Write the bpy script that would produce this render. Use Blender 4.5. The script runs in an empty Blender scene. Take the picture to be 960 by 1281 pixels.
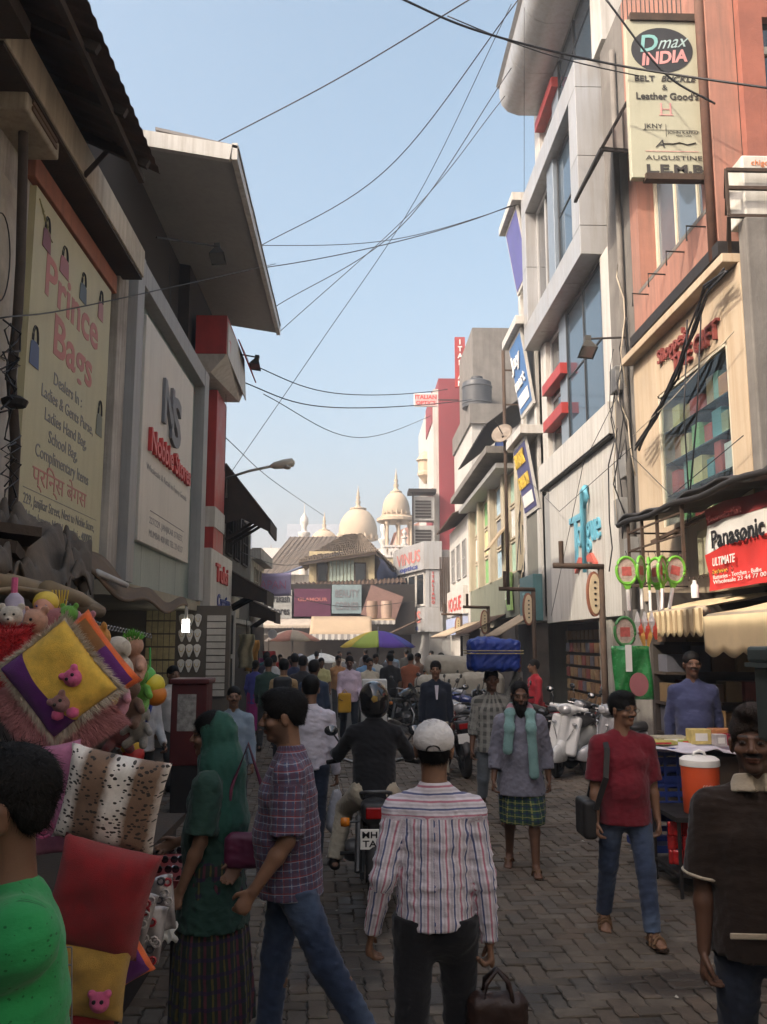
import bpy, bmesh, math, random
import numpy as np
from mathutils import Vector, Matrix
random.seed(7)
rng = np.random.default_rng(7)
S = bpy.context.scene
COL = S.collection
PI = math.pi
# ---------------------------------------------------------------- camera
FPX = 1087.0
CAM = np.array([0.0, 0.0, 2.0])
_p = math.atan(162.5 / FPX)
_t = math.atan(35 / FPX * math.cos(_p))
_fw = np.array([math.sin(_t) * math.cos(_p), math.cos(_t) * math.cos(_p), math.sin(_p)])
_rt = np.array([math.cos(_t), -math.sin(_t), 0.0])
_up = np.cross(_rt, _fw)
cd = bpy.data.cameras.new('street_camera')
cam = bpy.data.objects.new('street_camera', cd)
COL.objects.link(cam)
cd.sensor_fit = 'VERTICAL'
cd.sensor_height = 24.0
cd.lens = 24.0 * FPX / 1281.0
cd.clip_start = 0.05
cd.clip_end = 3000
cam.matrix_world = Matrix(((_rt[0], _up[0], -_fw[0], CAM[0]), (_rt[1], _up[1], -_fw[1], CAM[1]),
                           (_rt[2], _up[2], -_fw[2], CAM[2]), (0, 0, 0, 1)))
S.camera = cam
S.render.resolution_x = 767
S.render.resolution_y = 1024
# ---------------------------------------------------------------- sky, sun, exposure
SUN = Vector((-0.74, -0.50, 0.705)).normalized()
w = bpy.data.worlds.new('World')
S.world = w
w.use_nodes = True
nt = w.node_tree
bg = nt.nodes['Background']
sky = nt.nodes.new('ShaderNodeTexSky')
sky.sky_type = 'NISHITA'
sky.sun_disc = False
sky.sun_elevation = math.asin(SUN.z)
sky.sun_rotation = math.atan2(SUN.x, SUN.y)
sky.altitude = 0
sky.air_density = 1.0
sky.dust_density = 8.0
sky.ozone_density = 1.5
hs = nt.nodes.new('ShaderNodeHueSaturation')
hs.inputs['Hue'].default_value = 0.478
hs.inputs['Saturation'].default_value = 1.0
hs.inputs['Value'].default_value = 1.5
nt.links.new(sky.outputs[0], hs.inputs['Color'])
nt.links.new(hs.outputs[0], bg.inputs[0])
bg.inputs[1].default_value = 0.12
sd = bpy.data.lights.new('sun', 'SUN')
sd.energy = 2.3
sd.angle = math.radians(0.6)
sd.color = (1.0, 0.90, 0.74)
so = bpy.data.objects.new('sun', sd)
COL.objects.link(so)
so.location = (-30, -20, 40)
so.rotation_euler = SUN.to_track_quat('Z', 'Y').to_euler()
S.view_settings.view_transform = 'Standard'
S.view_settings.look = 'None'
S.view_settings.gamma = 1.0
S.view_settings.use_curve_mapping = False
S.view_settings.exposure = 1.0
S.render.engine = 'CYCLES'
S.cycles.max_bounces = 6
S.cycles.diffuse_bounces = 4
# ---------------------------------------------------------------- picking real positions
def ray(x, y):
 return _fw + _rt * (x - 480) / FPX + _up * (640.5 - y) / FPX
def aY(x, y, Y):
 d = ray(x, y)
 return CAM + d * Y / d[1]
def aX(x, y, X):
 d = ray(x, y)
 return CAM + d * X / d[0]
def aZ(x, y, Z=0.0):
 d = ray(x, y)
 return CAM + d * (Z - 2.0) / d[2]
# ---------------------------------------------------------------- materials
MATS = {}
def lin(c):
 """sRGB 0-255 -> linear"""
 return tuple(((v / 255) / 12.92 if v / 255 <= 0.04045 else ((v / 255 + 0.055) / 1.055) ** 2.4) for v in c)
def newmat(name):
 m = bpy.data.materials.new(name)
 m.use_nodes = True
 n = m.node_tree
 b = n.nodes['Principled BSDF']
 return m, n, b
def N(n, t, **kw):
 o = n.nodes.new(t)
 for k, v in kw.items():
  setattr(o, k, v)
 return o
def L(n, a, b):
 n.links.new(a, b)
def mth(n, op, a, b=None, c=None):
 o = n.nodes.new('ShaderNodeMath')
 o.operation = op
 for i, v in enumerate((a, b, c)):
  if v is None:
   continue
  if isinstance(v, (int, float)):
   o.inputs[i].default_value = v
  else:
   n.links.new(v, o.inputs[i])
 return o.outputs[0]
def mixc(n, f, a, b, mode='MIX'):
 o = n.nodes.new('ShaderNodeMix')
 o.data_type = 'RGBA'
 o.blend_type = mode
 for i, v in ((0, f), (6, a), (7, b)):
  if isinstance(v, (int, float)):
   o.inputs[i].default_value = v
  elif isinstance(v, (tuple, list)):
   o.inputs[i].default_value = tuple(v[:3]) + (1,)
  else:
   n.links.new(v, o.inputs[i])
 return o.outputs[2]
def noise(n, vec, scale, detail=5, rough=.6):
 o = N(n, 'ShaderNodeTexNoise')
 o.inputs['Scale'].default_value = scale
 o.inputs['Detail'].default_value = detail
 o.inputs['Roughness'].default_value = rough
 if vec is not None:
  L(n, vec, o.inputs['Vector'])
 return o.outputs[0]
def ramp(n, f, stops, mode='LINEAR'):
 o = N(n, 'ShaderNodeValToRGB')
 o.color_ramp.interpolation = mode
 e = o.color_ramp.elements
 while len(e) < len(stops):
  e.new(0.5)
 for q, (p, c) in zip(e, stops):
  q.position = p
  q.color = (tuple(c[:3]) if isinstance(c, (tuple, list)) else (c, c, c)) + (1,)
 L(n, f, o.inputs[0])
 return o.outputs[0]
def mapr(n, f, a, b, c, d):
 o = N(n, 'ShaderNodeMapRange')
 L(n, f, o.inputs[0])
 for i, v in enumerate((a, b, c, d)):
  o.inputs[i + 1].default_value = v
 return o.outputs[0]
def geo_pos(n):
 return N(n, 'ShaderNodeNewGeometry').outputs['Position']
def mat(name, col, rough=.75, metal=0., var=.3, scale=2.5, bump=0., bscale=60, dirt=0., dcol=(.06, .05, .04),
  streak=0., spec=.4, emis=0., randv=0., sheen=0., coat=0., colnode=None, ab=0.):
 """plain procedural material: base colour, mottling, shaped stains, fine relief"""
 if name in MATS:
  return MATS[name]
 m, n, b = newmat(name)
 MATS[name] = m
 pos = N(n, 'ShaderNodeTexCoord').outputs['Object']
 f = noise(n, pos, scale, 6, .65)
 k = mapr(n, f, .25, .75, 1 - var, 1 + var * .6)
 base = colnode(n) if colnode else None
 mul = N(n, 'ShaderNodeVectorMath', operation='SCALE')
 if base is None:
  mul.inputs[0].default_value = col[:3]
 else:
  L(n, base, mul.inputs[0])
 if randv:
  oi = N(n, 'ShaderNodeObjectInfo').outputs['Random']
  k = mth(n, 'MULTIPLY', k, mapr(n, oi, 0, 1, 1 - randv, 1 + randv))
 L(n, k, mul.inputs[3])
 c = mul.outputs[0]
 if dirt:
  f2 = noise(n, pos, scale * .45, 8, .7)
  c = mixc(n, mapr(n, f2, .48, .72, 0, dirt), c, dcol)
 if streak:
  mp = N(n, 'ShaderNodeMapping')
  mp.inputs['Scale'].default_value = (5, 5, .25)
  L(n, pos, mp.inputs[0])
  f3 = noise(n, mp.outputs[0], 1.6, 6, .7)
  c = mixc(n, mapr(n, f3, .44, .70, 0, streak), c, dcol)
 L(n, c, b.inputs['Base Color'])
 r = mapr(n, f, .3, .7, max(.02, rough - .1), min(1, rough + .1))
 L(n, r, b.inputs['Roughness'])
 b.inputs['Metallic'].default_value = metal
 b.inputs['Specular IOR Level'].default_value = spec
 if sheen:
  b.inputs['Sheen Weight'].default_value = sheen
  b.inputs['Sheen Roughness'].default_value = .6
 if coat:
  b.inputs['Coat Weight'].default_value = coat
  b.inputs['Coat Roughness'].default_value = .08
 if bump:
  bn = N(n, 'ShaderNodeBump')
  bn.inputs['Strength'].default_value = min(1, bump)
  bn.inputs['Distance'].default_value = .01
  L(n, noise(n, pos, bscale, 5, .6), bn.inputs['Height'])
  L(n, bn.outputs[0], b.inputs['Normal'])
 if emis:
  b.inputs['Emission Color'].default_value = tuple(col[:3]) + (1,)
  b.inputs['Emission Strength'].default_value = emis
 return m
def glass_mat(name, col, rough=.06, var=.2):
 """dark reflecting pane"""
 if name in MATS:
  return MATS[name]
 m = mat(name, col, rough, 0, var, 1.2, spec=.9)
 b = m.node_tree.nodes['Principled BSDF']
 b.inputs['IOR'].default_value = 1.6
 return m
# ---------------------------------------------------------------- objects
OFF = {}
def tag(o, label=None, cat=None, group=None, kind=None):
 if label:
  o['label'] = label
 if cat:
  o['category'] = cat
 if group:
  o['group'] = group
 if kind:
  o['kind'] = kind
 return o
def thing(name, label, cat, loc=(0, 0, 0), group=None, rz=0.0):
 o = bpy.data.objects.new(name, None)
 o.empty_display_size = .2
 COL.objects.link(o)
 o.location = loc
 o.rotation_euler = (0, 0, rz)
 OFF[o.name] = np.array(loc, float)
 return tag(o, label, cat, group)
def link(name, me, parent=None):
 o = bpy.data.objects.new(name, me)
 COL.objects.link(o)
 if parent is not None:
  o.parent = parent
  OFF[o.name] = OFF.get(parent.name, np.zeros(3))
 return o
def dup(o, parent=None, swap=None):
 """copy of a thing with copies of its parts and sub-parts"""
 c = o.copy()
 COL.objects.link(c)
 c.parent = parent
 if swap and o.type == 'MESH' and o.data.materials and o.data.materials[0].name in swap:
  c.data = o.data.copy()
  c.data.materials[0] = MATS[swap[o.data.materials[0].name]]
 for ch in list(o.children):
  dup(ch, c, swap)
 return c
def basis(d, hint=(0, 0, 1)):
 d = np.array(d, float)
 d = d / np.linalg.norm(d)
 h = np.array(hint, float)
 if abs(d @ h) > .95 * np.linalg.norm(h):
  h = np.array((1., 0, 0)) if abs(d[0]) < .9 else np.array((0, 1., 0))
 u = np.cross(h, d)
 u /= np.linalg.norm(u)
 return u, np.cross(d, u), d
class MB:
 def __init__(s):
  s.v, s.f = [], []
 def add(s, vs, fs):
  o = len(s.v)
  s.v.extend([tuple(map(float, q)) for q in vs])
  s.f.extend([tuple(i + o for i in q) for q in fs])
  return s
 def box(s, x0, y0, z0, x1, y1, z1):
  x0, x1 = min(x0, x1), max(x0, x1)
  y0, y1 = min(y0, y1), max(y0, y1)
  z0, z1 = min(z0, z1), max(z0, z1)
  return s.add([(x0, y0, z0), (x1, y0, z0), (x1, y1, z0), (x0, y1, z0), (x0, y0, z1), (x1, y0, z1), (x1, y1, z1), (x0, y1, z1)],
                     [(0, 3, 2, 1), (4, 5, 6, 7), (0, 1, 5, 4), (1, 2, 6, 5), (2, 3, 7, 6), (3, 0, 4, 7)])
 def obox(s, c, h, ax):
  c = np.array(c, float)
  a = [np.array(q, float) * k for q, k in zip(ax, h)]
  sg = [(-1, -1, -1), (1, -1, -1), (1, 1, -1), (-1, 1, -1), (-1, -1, 1), (1, -1, 1), (1, 1, 1), (-1, 1, 1)]
  return s.add([c + a[0] * i + a[1] * j + a[2] * k for i, j, k in sg],
                     [(0, 3, 2, 1), (4, 5, 6, 7), (0, 1, 5, 4), (1, 2, 6, 5), (2, 3, 7, 6), (3, 0, 4, 7)])
 def bar(s, a, b, w, h, hint=(0, 0, 1)):
  a, b = np.array(a, float), np.array(b, float)
  u, v, d = basis(b - a, hint)
  return s.obox((a + b) / 2, (w / 2, h / 2, np.linalg.norm(b - a) / 2), (u, v, d))
 def cyl(s, a, b, ra, rb=None, n=10, caps=True):
  rb = ra if rb is None else rb
  a, b = np.array(a, float), np.array(b, float)
  u, v, d = basis(b - a)
  vs = []
  for c, r in ((a, ra), (b, rb)):
   for i in range(n):
    t = 2 * PI * i / n
    vs.append(c + u * r * math.cos(t) + v * r * math.sin(t))
  fs = [(i, (i + 1) % n, n + (i + 1) % n, n + i) for i in range(n)]
  if caps:
   fs += [tuple(range(n - 1, -1, -1)), tuple(range(n, 2 * n))]
  return s.add(vs, fs)
 def tube(s, pts, r, n=6, rs=None):
  pts = [np.array(p, float) for p in pts]
  vs, fs = [], []
  m = len(pts)
  hint = (0, 0, 1)
  for i, p in enumerate(pts):
   d = pts[min(i + 1, m - 1)] - pts[max(i - 1, 0)]
   u, v, d = basis(d, hint)
   rr = rs[i] if rs else r
   for k in range(n):
    t = 2 * PI * k / n
    vs.append(p + u * rr * math.cos(t) + v * rr * math.sin(t))
  for i in range(m - 1):
   for k in range(n):
    fs.append((i * n + k, i * n + (k + 1) % n, (i + 1) * n + (k + 1) % n, (i + 1) * n + k))
  fs += [tuple(range(n - 1, -1, -1)), tuple(range((m - 1) * n, m * n))]
  return s.add(vs, fs)
 def lathe(s, prof, c=(0, 0, 0), n=20, ax=((1, 0, 0), (0, 1, 0), (0, 0, 1))):
  c = np.array(c, float)
  ax = [np.array(a, float) for a in ax]
  vs, fs = [], []
  for r, z in prof:
   for k in range(n):
    t = 2 * PI * k / n
    vs.append(c + ax[0] * r * math.cos(t) + ax[1] * r * math.sin(t) + ax[2] * z)
  m = len(prof)
  for i in range(m - 1):
   for k in range(n):
    fs.append((i * n + k, i * n + (k + 1) % n, (i + 1) * n + (k + 1) % n, (i + 1) * n + k))
  fs += [tuple(range(n - 1, -1, -1)), tuple(range((m - 1) * n, m * n))]
  return s.add(vs, fs)
 def prism(s, pts, off):
  pts = [np.array(p, float) for p in pts]
  off = np.array(off, float)
  n = len(pts)
  return s.add(pts + [p + off for p in pts],
                     [tuple(range(n - 1, -1, -1)), tuple(range(n, 2 * n))] + [(i, (i + 1) % n, n + (i + 1) % n, n + i) for i in range(n)])
 def grid(s, fn, nu, nv, thick=None):
  vs = [fn(i / nu, j / nv) for j in range(nv + 1) for i in range(nu + 1)]
  w1 = nu + 1
  fs = [(j * w1 + i, j * w1 + i + 1, (j + 1) * w1 + i + 1, (j + 1) * w1 + i) for j in range(nv) for i in range(nu)]
  return s.add(vs, fs)
 def build(s, name, m, parent=None, smooth=False, bevel=0., solid=0., local=False, angle=None):
  v = np.array(s.v, float).reshape(-1, 3)
  if parent is not None and not local:
   v = v - OFF.get(parent.name, 0)
  me = bpy.data.meshes.new(name)
  me.from_pydata(v.tolist(), [], s.f)
  bm = bmesh.new()
  bm.from_mesh(me)
  bmesh.ops.recalc_face_normals(bm, faces=bm.faces)
  bm.to_mesh(me)
  bm.free()
  if m is not None:
   me.materials.append(m)
  if smooth:
   me.shade_smooth()
   if angle:
    me.set_sharp_from_angle(angle=math.radians(angle))
  o = link(name, me, parent)
  if solid:
   q = o.modifiers.new('thickness', 'SOLIDIFY')
   q.thickness = solid
   q.offset = 0
  if bevel:
   q = o.modifiers.new('bevel', 'BEVEL')
   q.width = bevel
   q.segments = 2
   q.limit_method = 'ANGLE'
  return o
def text(s, m, parent, org, ux, uy, size, width=None, ext=.003, bold=0., shear=0., align='CENTER', name='lettering', sx=1., maxw=None, local=False, label=None):
 cu = bpy.data.curves.new('txt', 'FONT')
 cu.body = s
 cu.align_x = align
 cu.size = 1.0
 cu.offset = bold
 cu.shear = shear
 cu.resolution_u = 3
 to = bpy.data.objects.new('txt', cu)
 COL.objects.link(to)
 bpy.context.view_layer.update()
 me = bpy.data.meshes.new_from_object(to.evaluated_get(bpy.context.evaluated_depsgraph_get()))
 bpy.data.objects.remove(to)
 bpy.data.curves.remove(cu)
 n = len(me.vertices)
 co = np.zeros(n * 3)
 me.vertices.foreach_get('co', co)
 co = co.reshape(-1, 3)
 w0 = co[:, 0].max() - co[:, 0].min() if n else 1
 kx = size * sx
 if width:
  kx = width / w0
 if maxw and kx * w0 > maxw:
  kx = maxw / w0
 ux, uy, org = np.array(ux, float), np.array(uy, float), np.array(org, float)
 nz = np.cross(ux, uy)
 P = org + np.outer(co[:, 0] * kx, ux) + np.outer(co[:, 1] * size, uy)
 if ext > .0:
  bm = bmesh.new()
  for q in P:
   bm.verts.new(q)
  bm.verts.ensure_lookup_table()
  for f in me.polygons:
   try:
    bm.faces.new([bm.verts[i] for i in f.vertices])
   except ValueError:
    pass
  g = bmesh.ops.extrude_face_region(bm, geom=list(bm.faces))
  vs = [e for e in g['geom'] if isinstance(e, bmesh.types.BMVert)]
  bmesh.ops.translate(bm, verts=vs, vec=Vector(nz * ext))
  bmesh.ops.recalc_face_normals(bm, faces=bm.faces)
  if parent is not None and not local:
   bmesh.ops.translate(bm, verts=bm.verts, vec=Vector(-OFF.get(parent.name, np.zeros(3))))
  bm.to_mesh(me)
  bm.free()
 me.materials.clear()
 me.materials.append(m)
 me.name = name
 o = link(name, me, parent)
 if label:
  o['label'] = label
 return o
# ---------------------------------------------------------------- signed-distance fields (bodies, clothes, plush, bundles)
class Field:
 def __init__(s, x, y, z):
  s.x, s.y, s.z = (np.asarray(q, np.float32) for q in (x, y, z))
  s.d = np.full((len(x), len(y), len(z)), .15, np.float32)
 def blk(s, lo, hi):
  r, g = [], []
  for i, a in enumerate((s.x, s.y, s.z)):
   i0, i1 = np.searchsorted(a, lo[i]), np.searchsorted(a, hi[i], 'right')
   r.append(slice(i0, max(i1, i0)))
   sh = [1, 1, 1]
   sh[i] = -1
   g.append(a[i0:max(i1, i0)].reshape(sh))
  return tuple(r), g
 def put(s, sl, d, k=.02, op='u'):
  o = s.d[sl]
  if o.size == 0:
   return
  if op == 'u':
   h = np.clip(.5 + .5 * (o - d) / k, 0, 1)
   s.d[sl] = o + (d - o) * h - k * h * (1 - h)
  elif op == 's':
   d = -d
   h = np.clip(.5 - .5 * (o - d) / k, 0, 1)
   s.d[sl] = o + (d - o) * h + k * h * (1 - h)
  else:
   s.d[sl] = np.maximum(o, d)
 def cone(s, a, b, ra, rb, k=.02, e=1., xd=None, flat=0, op='u'):
  """tapered limb; e = depth/width ratio across xd; flat = cut the far end square (1), both (2)"""
  a, b = np.asarray(a, float), np.asarray(b, float)
  m = max(ra, rb) * max(1, e) + .06
  sl, (X, Y, Z) = s.blk(np.minimum(a, b) - m, np.maximum(a, b) + m)
  ba = b - a
  L2 = max(ba @ ba, 1e-9)
  px, py, pz = X - a[0], Y - a[1], Z - a[2]
  t0 = (px * ba[0] + py * ba[1] + pz * ba[2]) / L2
  t = np.clip(t0, 0, 1)
  qx, qy, qz = px - t * ba[0], py - t * ba[1], pz - t * ba[2]
  if e != 1.:
   x = np.asarray(xd, float)
   dn = ba / math.sqrt(L2)
   x = x - dn * (x @ dn)
   x /= np.linalg.norm(x)
   yv = np.cross(dn, x)
   q = (qx * yv[0] + qy * yv[1] + qz * yv[2])
   f = (1 / e - 1) * q
   qx, qy, qz = qx + yv[0] * f, qy + yv[1] * f, qz + yv[2] * f
   d = (np.sqrt(qx * qx + qy * qy + qz * qz) - (ra + t * (rb - ra))) * min(1, e) ** .5
  else:
   d = np.sqrt(qx * qx + qy * qy + qz * qz) - (ra + t * (rb - ra))
  if flat:
   ln = math.sqrt(L2)
   d = np.maximum(d, (t0 - 1) * ln)
   if flat == 2:
    d = np.maximum(d, -t0 * ln)
  s.put(sl, d.astype(np.float32), k, op)
 def ell(s, c, r, R=None, k=.02, op='u'):
  c, r = np.asarray(c, float), np.asarray(r, float)
  m = r.max() + .06
  sl, (X, Y, Z) = s.blk(c - m, c + m)
  x, y, z = X - c[0], Y - c[1], Z - c[2]
  if R is not None:
   x, y, z = (x * R[0, i] + y * R[1, i] + z * R[2, i] for i in range(3))
  k0 = np.sqrt((x / r[0]) ** 2 + (y / r[1]) ** 2 + (z / r[2]) ** 2)
  k1 = np.sqrt((x / r[0] ** 2) ** 2 + (y / r[1] ** 2) ** 2 + (z / r[2] ** 2) ** 2) + 1e-6
  s.put(sl, (k0 * (k0 - 1) / k1).astype(np.float32), k, op)
 def box(s, c, h, R=None, rnd=.01, k=.01, op='u'):
  c, h = np.asarray(c, float), np.asarray(h, float)
  m = np.linalg.norm(h) + .05
  sl, (X, Y, Z) = s.blk(c - m, c + m)
  x, y, z = X - c[0], Y - c[1], Z - c[2]
  if R is not None:
   x, y, z = (x * R[0, i] + y * R[1, i] + z * R[2, i] for i in range(3))
  q = [np.abs(a) - b + rnd for a, b in zip((x, y, z), h)]
  o = np.sqrt(sum(np.maximum(a, 0) ** 2 for a in q)) + np.minimum(np.maximum(np.maximum(q[0], q[1]), q[2]), 0) - rnd
  s.put(sl, o.astype(np.float32), k, op)
 def cutz(s, z, above=False):
  Z = s.z.reshape(1, 1, -1)
  s.d = np.maximum(s.d, (Z - z) if above else (z - Z)).astype(np.float32)
 def ripple(s, amp, seed=0, lam=(.05, .14), n=7, vert=1.6, base=None):
  r = np.random.default_rng(seed)
  I = np.argwhere(np.abs(s.d) < .04)
  if not len(I):
   return
  P = np.stack([s.x[I[:, 0]], s.y[I[:, 1]], s.z[I[:, 2]]], 1)
  o = np.zeros(len(I), np.float32)
  w = P.copy()
  for q in range(n):
   d = r.normal(size=3)
   d[2] *= vert
   d /= np.linalg.norm(d)
   lm = r.uniform(*lam)
   ph = r.uniform(0, 6.28)
   v = np.sin(w @ d * (2 * PI / lm) + ph)
   o += (1 - np.abs(v)) ** 1.5 - .35
   w = w + d[None] * (np.sin(P @ r.normal(size=3) * 14 + ph) * .012)[:, None]
  s.d[I[:, 0], I[:, 1], I[:, 2]] -= (amp * o / math.sqrt(n)).astype(np.float32)
 def mesh(s):
  d = s.d
  d[0], d[-1], d[:, 0], d[:, -1], d[:, :, 0], d[:, :, -1] = .1, .1, .1, .1, .1, .1
  ins = d < 0
  c = np.zeros(tuple(q - 1 for q in d.shape), np.int8)
  for i in (0, 1):
   for j in (0, 1):
    for k in (0, 1):
     c += ins[i:ins.shape[0] - 1 + i, j:ins.shape[1] - 1 + j, k:ins.shape[2] - 1 + k]
  act = (c > 0) & (c < 8)
  I, J, K = np.nonzero(act)
  n = len(I)
  acc = np.zeros((n, 3))
  cnt = np.zeros(n)
  ax = (s.x, s.y, s.z)
  cor = [(i, j, k) for i in (0, 1) for j in (0, 1) for k in (0, 1)]
  for a in cor:
   for q in range(3):
    if a[q] == 0:
     b = list(a)
     b[q] = 1
     da = d[I + a[0], J + a[1], K + a[2]]
     db = d[I + b[0], J + b[1], K + b[2]]
     m = (da < 0) != (db < 0)
     t = np.where(m, da / np.where(m, da - db, 1), 0)
     for u, ix in enumerate((I, J, K)):
      pa, pb = ax[u][ix + a[u]], ax[u][ix + b[u]]
      acc[:, u] += np.where(m, pa + t * (pb - pa), 0)
     cnt += m
  V = acc / np.maximum(cnt, 1)[:, None]
  vid = np.full(act.shape, -1, np.int64)
  vid[act] = np.arange(n)
  Fs = []
  for q in range(3):
   sa = [slice(None)] * 3
   sb = [slice(None)] * 3
   sa[q], sb[q] = slice(0, -1), slice(1, None)
   A, B = ins[tuple(sa)], ins[tuple(sb)]
   E = np.argwhere(A != B)
   if not len(E):
    continue
   fl = A[E[:, 0], E[:, 1], E[:, 2]]
   u, v = (q + 1) % 3, (q + 2) % 3
   ids = []
   for du, dv in ((-1, -1), (0, -1), (0, 0), (-1, 0)):
    T = E.copy()
    T[:, u] += du
    T[:, v] += dv
    ids.append(vid[T[:, 0], T[:, 1], T[:, 2]])
   Q = np.stack(ids, 1)
   Q[~fl] = Q[~fl][:, ::-1]
   Fs.append(Q)
  return V, np.concatenate(Fs) if Fs else np.zeros((0, 4), int)
def axis(lo, hi, h, fine=None, hf=None):
 if fine is None:
  return np.arange(lo, hi + h, h)
 a = np.arange(lo, fine[0], h)
 b = np.arange(fine[0], fine[1], hf)
 c = np.arange(fine[1], hi + h, h)
 return np.concatenate([a, b, c])
def fastmesh(name, V, Q, m, parent=None, cols=None, pat=None):
 me = bpy.data.meshes.new(name)
 me.vertices.add(len(V))
 me.vertices.foreach_set('co', np.asarray(V, np.float32).ravel())
 me.loops.add(len(Q) * 4)
 me.loops.foreach_set('vertex_index', np.asarray(Q, np.int32).ravel())
 me.polygons.add(len(Q))
 me.polygons.foreach_set('loop_start', np.arange(0, len(Q) * 4, 4, dtype=np.int32))
 me.update(calc_edges=True)
 me.shade_smooth()
 if cols is not None:
  a = me.color_attributes.new('Col', 'FLOAT_COLOR', 'POINT')
  a.data.foreach_set('color', np.concatenate([cols, np.ones((len(cols), 1))], 1).astype(np.float32).ravel())
 if pat is not None:
  a = me.attributes.new('pat', 'FLOAT_VECTOR', 'POINT')
  a.data.foreach_set('vector', np.asarray(pat, np.float32).ravel())
 if m is not None:
  me.materials.append(m)
 return link(name, me, parent)
def rotm(yaw=0, pitch=0, roll=0):
 return np.array(Matrix.Rotation(yaw, 3, 'Z') @ Matrix.Rotation(pitch, 3, 'X') @ Matrix.Rotation(roll, 3, 'Y'))
def unit(v):
 v = np.asarray(v, float)
 return v / np.linalg.norm(v)
# ---------------------------------------------------------------- people
def attr_mat(name, rough=.55, bump=.15, bscale=90, spec=.4, var=.15):
 if name in MATS:
  return MATS[name]
 m, n, b = newmat(name)
 MATS[name] = m
 a = N(n, 'ShaderNodeAttribute', attribute_name='Col')
 pos = N(n, 'ShaderNodeTexCoord').outputs['Object']
 k = mapr(n, noise(n, pos, 14, 5), .25, .75, 1 - var, 1 + var)
 mu = N(n, 'ShaderNodeVectorMath', operation='SCALE')
 L(n, a.outputs['Color'], mu.inputs[0])
 L(n, k, mu.inputs[3])
 L(n, mu.outputs[0], b.inputs['Base Color'])
 b.inputs['Roughness'].default_value = rough
 b.inputs['Specular IOR Level'].default_value = spec
 b.inputs['Subsurface Weight'].default_value = 0.0
 bn = N(n, 'ShaderNodeBump')
 bn.inputs['Strength'].default_value = bump
 bn.inputs['Distance'].default_value = .004
 L(n, noise(n, pos, bscale, 4), bn.inputs['Height'])
 L(n, bn.outputs[0], b.inputs['Normal'])
 return m
def cloth(name, base, us=(), vs=(), rough=.9, var=.22, bump=.35, spots=None, fade=None, weave=900, zfade=None):
 """woven cloth; us / vs = stripes (period, offset, width, colour, strength) around / along the garment"""
 if name in MATS:
  return MATS[name]
 m, n, b = newmat(name)
 MATS[name] = m
 a = N(n, 'ShaderNodeAttribute', attribute_name='pat')
 sp = N(n, 'ShaderNodeSeparateXYZ')
 L(n, a.outputs['Vector'], sp.inputs[0])
 pos = N(n, 'ShaderNodeTexCoord').outputs['Object']
 wob = mth(n, 'MULTIPLY', mth(n, 'SUBTRACT', noise(n, pos, 7, 3), .5), .012)
 c = tuple(base)
 for ax, lst in ((0, us), (1, vs)):
  co = mth(n, 'ADD', sp.outputs[ax], wob)
  for per, off, wd, col, al in lst:
   fr = mth(n, 'FRACT', mth(n, 'ADD', mth(n, 'DIVIDE', co, per), off + 50))
   msk = mth(n, 'MULTIPLY', mth(n, 'LESS_THAN', fr, wd / per), al)
   c = mixc(n, msk, c, col)
 if isinstance(c, tuple):
  rgb = N(n, 'ShaderNodeRGB')
  rgb.outputs[0].default_value = c + (1,)
  c = rgb.outputs[0]
 if spots:
  vo = N(n, 'ShaderNodeTexVoronoi')
  vo.inputs['Scale'].default_value = spots[0]
  L(n, a.outputs['Vector'], vo.inputs['Vector'])
  c = mixc(n, mth(n, 'MULTIPLY', mth(n, 'LESS_THAN', vo.outputs['Distance'], spots[1]), spots[3]), c, spots[2])
 if fade:
  ff = noise(n, pos, fade[0], 3, .5)
  c = mixc(n, mapr(n, ff, .48, .68, 0, fade[2]), c, fade[1])
 k = mapr(n, noise(n, pos, 9, 6, .65), .25, .75, 1 - var, 1 + var * .7)
 mu = N(n, 'ShaderNodeVectorMath', operation='SCALE')
 L(n, c, mu.inputs[0])
 L(n, k, mu.inputs[3])
 L(n, mu.outputs[0], b.inputs['Base Color'])
 b.inputs['Roughness'].default_value = rough
 b.inputs['Specular IOR Level'].default_value = .2
 b.inputs['Sheen Weight'].default_value = .15
 bn = N(n, 'ShaderNodeBump')
 bn.inputs['Strength'].default_value = bump
 bn.inputs['Distance'].default_value = .012
 mp = N(n, 'ShaderNodeMapping')
 mp.inputs['Scale'].default_value = (1, 1, 2.2)
 L(n, pos, mp.inputs[0])
 h = mth(n, 'ADD', noise(n, mp.outputs[0], 16, 4, .55), mth(n, 'MULTIPLY', noise(n, pos, 160, 2), .06))
 L(n, h, bn.inputs['Height'])
 L(n, bn.outputs[0], b.inputs['Normal'])
 return m
HAIR = mat('black_hair', (.006, .005, .0045), .62, var=.5, scale=30, bump=.3, bscale=220, spec=.18)
SKINM = attr_mat('skin', rough=.5)
BROWN = (.20, .105, .062)
DARK = (.125, .062, .037)
DENIM = dict(base=(.030, .045, .085), fade=(3.0, (.13, .18, .27), .55))
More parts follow.
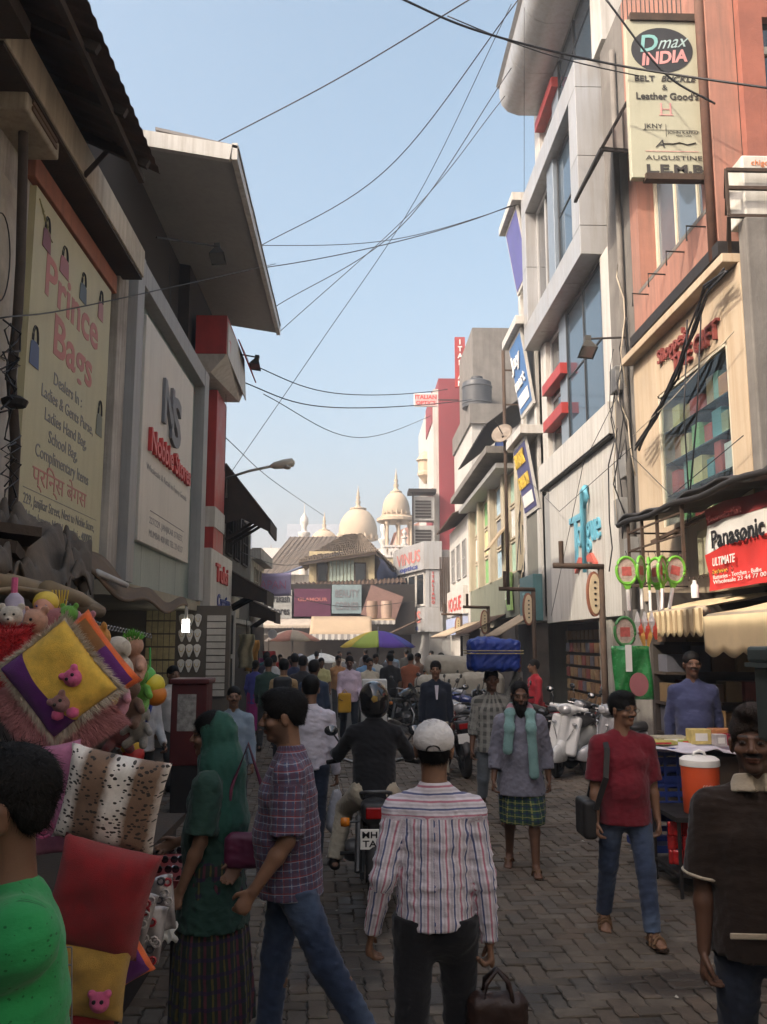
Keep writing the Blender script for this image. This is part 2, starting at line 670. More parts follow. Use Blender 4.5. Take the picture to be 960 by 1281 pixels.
def skeleton(pose, w=1.0):
 """joints in metres for a 1.72 m figure facing -Y"""
 J = {}
 g = pose.get
 lean, tw = math.radians(g('lean', 2)), math.radians(g('twist', 0))
 pel = np.array([0, 0, .95])
 Rl = np.array(Matrix.Rotation(tw, 3, 'Z') @ Matrix.Rotation(lean, 3, 'X'))
 side = math.radians(g('side', 0))
 Rl = np.array(Matrix.Rotation(side, 3, 'Y')) @ Rl
 up = lambda x, y, z: pel + Rl @ (np.array([x, y, z]) - pel)
 J['Rl'] = Rl
 J['pel'] = pel
 J['waist'] = up(0, 0, 1.08)
 J['chest'] = up(0, .0, 1.27)
 J['ches2'] = up(0, .008, 1.325)
 J['neck'] = up(0, .015, 1.455)
 sh = g('shrug', 0)
 for s, q in (('L', 1), ('R', -1)):
  J['sh' + s] = up(q * .170 * w, .012, 1.358 + sh)
  leg = g('leg' + s, (0, 4, 2, 0))
  a, bnd, out = (math.radians(v) for v in leg[:3])
  fp = math.radians(leg[3]) if len(leg) > 3 else 0
  hip = np.array([q * .092, 0, .90])
  d1 = np.array([q * math.sin(out), -math.sin(a) * math.cos(out), -math.cos(a) * math.cos(out)])
  kn = hip + d1 * .42
  d2 = np.array([q * math.sin(out) * .6, -math.sin(a - bnd), -math.cos(a - bnd)])
  an = kn + unit(d2) * .405
  yaw = q * math.radians(leg[4] if len(leg) > 4 else 8)
  J['hip' + s], J['kn' + s], J['an' + s] = hip, kn, an
  J['ff' + s] = np.array([math.sin(yaw) * math.cos(fp), -math.cos(yaw) * math.cos(fp), -math.sin(fp)])
  J['fu' + s] = np.array([math.sin(yaw) * math.sin(fp), -math.cos(yaw) * math.sin(fp), math.cos(fp)])
 low = min(min((J['an' + s] + J['ff' + s] * .15 - J['fu' + s] * .078)[2], (J['an' + s] - J['ff' + s] * .05 - J['fu' + s] * .078)[2]) for s in 'LR')
 dz = -low
 if g('seat') is not None:
  dz = g('seat') - .95
 for k in list(J):
  if k not in ('Rl',) and not k.startswith(('ff', 'fu')):
   J[k] = J[k] + np.array([0, 0, dz])
 J['dz'] = dz
 for s, q in (('L', 1), ('R', -1)):
  arm = g('arm' + s, ('fk', 3, 8, 12))
  S0 = J['sh' + s]
  if arm[0] == 'fk':
   sw, out, bd = (math.radians(v) for v in arm[1:4])
   tin = math.radians(arm[4]) if len(arm) > 4 else 0
   d1 = Rl @ np.array([q * math.sin(out), -math.sin(sw) * math.cos(out), -math.cos(sw) * math.cos(out)])
   el = S0 + d1 * .285
   d2 = Rl @ unit(np.array([q * (math.sin(out) * .5 - math.sin(tin)), -math.sin(sw + bd), -math.cos(sw + bd)]))
   wr = el + d2 * .255
  else:
   T = np.array(arm[1], float)
   pole = np.array(arm[2], float)
   v = T - S0
   D = min(np.linalg.norm(v), .535)
   v = unit(v)
   ca = (.285 ** 2 + D * D - .255 ** 2) / (2 * .285 * D)
   pp = unit(pole - v * (pole @ v))
   el = S0 + v * .285 * ca + pp * .285 * math.sqrt(max(0, 1 - ca * ca))
   wr = S0 + v * D
  J['el' + s], J['wr' + s] = el, wr
 hy, hp, hr = (math.radians(v) for v in g('head', (0, 0, 0)))
 J['Rh'] = rotm(hy, hp, hr)
 J['hc'] = J['neck'] + Rl @ np.array([0, -.010, .085]) + J['Rh'] @ np.array([0, -.014, .078])
 return J
def put_hand(F, J, s, q, curl=35, thumb=None, big=1.0, palm=None, flat=False):
 wr = J['wr' + s]
 d = unit(wr - J['el' + s])
 n = np.array(palm, float) if palm is not None else J['Rl'] @ np.array([-q, 0, 0.])
 n = unit(n - d * (n @ d))
 t = np.cross(n, d) * (1 if True else 1)
 if thumb is None:
  if (t @ (J['Rl'] @ np.array([0, -1., 0]))) < 0:
   t = -t
 elif t @ np.array(thumb, float) < 0:
  t = -t
 b = big
 F.cone(wr, wr + d * .075 * b, .026 * b, .036 * b, .012, .42, t)
 for i, (o, ln) in enumerate(((.028, .072), (.009, .080), (-.010, .074), (-.028, .060))):
  p0 = wr + d * .078 * b + t * o * b
  c = math.radians(curl + i * 4)
  d1 = d * math.cos(c) + n * math.sin(c)
  c2 = c + math.radians(curl * 1.1 + 8)
  d2 = d * math.cos(c2) + n * math.sin(c2)
  p1 = p0 + d1 * ln * .52 * b
  F.cone(p0 - d * .012, p1, .0095 * b, .0088 * b, .006)
  F.cone(p1, p1 + d2 * ln * .55 * b, .0088 * b, .0075 * b, .004)
 a = wr + d * .022 * b + t * .026 * b
 m1 = a + unit(d * .7 + t * .6 + n * .35) * .042 * b
 F.cone(a, m1, .014 * b, .0105 * b, .01)
 F.cone(m1, m1 + unit(d * .9 + t * .1 + n * .5) * .032 * b, .0105 * b, .0085 * b, .005)
def head_prims(F, J, jaw=1.0, nose=1.0):
 hc, R = J['hc'], J['Rh']
 P = lambda x, y, z: hc + R @ np.array([x, y, z])
 F.ell(P(0, .018, .032), (.074, .094, .082), R, .015)
 F.ell(P(0, -.018, -.028), (.062 * jaw, .074, .082), R, .02)
 F.ell(P(0, -.062, -.092), (.030 * jaw, .026, .022), R, .02)
 F.cone(P(-.04, -.076, .026), P(.04, -.076, .026), .013, .013, .012)
 for q in (-1, 1):
  F.ell(P(q * .033, -.096, .006), (.017, .014, .012), R, .008, 's')
  F.ell(P(q * .033, -.077, .008), (.0145, .0125, .0105), R, .002)
  F.ell(P(q * .046, -.062, -.024), (.02, .02, .018), R, .02)
  F.ell(P(q * .078, .012, -.012), (.009, .021, .033), R @ rotm(q * .35), .008)
  F.ell(P(q * .079, .010, .004), (.012, .018, .016), R @ rotm(q * .35), .006)
  F.ell(P(q * .0135 * nose, -.097, -.026), (.009, .011, .008), R, .006)
 F.cone(P(0, -.082, .016), P(0, -.108 * (.5 + .5 * nose), -.020), .0085, .0125, .010)
 F.ell(P(0, -.087, -.052), (.025, .012, .0065), R, .006)
 F.ell(P(0, -.085, -.063), (.021, .012, .007), R, .006)
 F.cone(J['neck'] - J['Rl'] @ np.array([0, 0, .05]), P(0, .018, -.05), .060, .054, .03)
def head_colors(V, J, skin, face):
 p = (V - J['hc']) @ J['Rh']
 x, y, z = p[:, 0], p[:, 1], p[:, 2]
 C = np.tile(np.array(skin), (len(V), 1))
 ax = np.abs(x)
 fr = (y < -.03)
 hd = (z > -.16) & (ax < .12) & (np.abs(y) < .16)
 def blend(m, c, a=1.):
  C[m] = C[m] * (1 - a) + np.array(c) * a
 sk = np.array(skin)
 blend(fr & hd & (np.abs(z + .056) < .014) & (ax < .027) & (y < -.07), sk * np.array((.85, .55, .55)), .8)
 blend(fr & hd & (np.abs(z + .0565) < .0028) & (ax < .024) & (y < -.07), sk * .4, .7)
 blend(fr & hd & (np.abs(z - .002) < .02) & (np.abs(ax - .034) < .022), sk * .55, .5)
 e = ((ax - .033) / .0140) ** 2 + ((z - .0085) / .0058) ** 2
 blend(fr & hd & (e < 1.25) & (y < -.06), (.03, .02, .015))
 blend(fr & hd & (e < .62) & (y < -.06), (.20, .175, .155))
 blend(fr & hd & ((ax - .033) ** 2 + (z - .0085) ** 2 < .0068 ** 2) & (y < -.06), (.012, .008, .006))
 br = (ax > .013) & (ax < .056) & (np.abs(z - (.031 + .06 * (ax - .013) - 1.1 * (ax - .013) ** 2)) < .0055) & fr & hd
 blend(br, (.015, .011, .01), .9)
 if face.get('stubble'):
  blend(hd & (z < -.03) & (z > -.125) & (y < .02) & ~((np.abs(z + .056) < .012) & (ax < .024)), (.03, .022, .02), face['stubble'])
 if face.get('moustache'):
  blend(fr & hd & (np.abs(z + .0395) < .0095) & (ax < .035) & (y < -.06), (.014, .010, .009), .95)
 if face.get('beard'):
  blend(hd & (z < -.035) & (y < .03) & (z > -.2) & ~((np.abs(z + .056) < .011) & (ax < .022)), (.02, .016, .014), .96)
  blend(hd & (z < 0) & (ax > .052) & (y < .0) & (y > -.07), (.02, .016, .014), .9)
 return C
def arm_uv(V, J, parts):
 """pattern coordinates: torso unrolled round the spine, sleeves round the arm"""
 best = None
 base = J['pel']
 Rl = J['Rl']
 q = (V - base) @ Rl
 u = np.arctan2(q[:, 0], -q[:, 1] + 0) * .165
 cand = np.stack([u, q[:, 2], np.zeros(len(V))], 1)
 out = cand.copy()
 dist = np.maximum(np.sqrt((q[:, 0] / 1.35) ** 2 + q[:, 1] ** 2) - .125, np.abs(q[:, 0]) - .19)
 dist = np.where(q[:, 2] > .50, dist + .1, dist)
 for n_, (a, b, r) in enumerate(parts):
  ba = b - a
  t = np.clip(((V - a) @ ba) / (ba @ ba), 0, 1)
  w_ = V - a - t[:, None] * ba
  dd = np.linalg.norm(w_, axis=1) - r
  if n_ % 2 == 0:
   dd = dd + np.where(((V - a) @ ba) / (ba @ ba) < .14, .09, 0)
  uu, vv, _ = basis(ba, (0.3, 1, 0))
  m = dd < dist
  an = np.arctan2(w_ @ uu, w_ @ vv) * r
  out[m] = np.stack([an[m] + .011, -(t[m] * np.linalg.norm(ba)) + n_ * .0, np.ones(m.sum())], 1)
  dist = np.minimum(dist, dd)
 return out
def person(label, loc, rz=0., H=1.70, w=1.0, belly=0., pose=None, skin=BROWN, face=None, hair='short', top=None, bottom=None, feet='shoe',
           h=.012, hf=None, group=None, hands=None, toes=False, jaw=1.0, haircol=None, collar=True, seed=None):
 pose, face, top, bottom, hands = pose or {}, face or {}, top or {}, bottom or {}, hands or {}
 hf = hf or h * .6
 seed = seed if seed is not None else int(abs(loc[0] * 977 + loc[1] * 131)) % 9999
 root = thing('person', label, 'person', loc, group, rz)
 J = skeleton(pose, w)
 k = H / 1.72
 allp = np.array([v for n_, v in J.items() if n_ not in ('Rl', 'Rh', 'dz') and not n_.startswith(('ff', 'fu'))])
 lo, hi = allp.min(0) - .26, allp.max(0) + .26
 lo[2] = max(lo[2], allp[:, 2].min() - .12)
 hc = J['hc']
 Rl = J['Rl']
 ln = lambda a, b, t: a + (b - a) * t
 # skin: one continuous body
 F = Field(axis(lo[0], hi[0], h, (hc[0] - .11, hc[0] + .11), hf), axis(lo[1], hi[1], h, (hc[1] - .15, hc[1] + .14), hf), axis(lo[2], hi[2], h, (hc[2] - .17, hc[2] + .15), hf))
 X = Rl @ np.array([1., 0, 0])
 F.cone(J['pel'], J['chest'], .115 * w, .125 * w, .03, .68, X)
 F.cone(J['chest'], J['neck'] - Rl @ np.array([0, 0, .06]), .125 * w, .075, .04, .65, X)
 for s, q in (('L', 1), ('R', -1)):
  F.cone(J['neck'] - Rl @ np.array([0, 0, .05]), J['sh' + s], .05, .045, .03)
  F.cone(J['sh' + s], J['el' + s], .046 * w, .037 * w, .02)
  m = ln(J['el' + s], J['wr' + s], .3)
  F.cone(J['el' + s], m, .037 * w, .038 * w, .02)
  F.cone(m, J['wr' + s], .038 * w, .0245, .02)
  hk = hands.get(s, {})
  if hk is not None:
   put_hand(F, J, s, q, **hk)
  F.cone(J['hip' + s], J['kn' + s], .075 * w, .05, .03)
  cm = ln(J['kn' + s], J['an' + s], .28) - Rl @ np.array([0, -.012, 0])
  F.cone(J['kn' + s], cm, .048, .052, .02)
  F.cone(cm, J['an' + s], .052, .034, .02)
  ff, fu, an = J['ff' + s], J['fu' + s], J['an' + s]
  fs = np.cross(ff, fu)
  F.ell(an - ff * .035 - fu * .045, (.034, .036, .03), None, .02)
  F.cone(an - fu * .02, an + ff * .10 - fu * .052, .036, .03, .02)
  F.cone(an - ff * .02 - fu * .055, an + ff * .115 - fu * .060, .024, .036, .02, .5, fs)
  if toes:
   for i, (o, l_, r_) in enumerate(((-.028, .06, .0125), (-.008, .062, .0095), (.008, .054, .009), (.021, .046, .0085), (.033, .036, .008))):
    o = o * (1 if q < 0 else -1)
    F.cone(an + ff * .115 - fu * .064 + fs * o, an + ff * (.115 + l_) - fu * .068 + fs * o, r_, r_ * .9, .005)
  else:
   F.cone(an + ff * .11 - fu * .063, an + ff * .165 - fu * .066, .034, .026, .015, .42, fs)
 head_prims(F, J, jaw)
 V, Q = F.mesh()
 C = head_colors(V, J, skin, face)
 fastmesh('body', V * k, Q, SKINM, root, C)
 # hair and beard
 R = J['Rh']
 P = lambda x, y, z: hc + R @ np.array([x, y, z])
 if hair or face.get('beard'):
  hh = hf * .9
  B = .2
  G = Field(np.arange(hc[0] - B, hc[0] + B, hh), np.arange(hc[1] - B, hc[1] + B, hh), np.arange(hc[2] - .34, hc[2] + B, hh))
  if hair in ('short', 'full', 'crop', 'quiff', 'long', 'receding'):
   t_ = {'crop': .004, 'short': .009, 'full': .014, 'quiff': .011, 'long': .014, 'receding': .006}[hair]
   G.ell(P(0, .021, .046), (.0765 + t_ * .8, .0965 + t_, .080 + t_), R, .01)
   G.ell(P(0, .056, -.012), (.066 + t_ * .3, .046 + t_ * .6, .058), R, .025)
   if hair == 'quiff':
    G.ell(P(.012, -.05, .122), (.064, .06, .042), R, .03)
    G.ell(P(.0, .01, .12), (.06, .06, .03), R, .03)
   if hair == 'full':
    G.ell(P(0, -.03, .105), (.06, .055, .03), R, .03)
   if hair == 'long':
    G.ell(P(0, .09, -.06), (.05, .04, .06), R, .03)
   fz = {'receding': .035, 'full': -.018, 'long': 0.}.get(hair, -.008)
   G.ell(P(0, -.105, -.03 + fz), (.090, .075, .098), R, .012, 's')
   G.box(P(0, -.04, -.16), (.2, .075, .15), R, .01, .01, 's')
   G.ell(P(0, 0, -.05), (.2, .05, .045), R, .012, 's')
   G.box(P(0, .05, -.2), (.2, .2, .115 if hair == 'long' else .148), R, .01, .01, 's')
   G.ripple(.0022 if hair != 'crop' else .001, seed, (.012, .035), 6, .6)
  if face.get('beard') and face['beard'] > 1:
   G.ell(P(0, -.062, -.115), (.052, .036, .06), R, .02)
   G.ell(P(0, -.06, -.155), (.034, .026, .05), R, .02)
   for q in (-1, 1):
    G.ell(P(q * .058, -.018, -.05), (.014, .03, .045), R, .015)
   G.ripple(.004, seed + 1, (.015, .03), 6, .4)
  V, Q = G.mesh()
  if len(Q) and h < .0115:
   rs = np.random.default_rng(seed)
   ii = rs.integers(0, len(Q), 3600)
   p0 = V[Q[ii]].mean(1)
   nn = np.cross(V[Q[ii][:, 1]] - V[Q[ii][:, 0]], V[Q[ii][:, 2]] - V[Q[ii][:, 0]])
   nn /= np.linalg.norm(nn, axis=1)[:, None] + 1e-9
   fl = (p0 - P(0, .03, .09)) * np.array([1, 1, .6]) + rs.normal(0, .02, p0.shape)
   fl -= nn * (fl * nn).sum(1)[:, None]
   fl /= np.linalg.norm(fl, axis=1)[:, None] + 1e-9
   sd_ = np.cross(nn, fl) * .0009
   ln_ = rs.uniform(.012, .03, (len(ii), 1))
   tip = p0 + fl * ln_ + nn * ln_ * rs.uniform(.05, .35, (len(ii), 1))
   n0 = len(V)
   V = np.concatenate([V, p0 - sd_, p0 + sd_, tip + sd_ * .3, tip - sd_ * .3])
   m0 = len(ii)
   k_ = np.arange(m0)
   Q = np.concatenate([Q, np.stack([n0 + k_, n0 + m0 + k_, n0 + 2 * m0 + k_, n0 + 3 * m0 + k_], 1)])
  if len(Q):
   fastmesh('hair', V * k, Q, haircol or HAIR, root)
 # trousers / wraps
 bl = dict(kind='trousers', m=None, end=1.0, loose=1.0)
 bl.update(bottom)
 if bl['m'] is not None:
  lo2, hi2 = lo.copy(), hi.copy()
  hi2[2] = J['waist'][2] + .12
  G = Field(axis(lo2[0], hi2[0], h), axis(lo2[1], hi2[1], h), axis(lo2[2], hi2[2], h))
  z0 = J['pel']
  lf = bl['loose']
  parts = []
  if bl['kind'] == 'trousers':
   G.cone(z0 + np.array([0, 0, -.06]), J['waist'] - Rl @ np.array([0, 0, .02]), .150 * w, .145 * w, .04, .74, X)
   for s in 'LR':
    e = bl['end']
    hip, kn, an = J['hip' + s], J['kn' + s], J['an' + s]
    G.ell(hip + np.array([0, .028, .0]), (.088 * w, .098, .12), None, .04)
    bot = ln(kn, an, (e - .5) * 2) if e > .5 else None
    if bot is not None:
     G.cone(hip, kn, .098 * w * lf, .070 * lf, .03)
     G.cone(kn, bot, .070 * lf, .060 * lf, .025, flat=1)
     parts += [(hip, kn, .085), (kn, an, .065)]
    else:
     G.cone(hip, ln(hip, kn, e * 2), .10 * w * lf, .088 * lf, .03, flat=1)
   G.ripple(bl.get('amp', .006), seed + 3, (.05, .13), 7, 1.4)
   if top.get('m') is not None and pose.get('seat') is None:
    G.cutz(J['pel'][2] + top.get('hem', .86) - .95 + .05, True)
  else:
   zb = bl['end']
   cb = (J['kn' + 'L'] + J['kn' + 'R']) / 2
   zt = J['waist'][2] - .02
   n_ = 7
   pts = [ln(np.array([z0[0], z0[1], zt]), np.array([cb[0], cb[1] * .8, zb]), i / n_) for i in range(n_ + 1)]
   for i in range(n_):
    r0 = ln(.155, bl.get('rad', .21), (i / n_) ** .8)
    r1 = ln(.155, bl.get('rad', .21), ((i + 1) / n_) ** .8)
    G.cone(pts[i], pts[i + 1], r0 * w, r1 * w, .03, bl.get('ecc', .8), X, flat=0)
   for s in 'LR':
    G.cone(J['hip' + s], J['kn' + s], .11, .10, .05)
    if zb < J['kn' + s][2] - .1:
     G.cone(J['kn' + s], J['an' + s], .10, .10, .06)
   XX, YY = G.x.reshape(-1, 1, 1), G.y.reshape(1, -1, 1)
   an_ = np.arctan2(YY - z0[1], XX - z0[0])
   ZZ = G.z.reshape(1, 1, -1)
   amt = np.clip((zt - ZZ) / max(zt - zb, .1), 0, 1)
   G.d += (bl.get('pleat', .012) * amt * (np.sin(an_ * 17 + 2 * np.sin(an_ * 3 + ZZ * 4)) * .7 + .5 * np.sin(an_ * 9 + 1))).astype(np.float32)
   G.ripple(.005, seed + 3, (.06, .14), 6, 1.0)
   G.cutz(zb)
  V, Q = G.mesh()
  fastmesh(bl.get('name', 'trousers' if bl['kind'] == 'trousers' else 'skirt'), V * k, Q, bl['m'], root, None, arm_uv(V, J, parts))
 # top
 tp = dict(m=None, sleeve=1.0, hem=.86, slack=1.0, amp=.005, collar=None)
 tp.update(top)
 if tp['m'] is not None:
  lo2, hi2 = lo.copy(), hi.copy()
  lo2[2] = min(J['pel'][2] + tp['hem'] - .95, J['wrL'][2], J['wrR'][2]) - .08
  hi2[2] = max(J['neck'][2] + .09, J['elL'][2] + .12, J['elR'][2] + .12, J['wrL'][2] + .1, J['wrR'][2] + .1)
  G = Field(axis(lo2[0], hi2[0], h), axis(lo2[1], hi2[1], h), axis(lo2[2], hi2[2], h))
  sl = tp['slack']
  hemz = J['pel'][2] + tp['hem'] - .95
  G.cone(J['pel'] + np.array([0, 0, tp['hem'] - .95 - .1]), J['waist'], (.190 + tp.get('flare', 0)) * w * sl, .166 * w * sl, .03, .84, X)
  G.cone(J['waist'], J['chest'] - Rl @ np.array([0, 0, .05]), .162 * w * sl, .174 * w * sl, .04, .74, X)
  G.cone(J['chest'], J['ches2'], .172 * w * sl, .132 * w * sl, .04, .74, X)
  G.ell(J['chest'] + Rl @ np.array([0, .045, .06]), (.15 * w, .075, .12), Rl, .04)
  if belly:
   G.ell(J['waist'] + Rl @ np.array([0, -.07, -.02]), (.14 * w, .08 + belly, .15), Rl, .05)
  G.cutz(hemz)
  parts = []
  nb = J['neck'] - Rl @ np.array([0, 0, .045])
  for s in 'LR':
   sh, el, wr = J['sh' + s], J['el' + s], J['wr' + s]
   G.cone(nb + Rl @ np.array([0, 0, .012]), sh, .054, .054 * sl, .05)
   f = tp['sleeve']
   ar = tp.get('arm', 1.0) * sl
   if f <= .5:
    G.cone(sh, ln(sh, el, f * 2), .062 * w * ar, (.070 - .010 * f) * w * ar, .04, flat=1)
   else:
    G.cone(sh, el, .062 * w * ar, .055 * w * ar, .04)
    G.cone(el, ln(el, wr, (f - .5) * 2), .055 * w * ar, (.05 if f < .95 else .040) * w * ar, .02, flat=1)
   parts += [(sh, el, .062), (el, wr, .05)]
  G.ripple(tp['amp'], seed + 5, (.05, .15), 8, 1.6)
  if tp['collar'] is None:
   G.cone(nb - Rl @ np.array([0, 0, .01]), nb + Rl @ np.array([0, .004, .07]), .078, .069, .012, flat=1)
   G.ell(J['neck'] + Rl @ np.array([0, -.085, .035]), (.03, .05, .055), Rl, .01, 's')
  elif tp['collar'] == 'tee':
   G.cone(nb - Rl @ np.array([0, 0, .01]), nb + Rl @ np.array([0, 0, .03]), .078, .070, .01, flat=1)
   G.ell(J['neck'] + Rl @ np.array([0, -.08, .01]), (.035, .05, .04), Rl, .01, 's')
  V, Q = G.mesh()
  pt_ = arm_uv(V, J, parts)
  if tp.get('yoke'):
   ym = (pt_[:, 2] == 0) & (pt_[:, 1] > .385)
   pt_[ym, 0] = pt_[ym, 1] * 1.2
  fastmesh(tp.get('name', 'shirt'), V * k, Q, tp['m'], root, None, pt_)
  if isinstance(tp['collar'], bpy.types.Material):
   G = Field(*(np.arange(nb[i] - .17, nb[i] + .17, .007) for i in range(3)))
   G.cone(nb + Rl @ np.array([0, -.012, .012]), nb + Rl @ np.array([0, .006, .082]), .108, .076, .01, flat=2)
   G.cone(nb + Rl @ np.array([0, -.10, .0]), nb + Rl @ np.array([0, -.075, .12]), .012, .03, .01, op='s')
   V, Q = G.mesh()
   fastmesh('collar', V * k, Q, tp['collar'], root)
  if False:
   c = MB()
   for q in (-1, 1):
    pts = []
    pr = [(.012, -.098, -.045), (.075, -.075, -.045), (.088, -.02, .0), (.08, .05, .012), (0, .085, .016), (0, .072, .05), (.062, .045, .05), (.068, -.01, .035), (.045, -.058, .0)]
    c.prism([J['neck'] + Rl @ np.array([q * a * 1.2, b * 1.25, z + .016]) for a, b, z in pr], Rl @ np.array([0, -.004, .006]))
   c.v = [tuple(np.array(v) * k) for v in c.v]
   c.build('collar', tp['collar'], root, local=True)
 # footwear
 for s in 'LR':
  ff, fu, an = J['ff' + s], J['fu' + s], J['an' + s]
  fs = np.cross(ff, fu)
  q = -1 if s == 'L' else 1
  if feet == 'shoe' or isinstance(feet, bpy.types.Material):
   c0 = an + ff * .05 - fu * .05
   G = Field(axis(c0[0] - .22, c0[0] + .22, max(h, .01)), axis(c0[1] - .22, c0[1] + .22, max(h, .01)), axis(c0[2] - .16, c0[2] + .16, max(h, .01)))
   G.cone(an - ff * .03 - fu * .05, an + ff * .12 - fu * .058, .042, .044, .02, .7, fs)
   G.cone(an - fu * .0, an + ff * .04 - fu * .03, .045, .045, .02)
   G.cone(an + ff * .11 - fu * .06, an + ff * .17 - fu * .064, .043, .032, .02, .55, fs)
   V, Q = G.mesh()
   fastmesh('shoe', V * k, Q, feet if not isinstance(feet, str) else mat('black_shoe', (.015, .013, .012), .5), root)
  elif feet in ('sandal', 'slipper'):
   out = [(-.075, .0), (-.068, .03), (-.02, .036), (.05, .034), (.11, .047), (.16, .042), (.188, .015), (.188, -.015), (.16, -.036), (.11, -.042), (.05, -.034), (-.02, -.034), (-.068, -.028)]
   c = MB().prism([an + ff * a + fs * b * q - fu * .078 for a, b in out], -fu * -.0)
   c = MB().prism([an + ff * a + fs * b * q - fu * .092 for a, b in out], fu * .018)
   c.v = [tuple(np.array(v) * k) for v in c.v]
   sm = mat('dark_sandal', (.035, .02, .013), .6)
   so_ = c.build('sandal', sm, root, local=True)
   c = MB()
   arcs = [(.11, .052), (.085, .058), (.035, .076)] if feet == 'sandal' else []
   for a, hgt in arcs:
    c.tube([an + ff * (a + .01 * math.cos(t)) + fs * .046 * math.cos(t) - fu * (.078 - (hgt + .014) * math.sin(t)) for t in np.linspace(0, PI, 9)], .0095, 5)
   if feet == 'sandal':
    c.tube([an + ff * (-.03 - .045 * math.sin(t)) + fs * .042 * math.cos(t) - fu * (.045) for t in np.linspace(0, PI, 9)], .006, 5)
   else:
    for sg in (-1, 1):
     c.tube([an + ff * .135 - fu * .055 + fs * .008, an + ff * .10 - fu * .020 + fs * .018 * sg, an + ff * .05 - fu * .03 + fs * .038 * sg, an + ff * .02 - fu * .075 + fs * .044 * sg], .0085, 5)
   c.v = [tuple(np.array(v) * k) for v in c.v]
   c.build('strap', mat('tan_strap', (.16, .09, .045), .6), so_, local=True)
 J['k'] = k
 J['root'] = root
 return root, J
def worldpt(root, J, p):
 """figure-local reference point -> world"""
 R = np.array(Matrix.Rotation(root.rotation_euler[2], 3, 'Z'))
 return np.array(root.location) + R @ (np.asarray(p) * J['k'])
# ---------------------------------------------------------------- the street: herringbone of wavy block pavers on a bed of dirt
ground = MB().box(-150, -60, -.6, 150, 400, -.03).build('ground', mat('packed_dirt', (.055, .047, .040), .95, var=.4, scale=3, bump=.6, bscale=30))
tag(ground, kind='structure')
def paver_mat():
 m, n, b = newmat('block_paver')
 MATS['block_paver'] = m
 pos = geo_pos(n)
 rp = N(n, 'ShaderNodeNewGeometry').outputs['Random Per Island']
 orr = N(n, 'ShaderNodeObjectInfo').outputs['Random']
 r = mth(n, 'FRACT', mth(n, 'ADD', mth(n, 'MULTIPLY', rp, 7.13), mth(n, 'MULTIPLY', orr, 3.7)))
 c = ramp(n, r, [(0, (.098, .078, .058)), (.35, (.142, .116, .088)), (.6, (.124, .092, .067)), (.8, (.165, .136, .106)), (1, (.112, .096, .079))])
 k = mapr(n, noise(n, pos, 9, 6, .7), .25, .75, .7, 1.2)
 mu = N(n, 'ShaderNodeVectorMath', operation='SCALE')
 L(n, c, mu.inputs[0])
 L(n, k, mu.inputs[3])
 big = noise(n, pos, .9, 6, .65)
 stain = mapr(n, big, .46, .66, 0, .78)
 c = mixc(n, stain, mu.outputs[0], (.05, .040, .032))
 wet = mapr(n, noise(n, pos, 1.7, 4, .6), .60, .70, 0, 1)
 for cx_, cy_, rx_, ry_ in ((.0, 6.6, .30, .75), (2.0, 5.45, .75, .22), (.75, 5.3, .6, .22), (-.1, 5.7, .35, .3)):
  vm = N(n, 'ShaderNodeVectorMath', operation='MULTIPLY_ADD')
  vm.inputs[1].default_value = (1 / rx_, 1 / ry_, 0)
  vm.inputs[2].default_value = (-cx_ / rx_, -cy_ / ry_, 0)
  L(n, pos, vm.inputs[0])
  ln = N(n, 'ShaderNodeVectorMath', operation='LENGTH')
  L(n, vm.outputs[0], ln.inputs[0])
  sp_ = mapr(n, mth(n, 'ADD', ln.outputs['Value'], mth(n, 'MULTIPLY', noise(n, pos, 6, 5), 1.0)), 1.2, 1.6, 1, 0)
  c = mixc(n, mth(n, 'MULTIPLY', sp_, .75), c, (.030, .025, .021))
  wet = mth(n, 'MAXIMUM', wet, mth(n, 'MULTIPLY', sp_, .8))
 L(n, c, b.inputs['Base Color'])
 L(n, mapr(n, wet, 0, 1, .82, .42), b.inputs['Roughness'])
 b.inputs['Specular IOR Level'].default_value = .35
 bn = N(n, 'ShaderNodeBump')
 bn.inputs['Strength'].default_value = .5
 bn.inputs['Distance'].default_value = .006
 L(n, noise(n, pos, 55, 6, .7), bn.inputs['Height'])
 L(n, bn.outputs[0], b.inputs['Normal'])
 return m
PAV = paver_mat()
street = MB().box(-3.45, -4, -.2, 4.7, 62, -.014).build('street', mat('street_bed', (.070, .060, .050), .95, var=.45, scale=4, bump=.7, bscale=50))
tag(street, kind='structure')
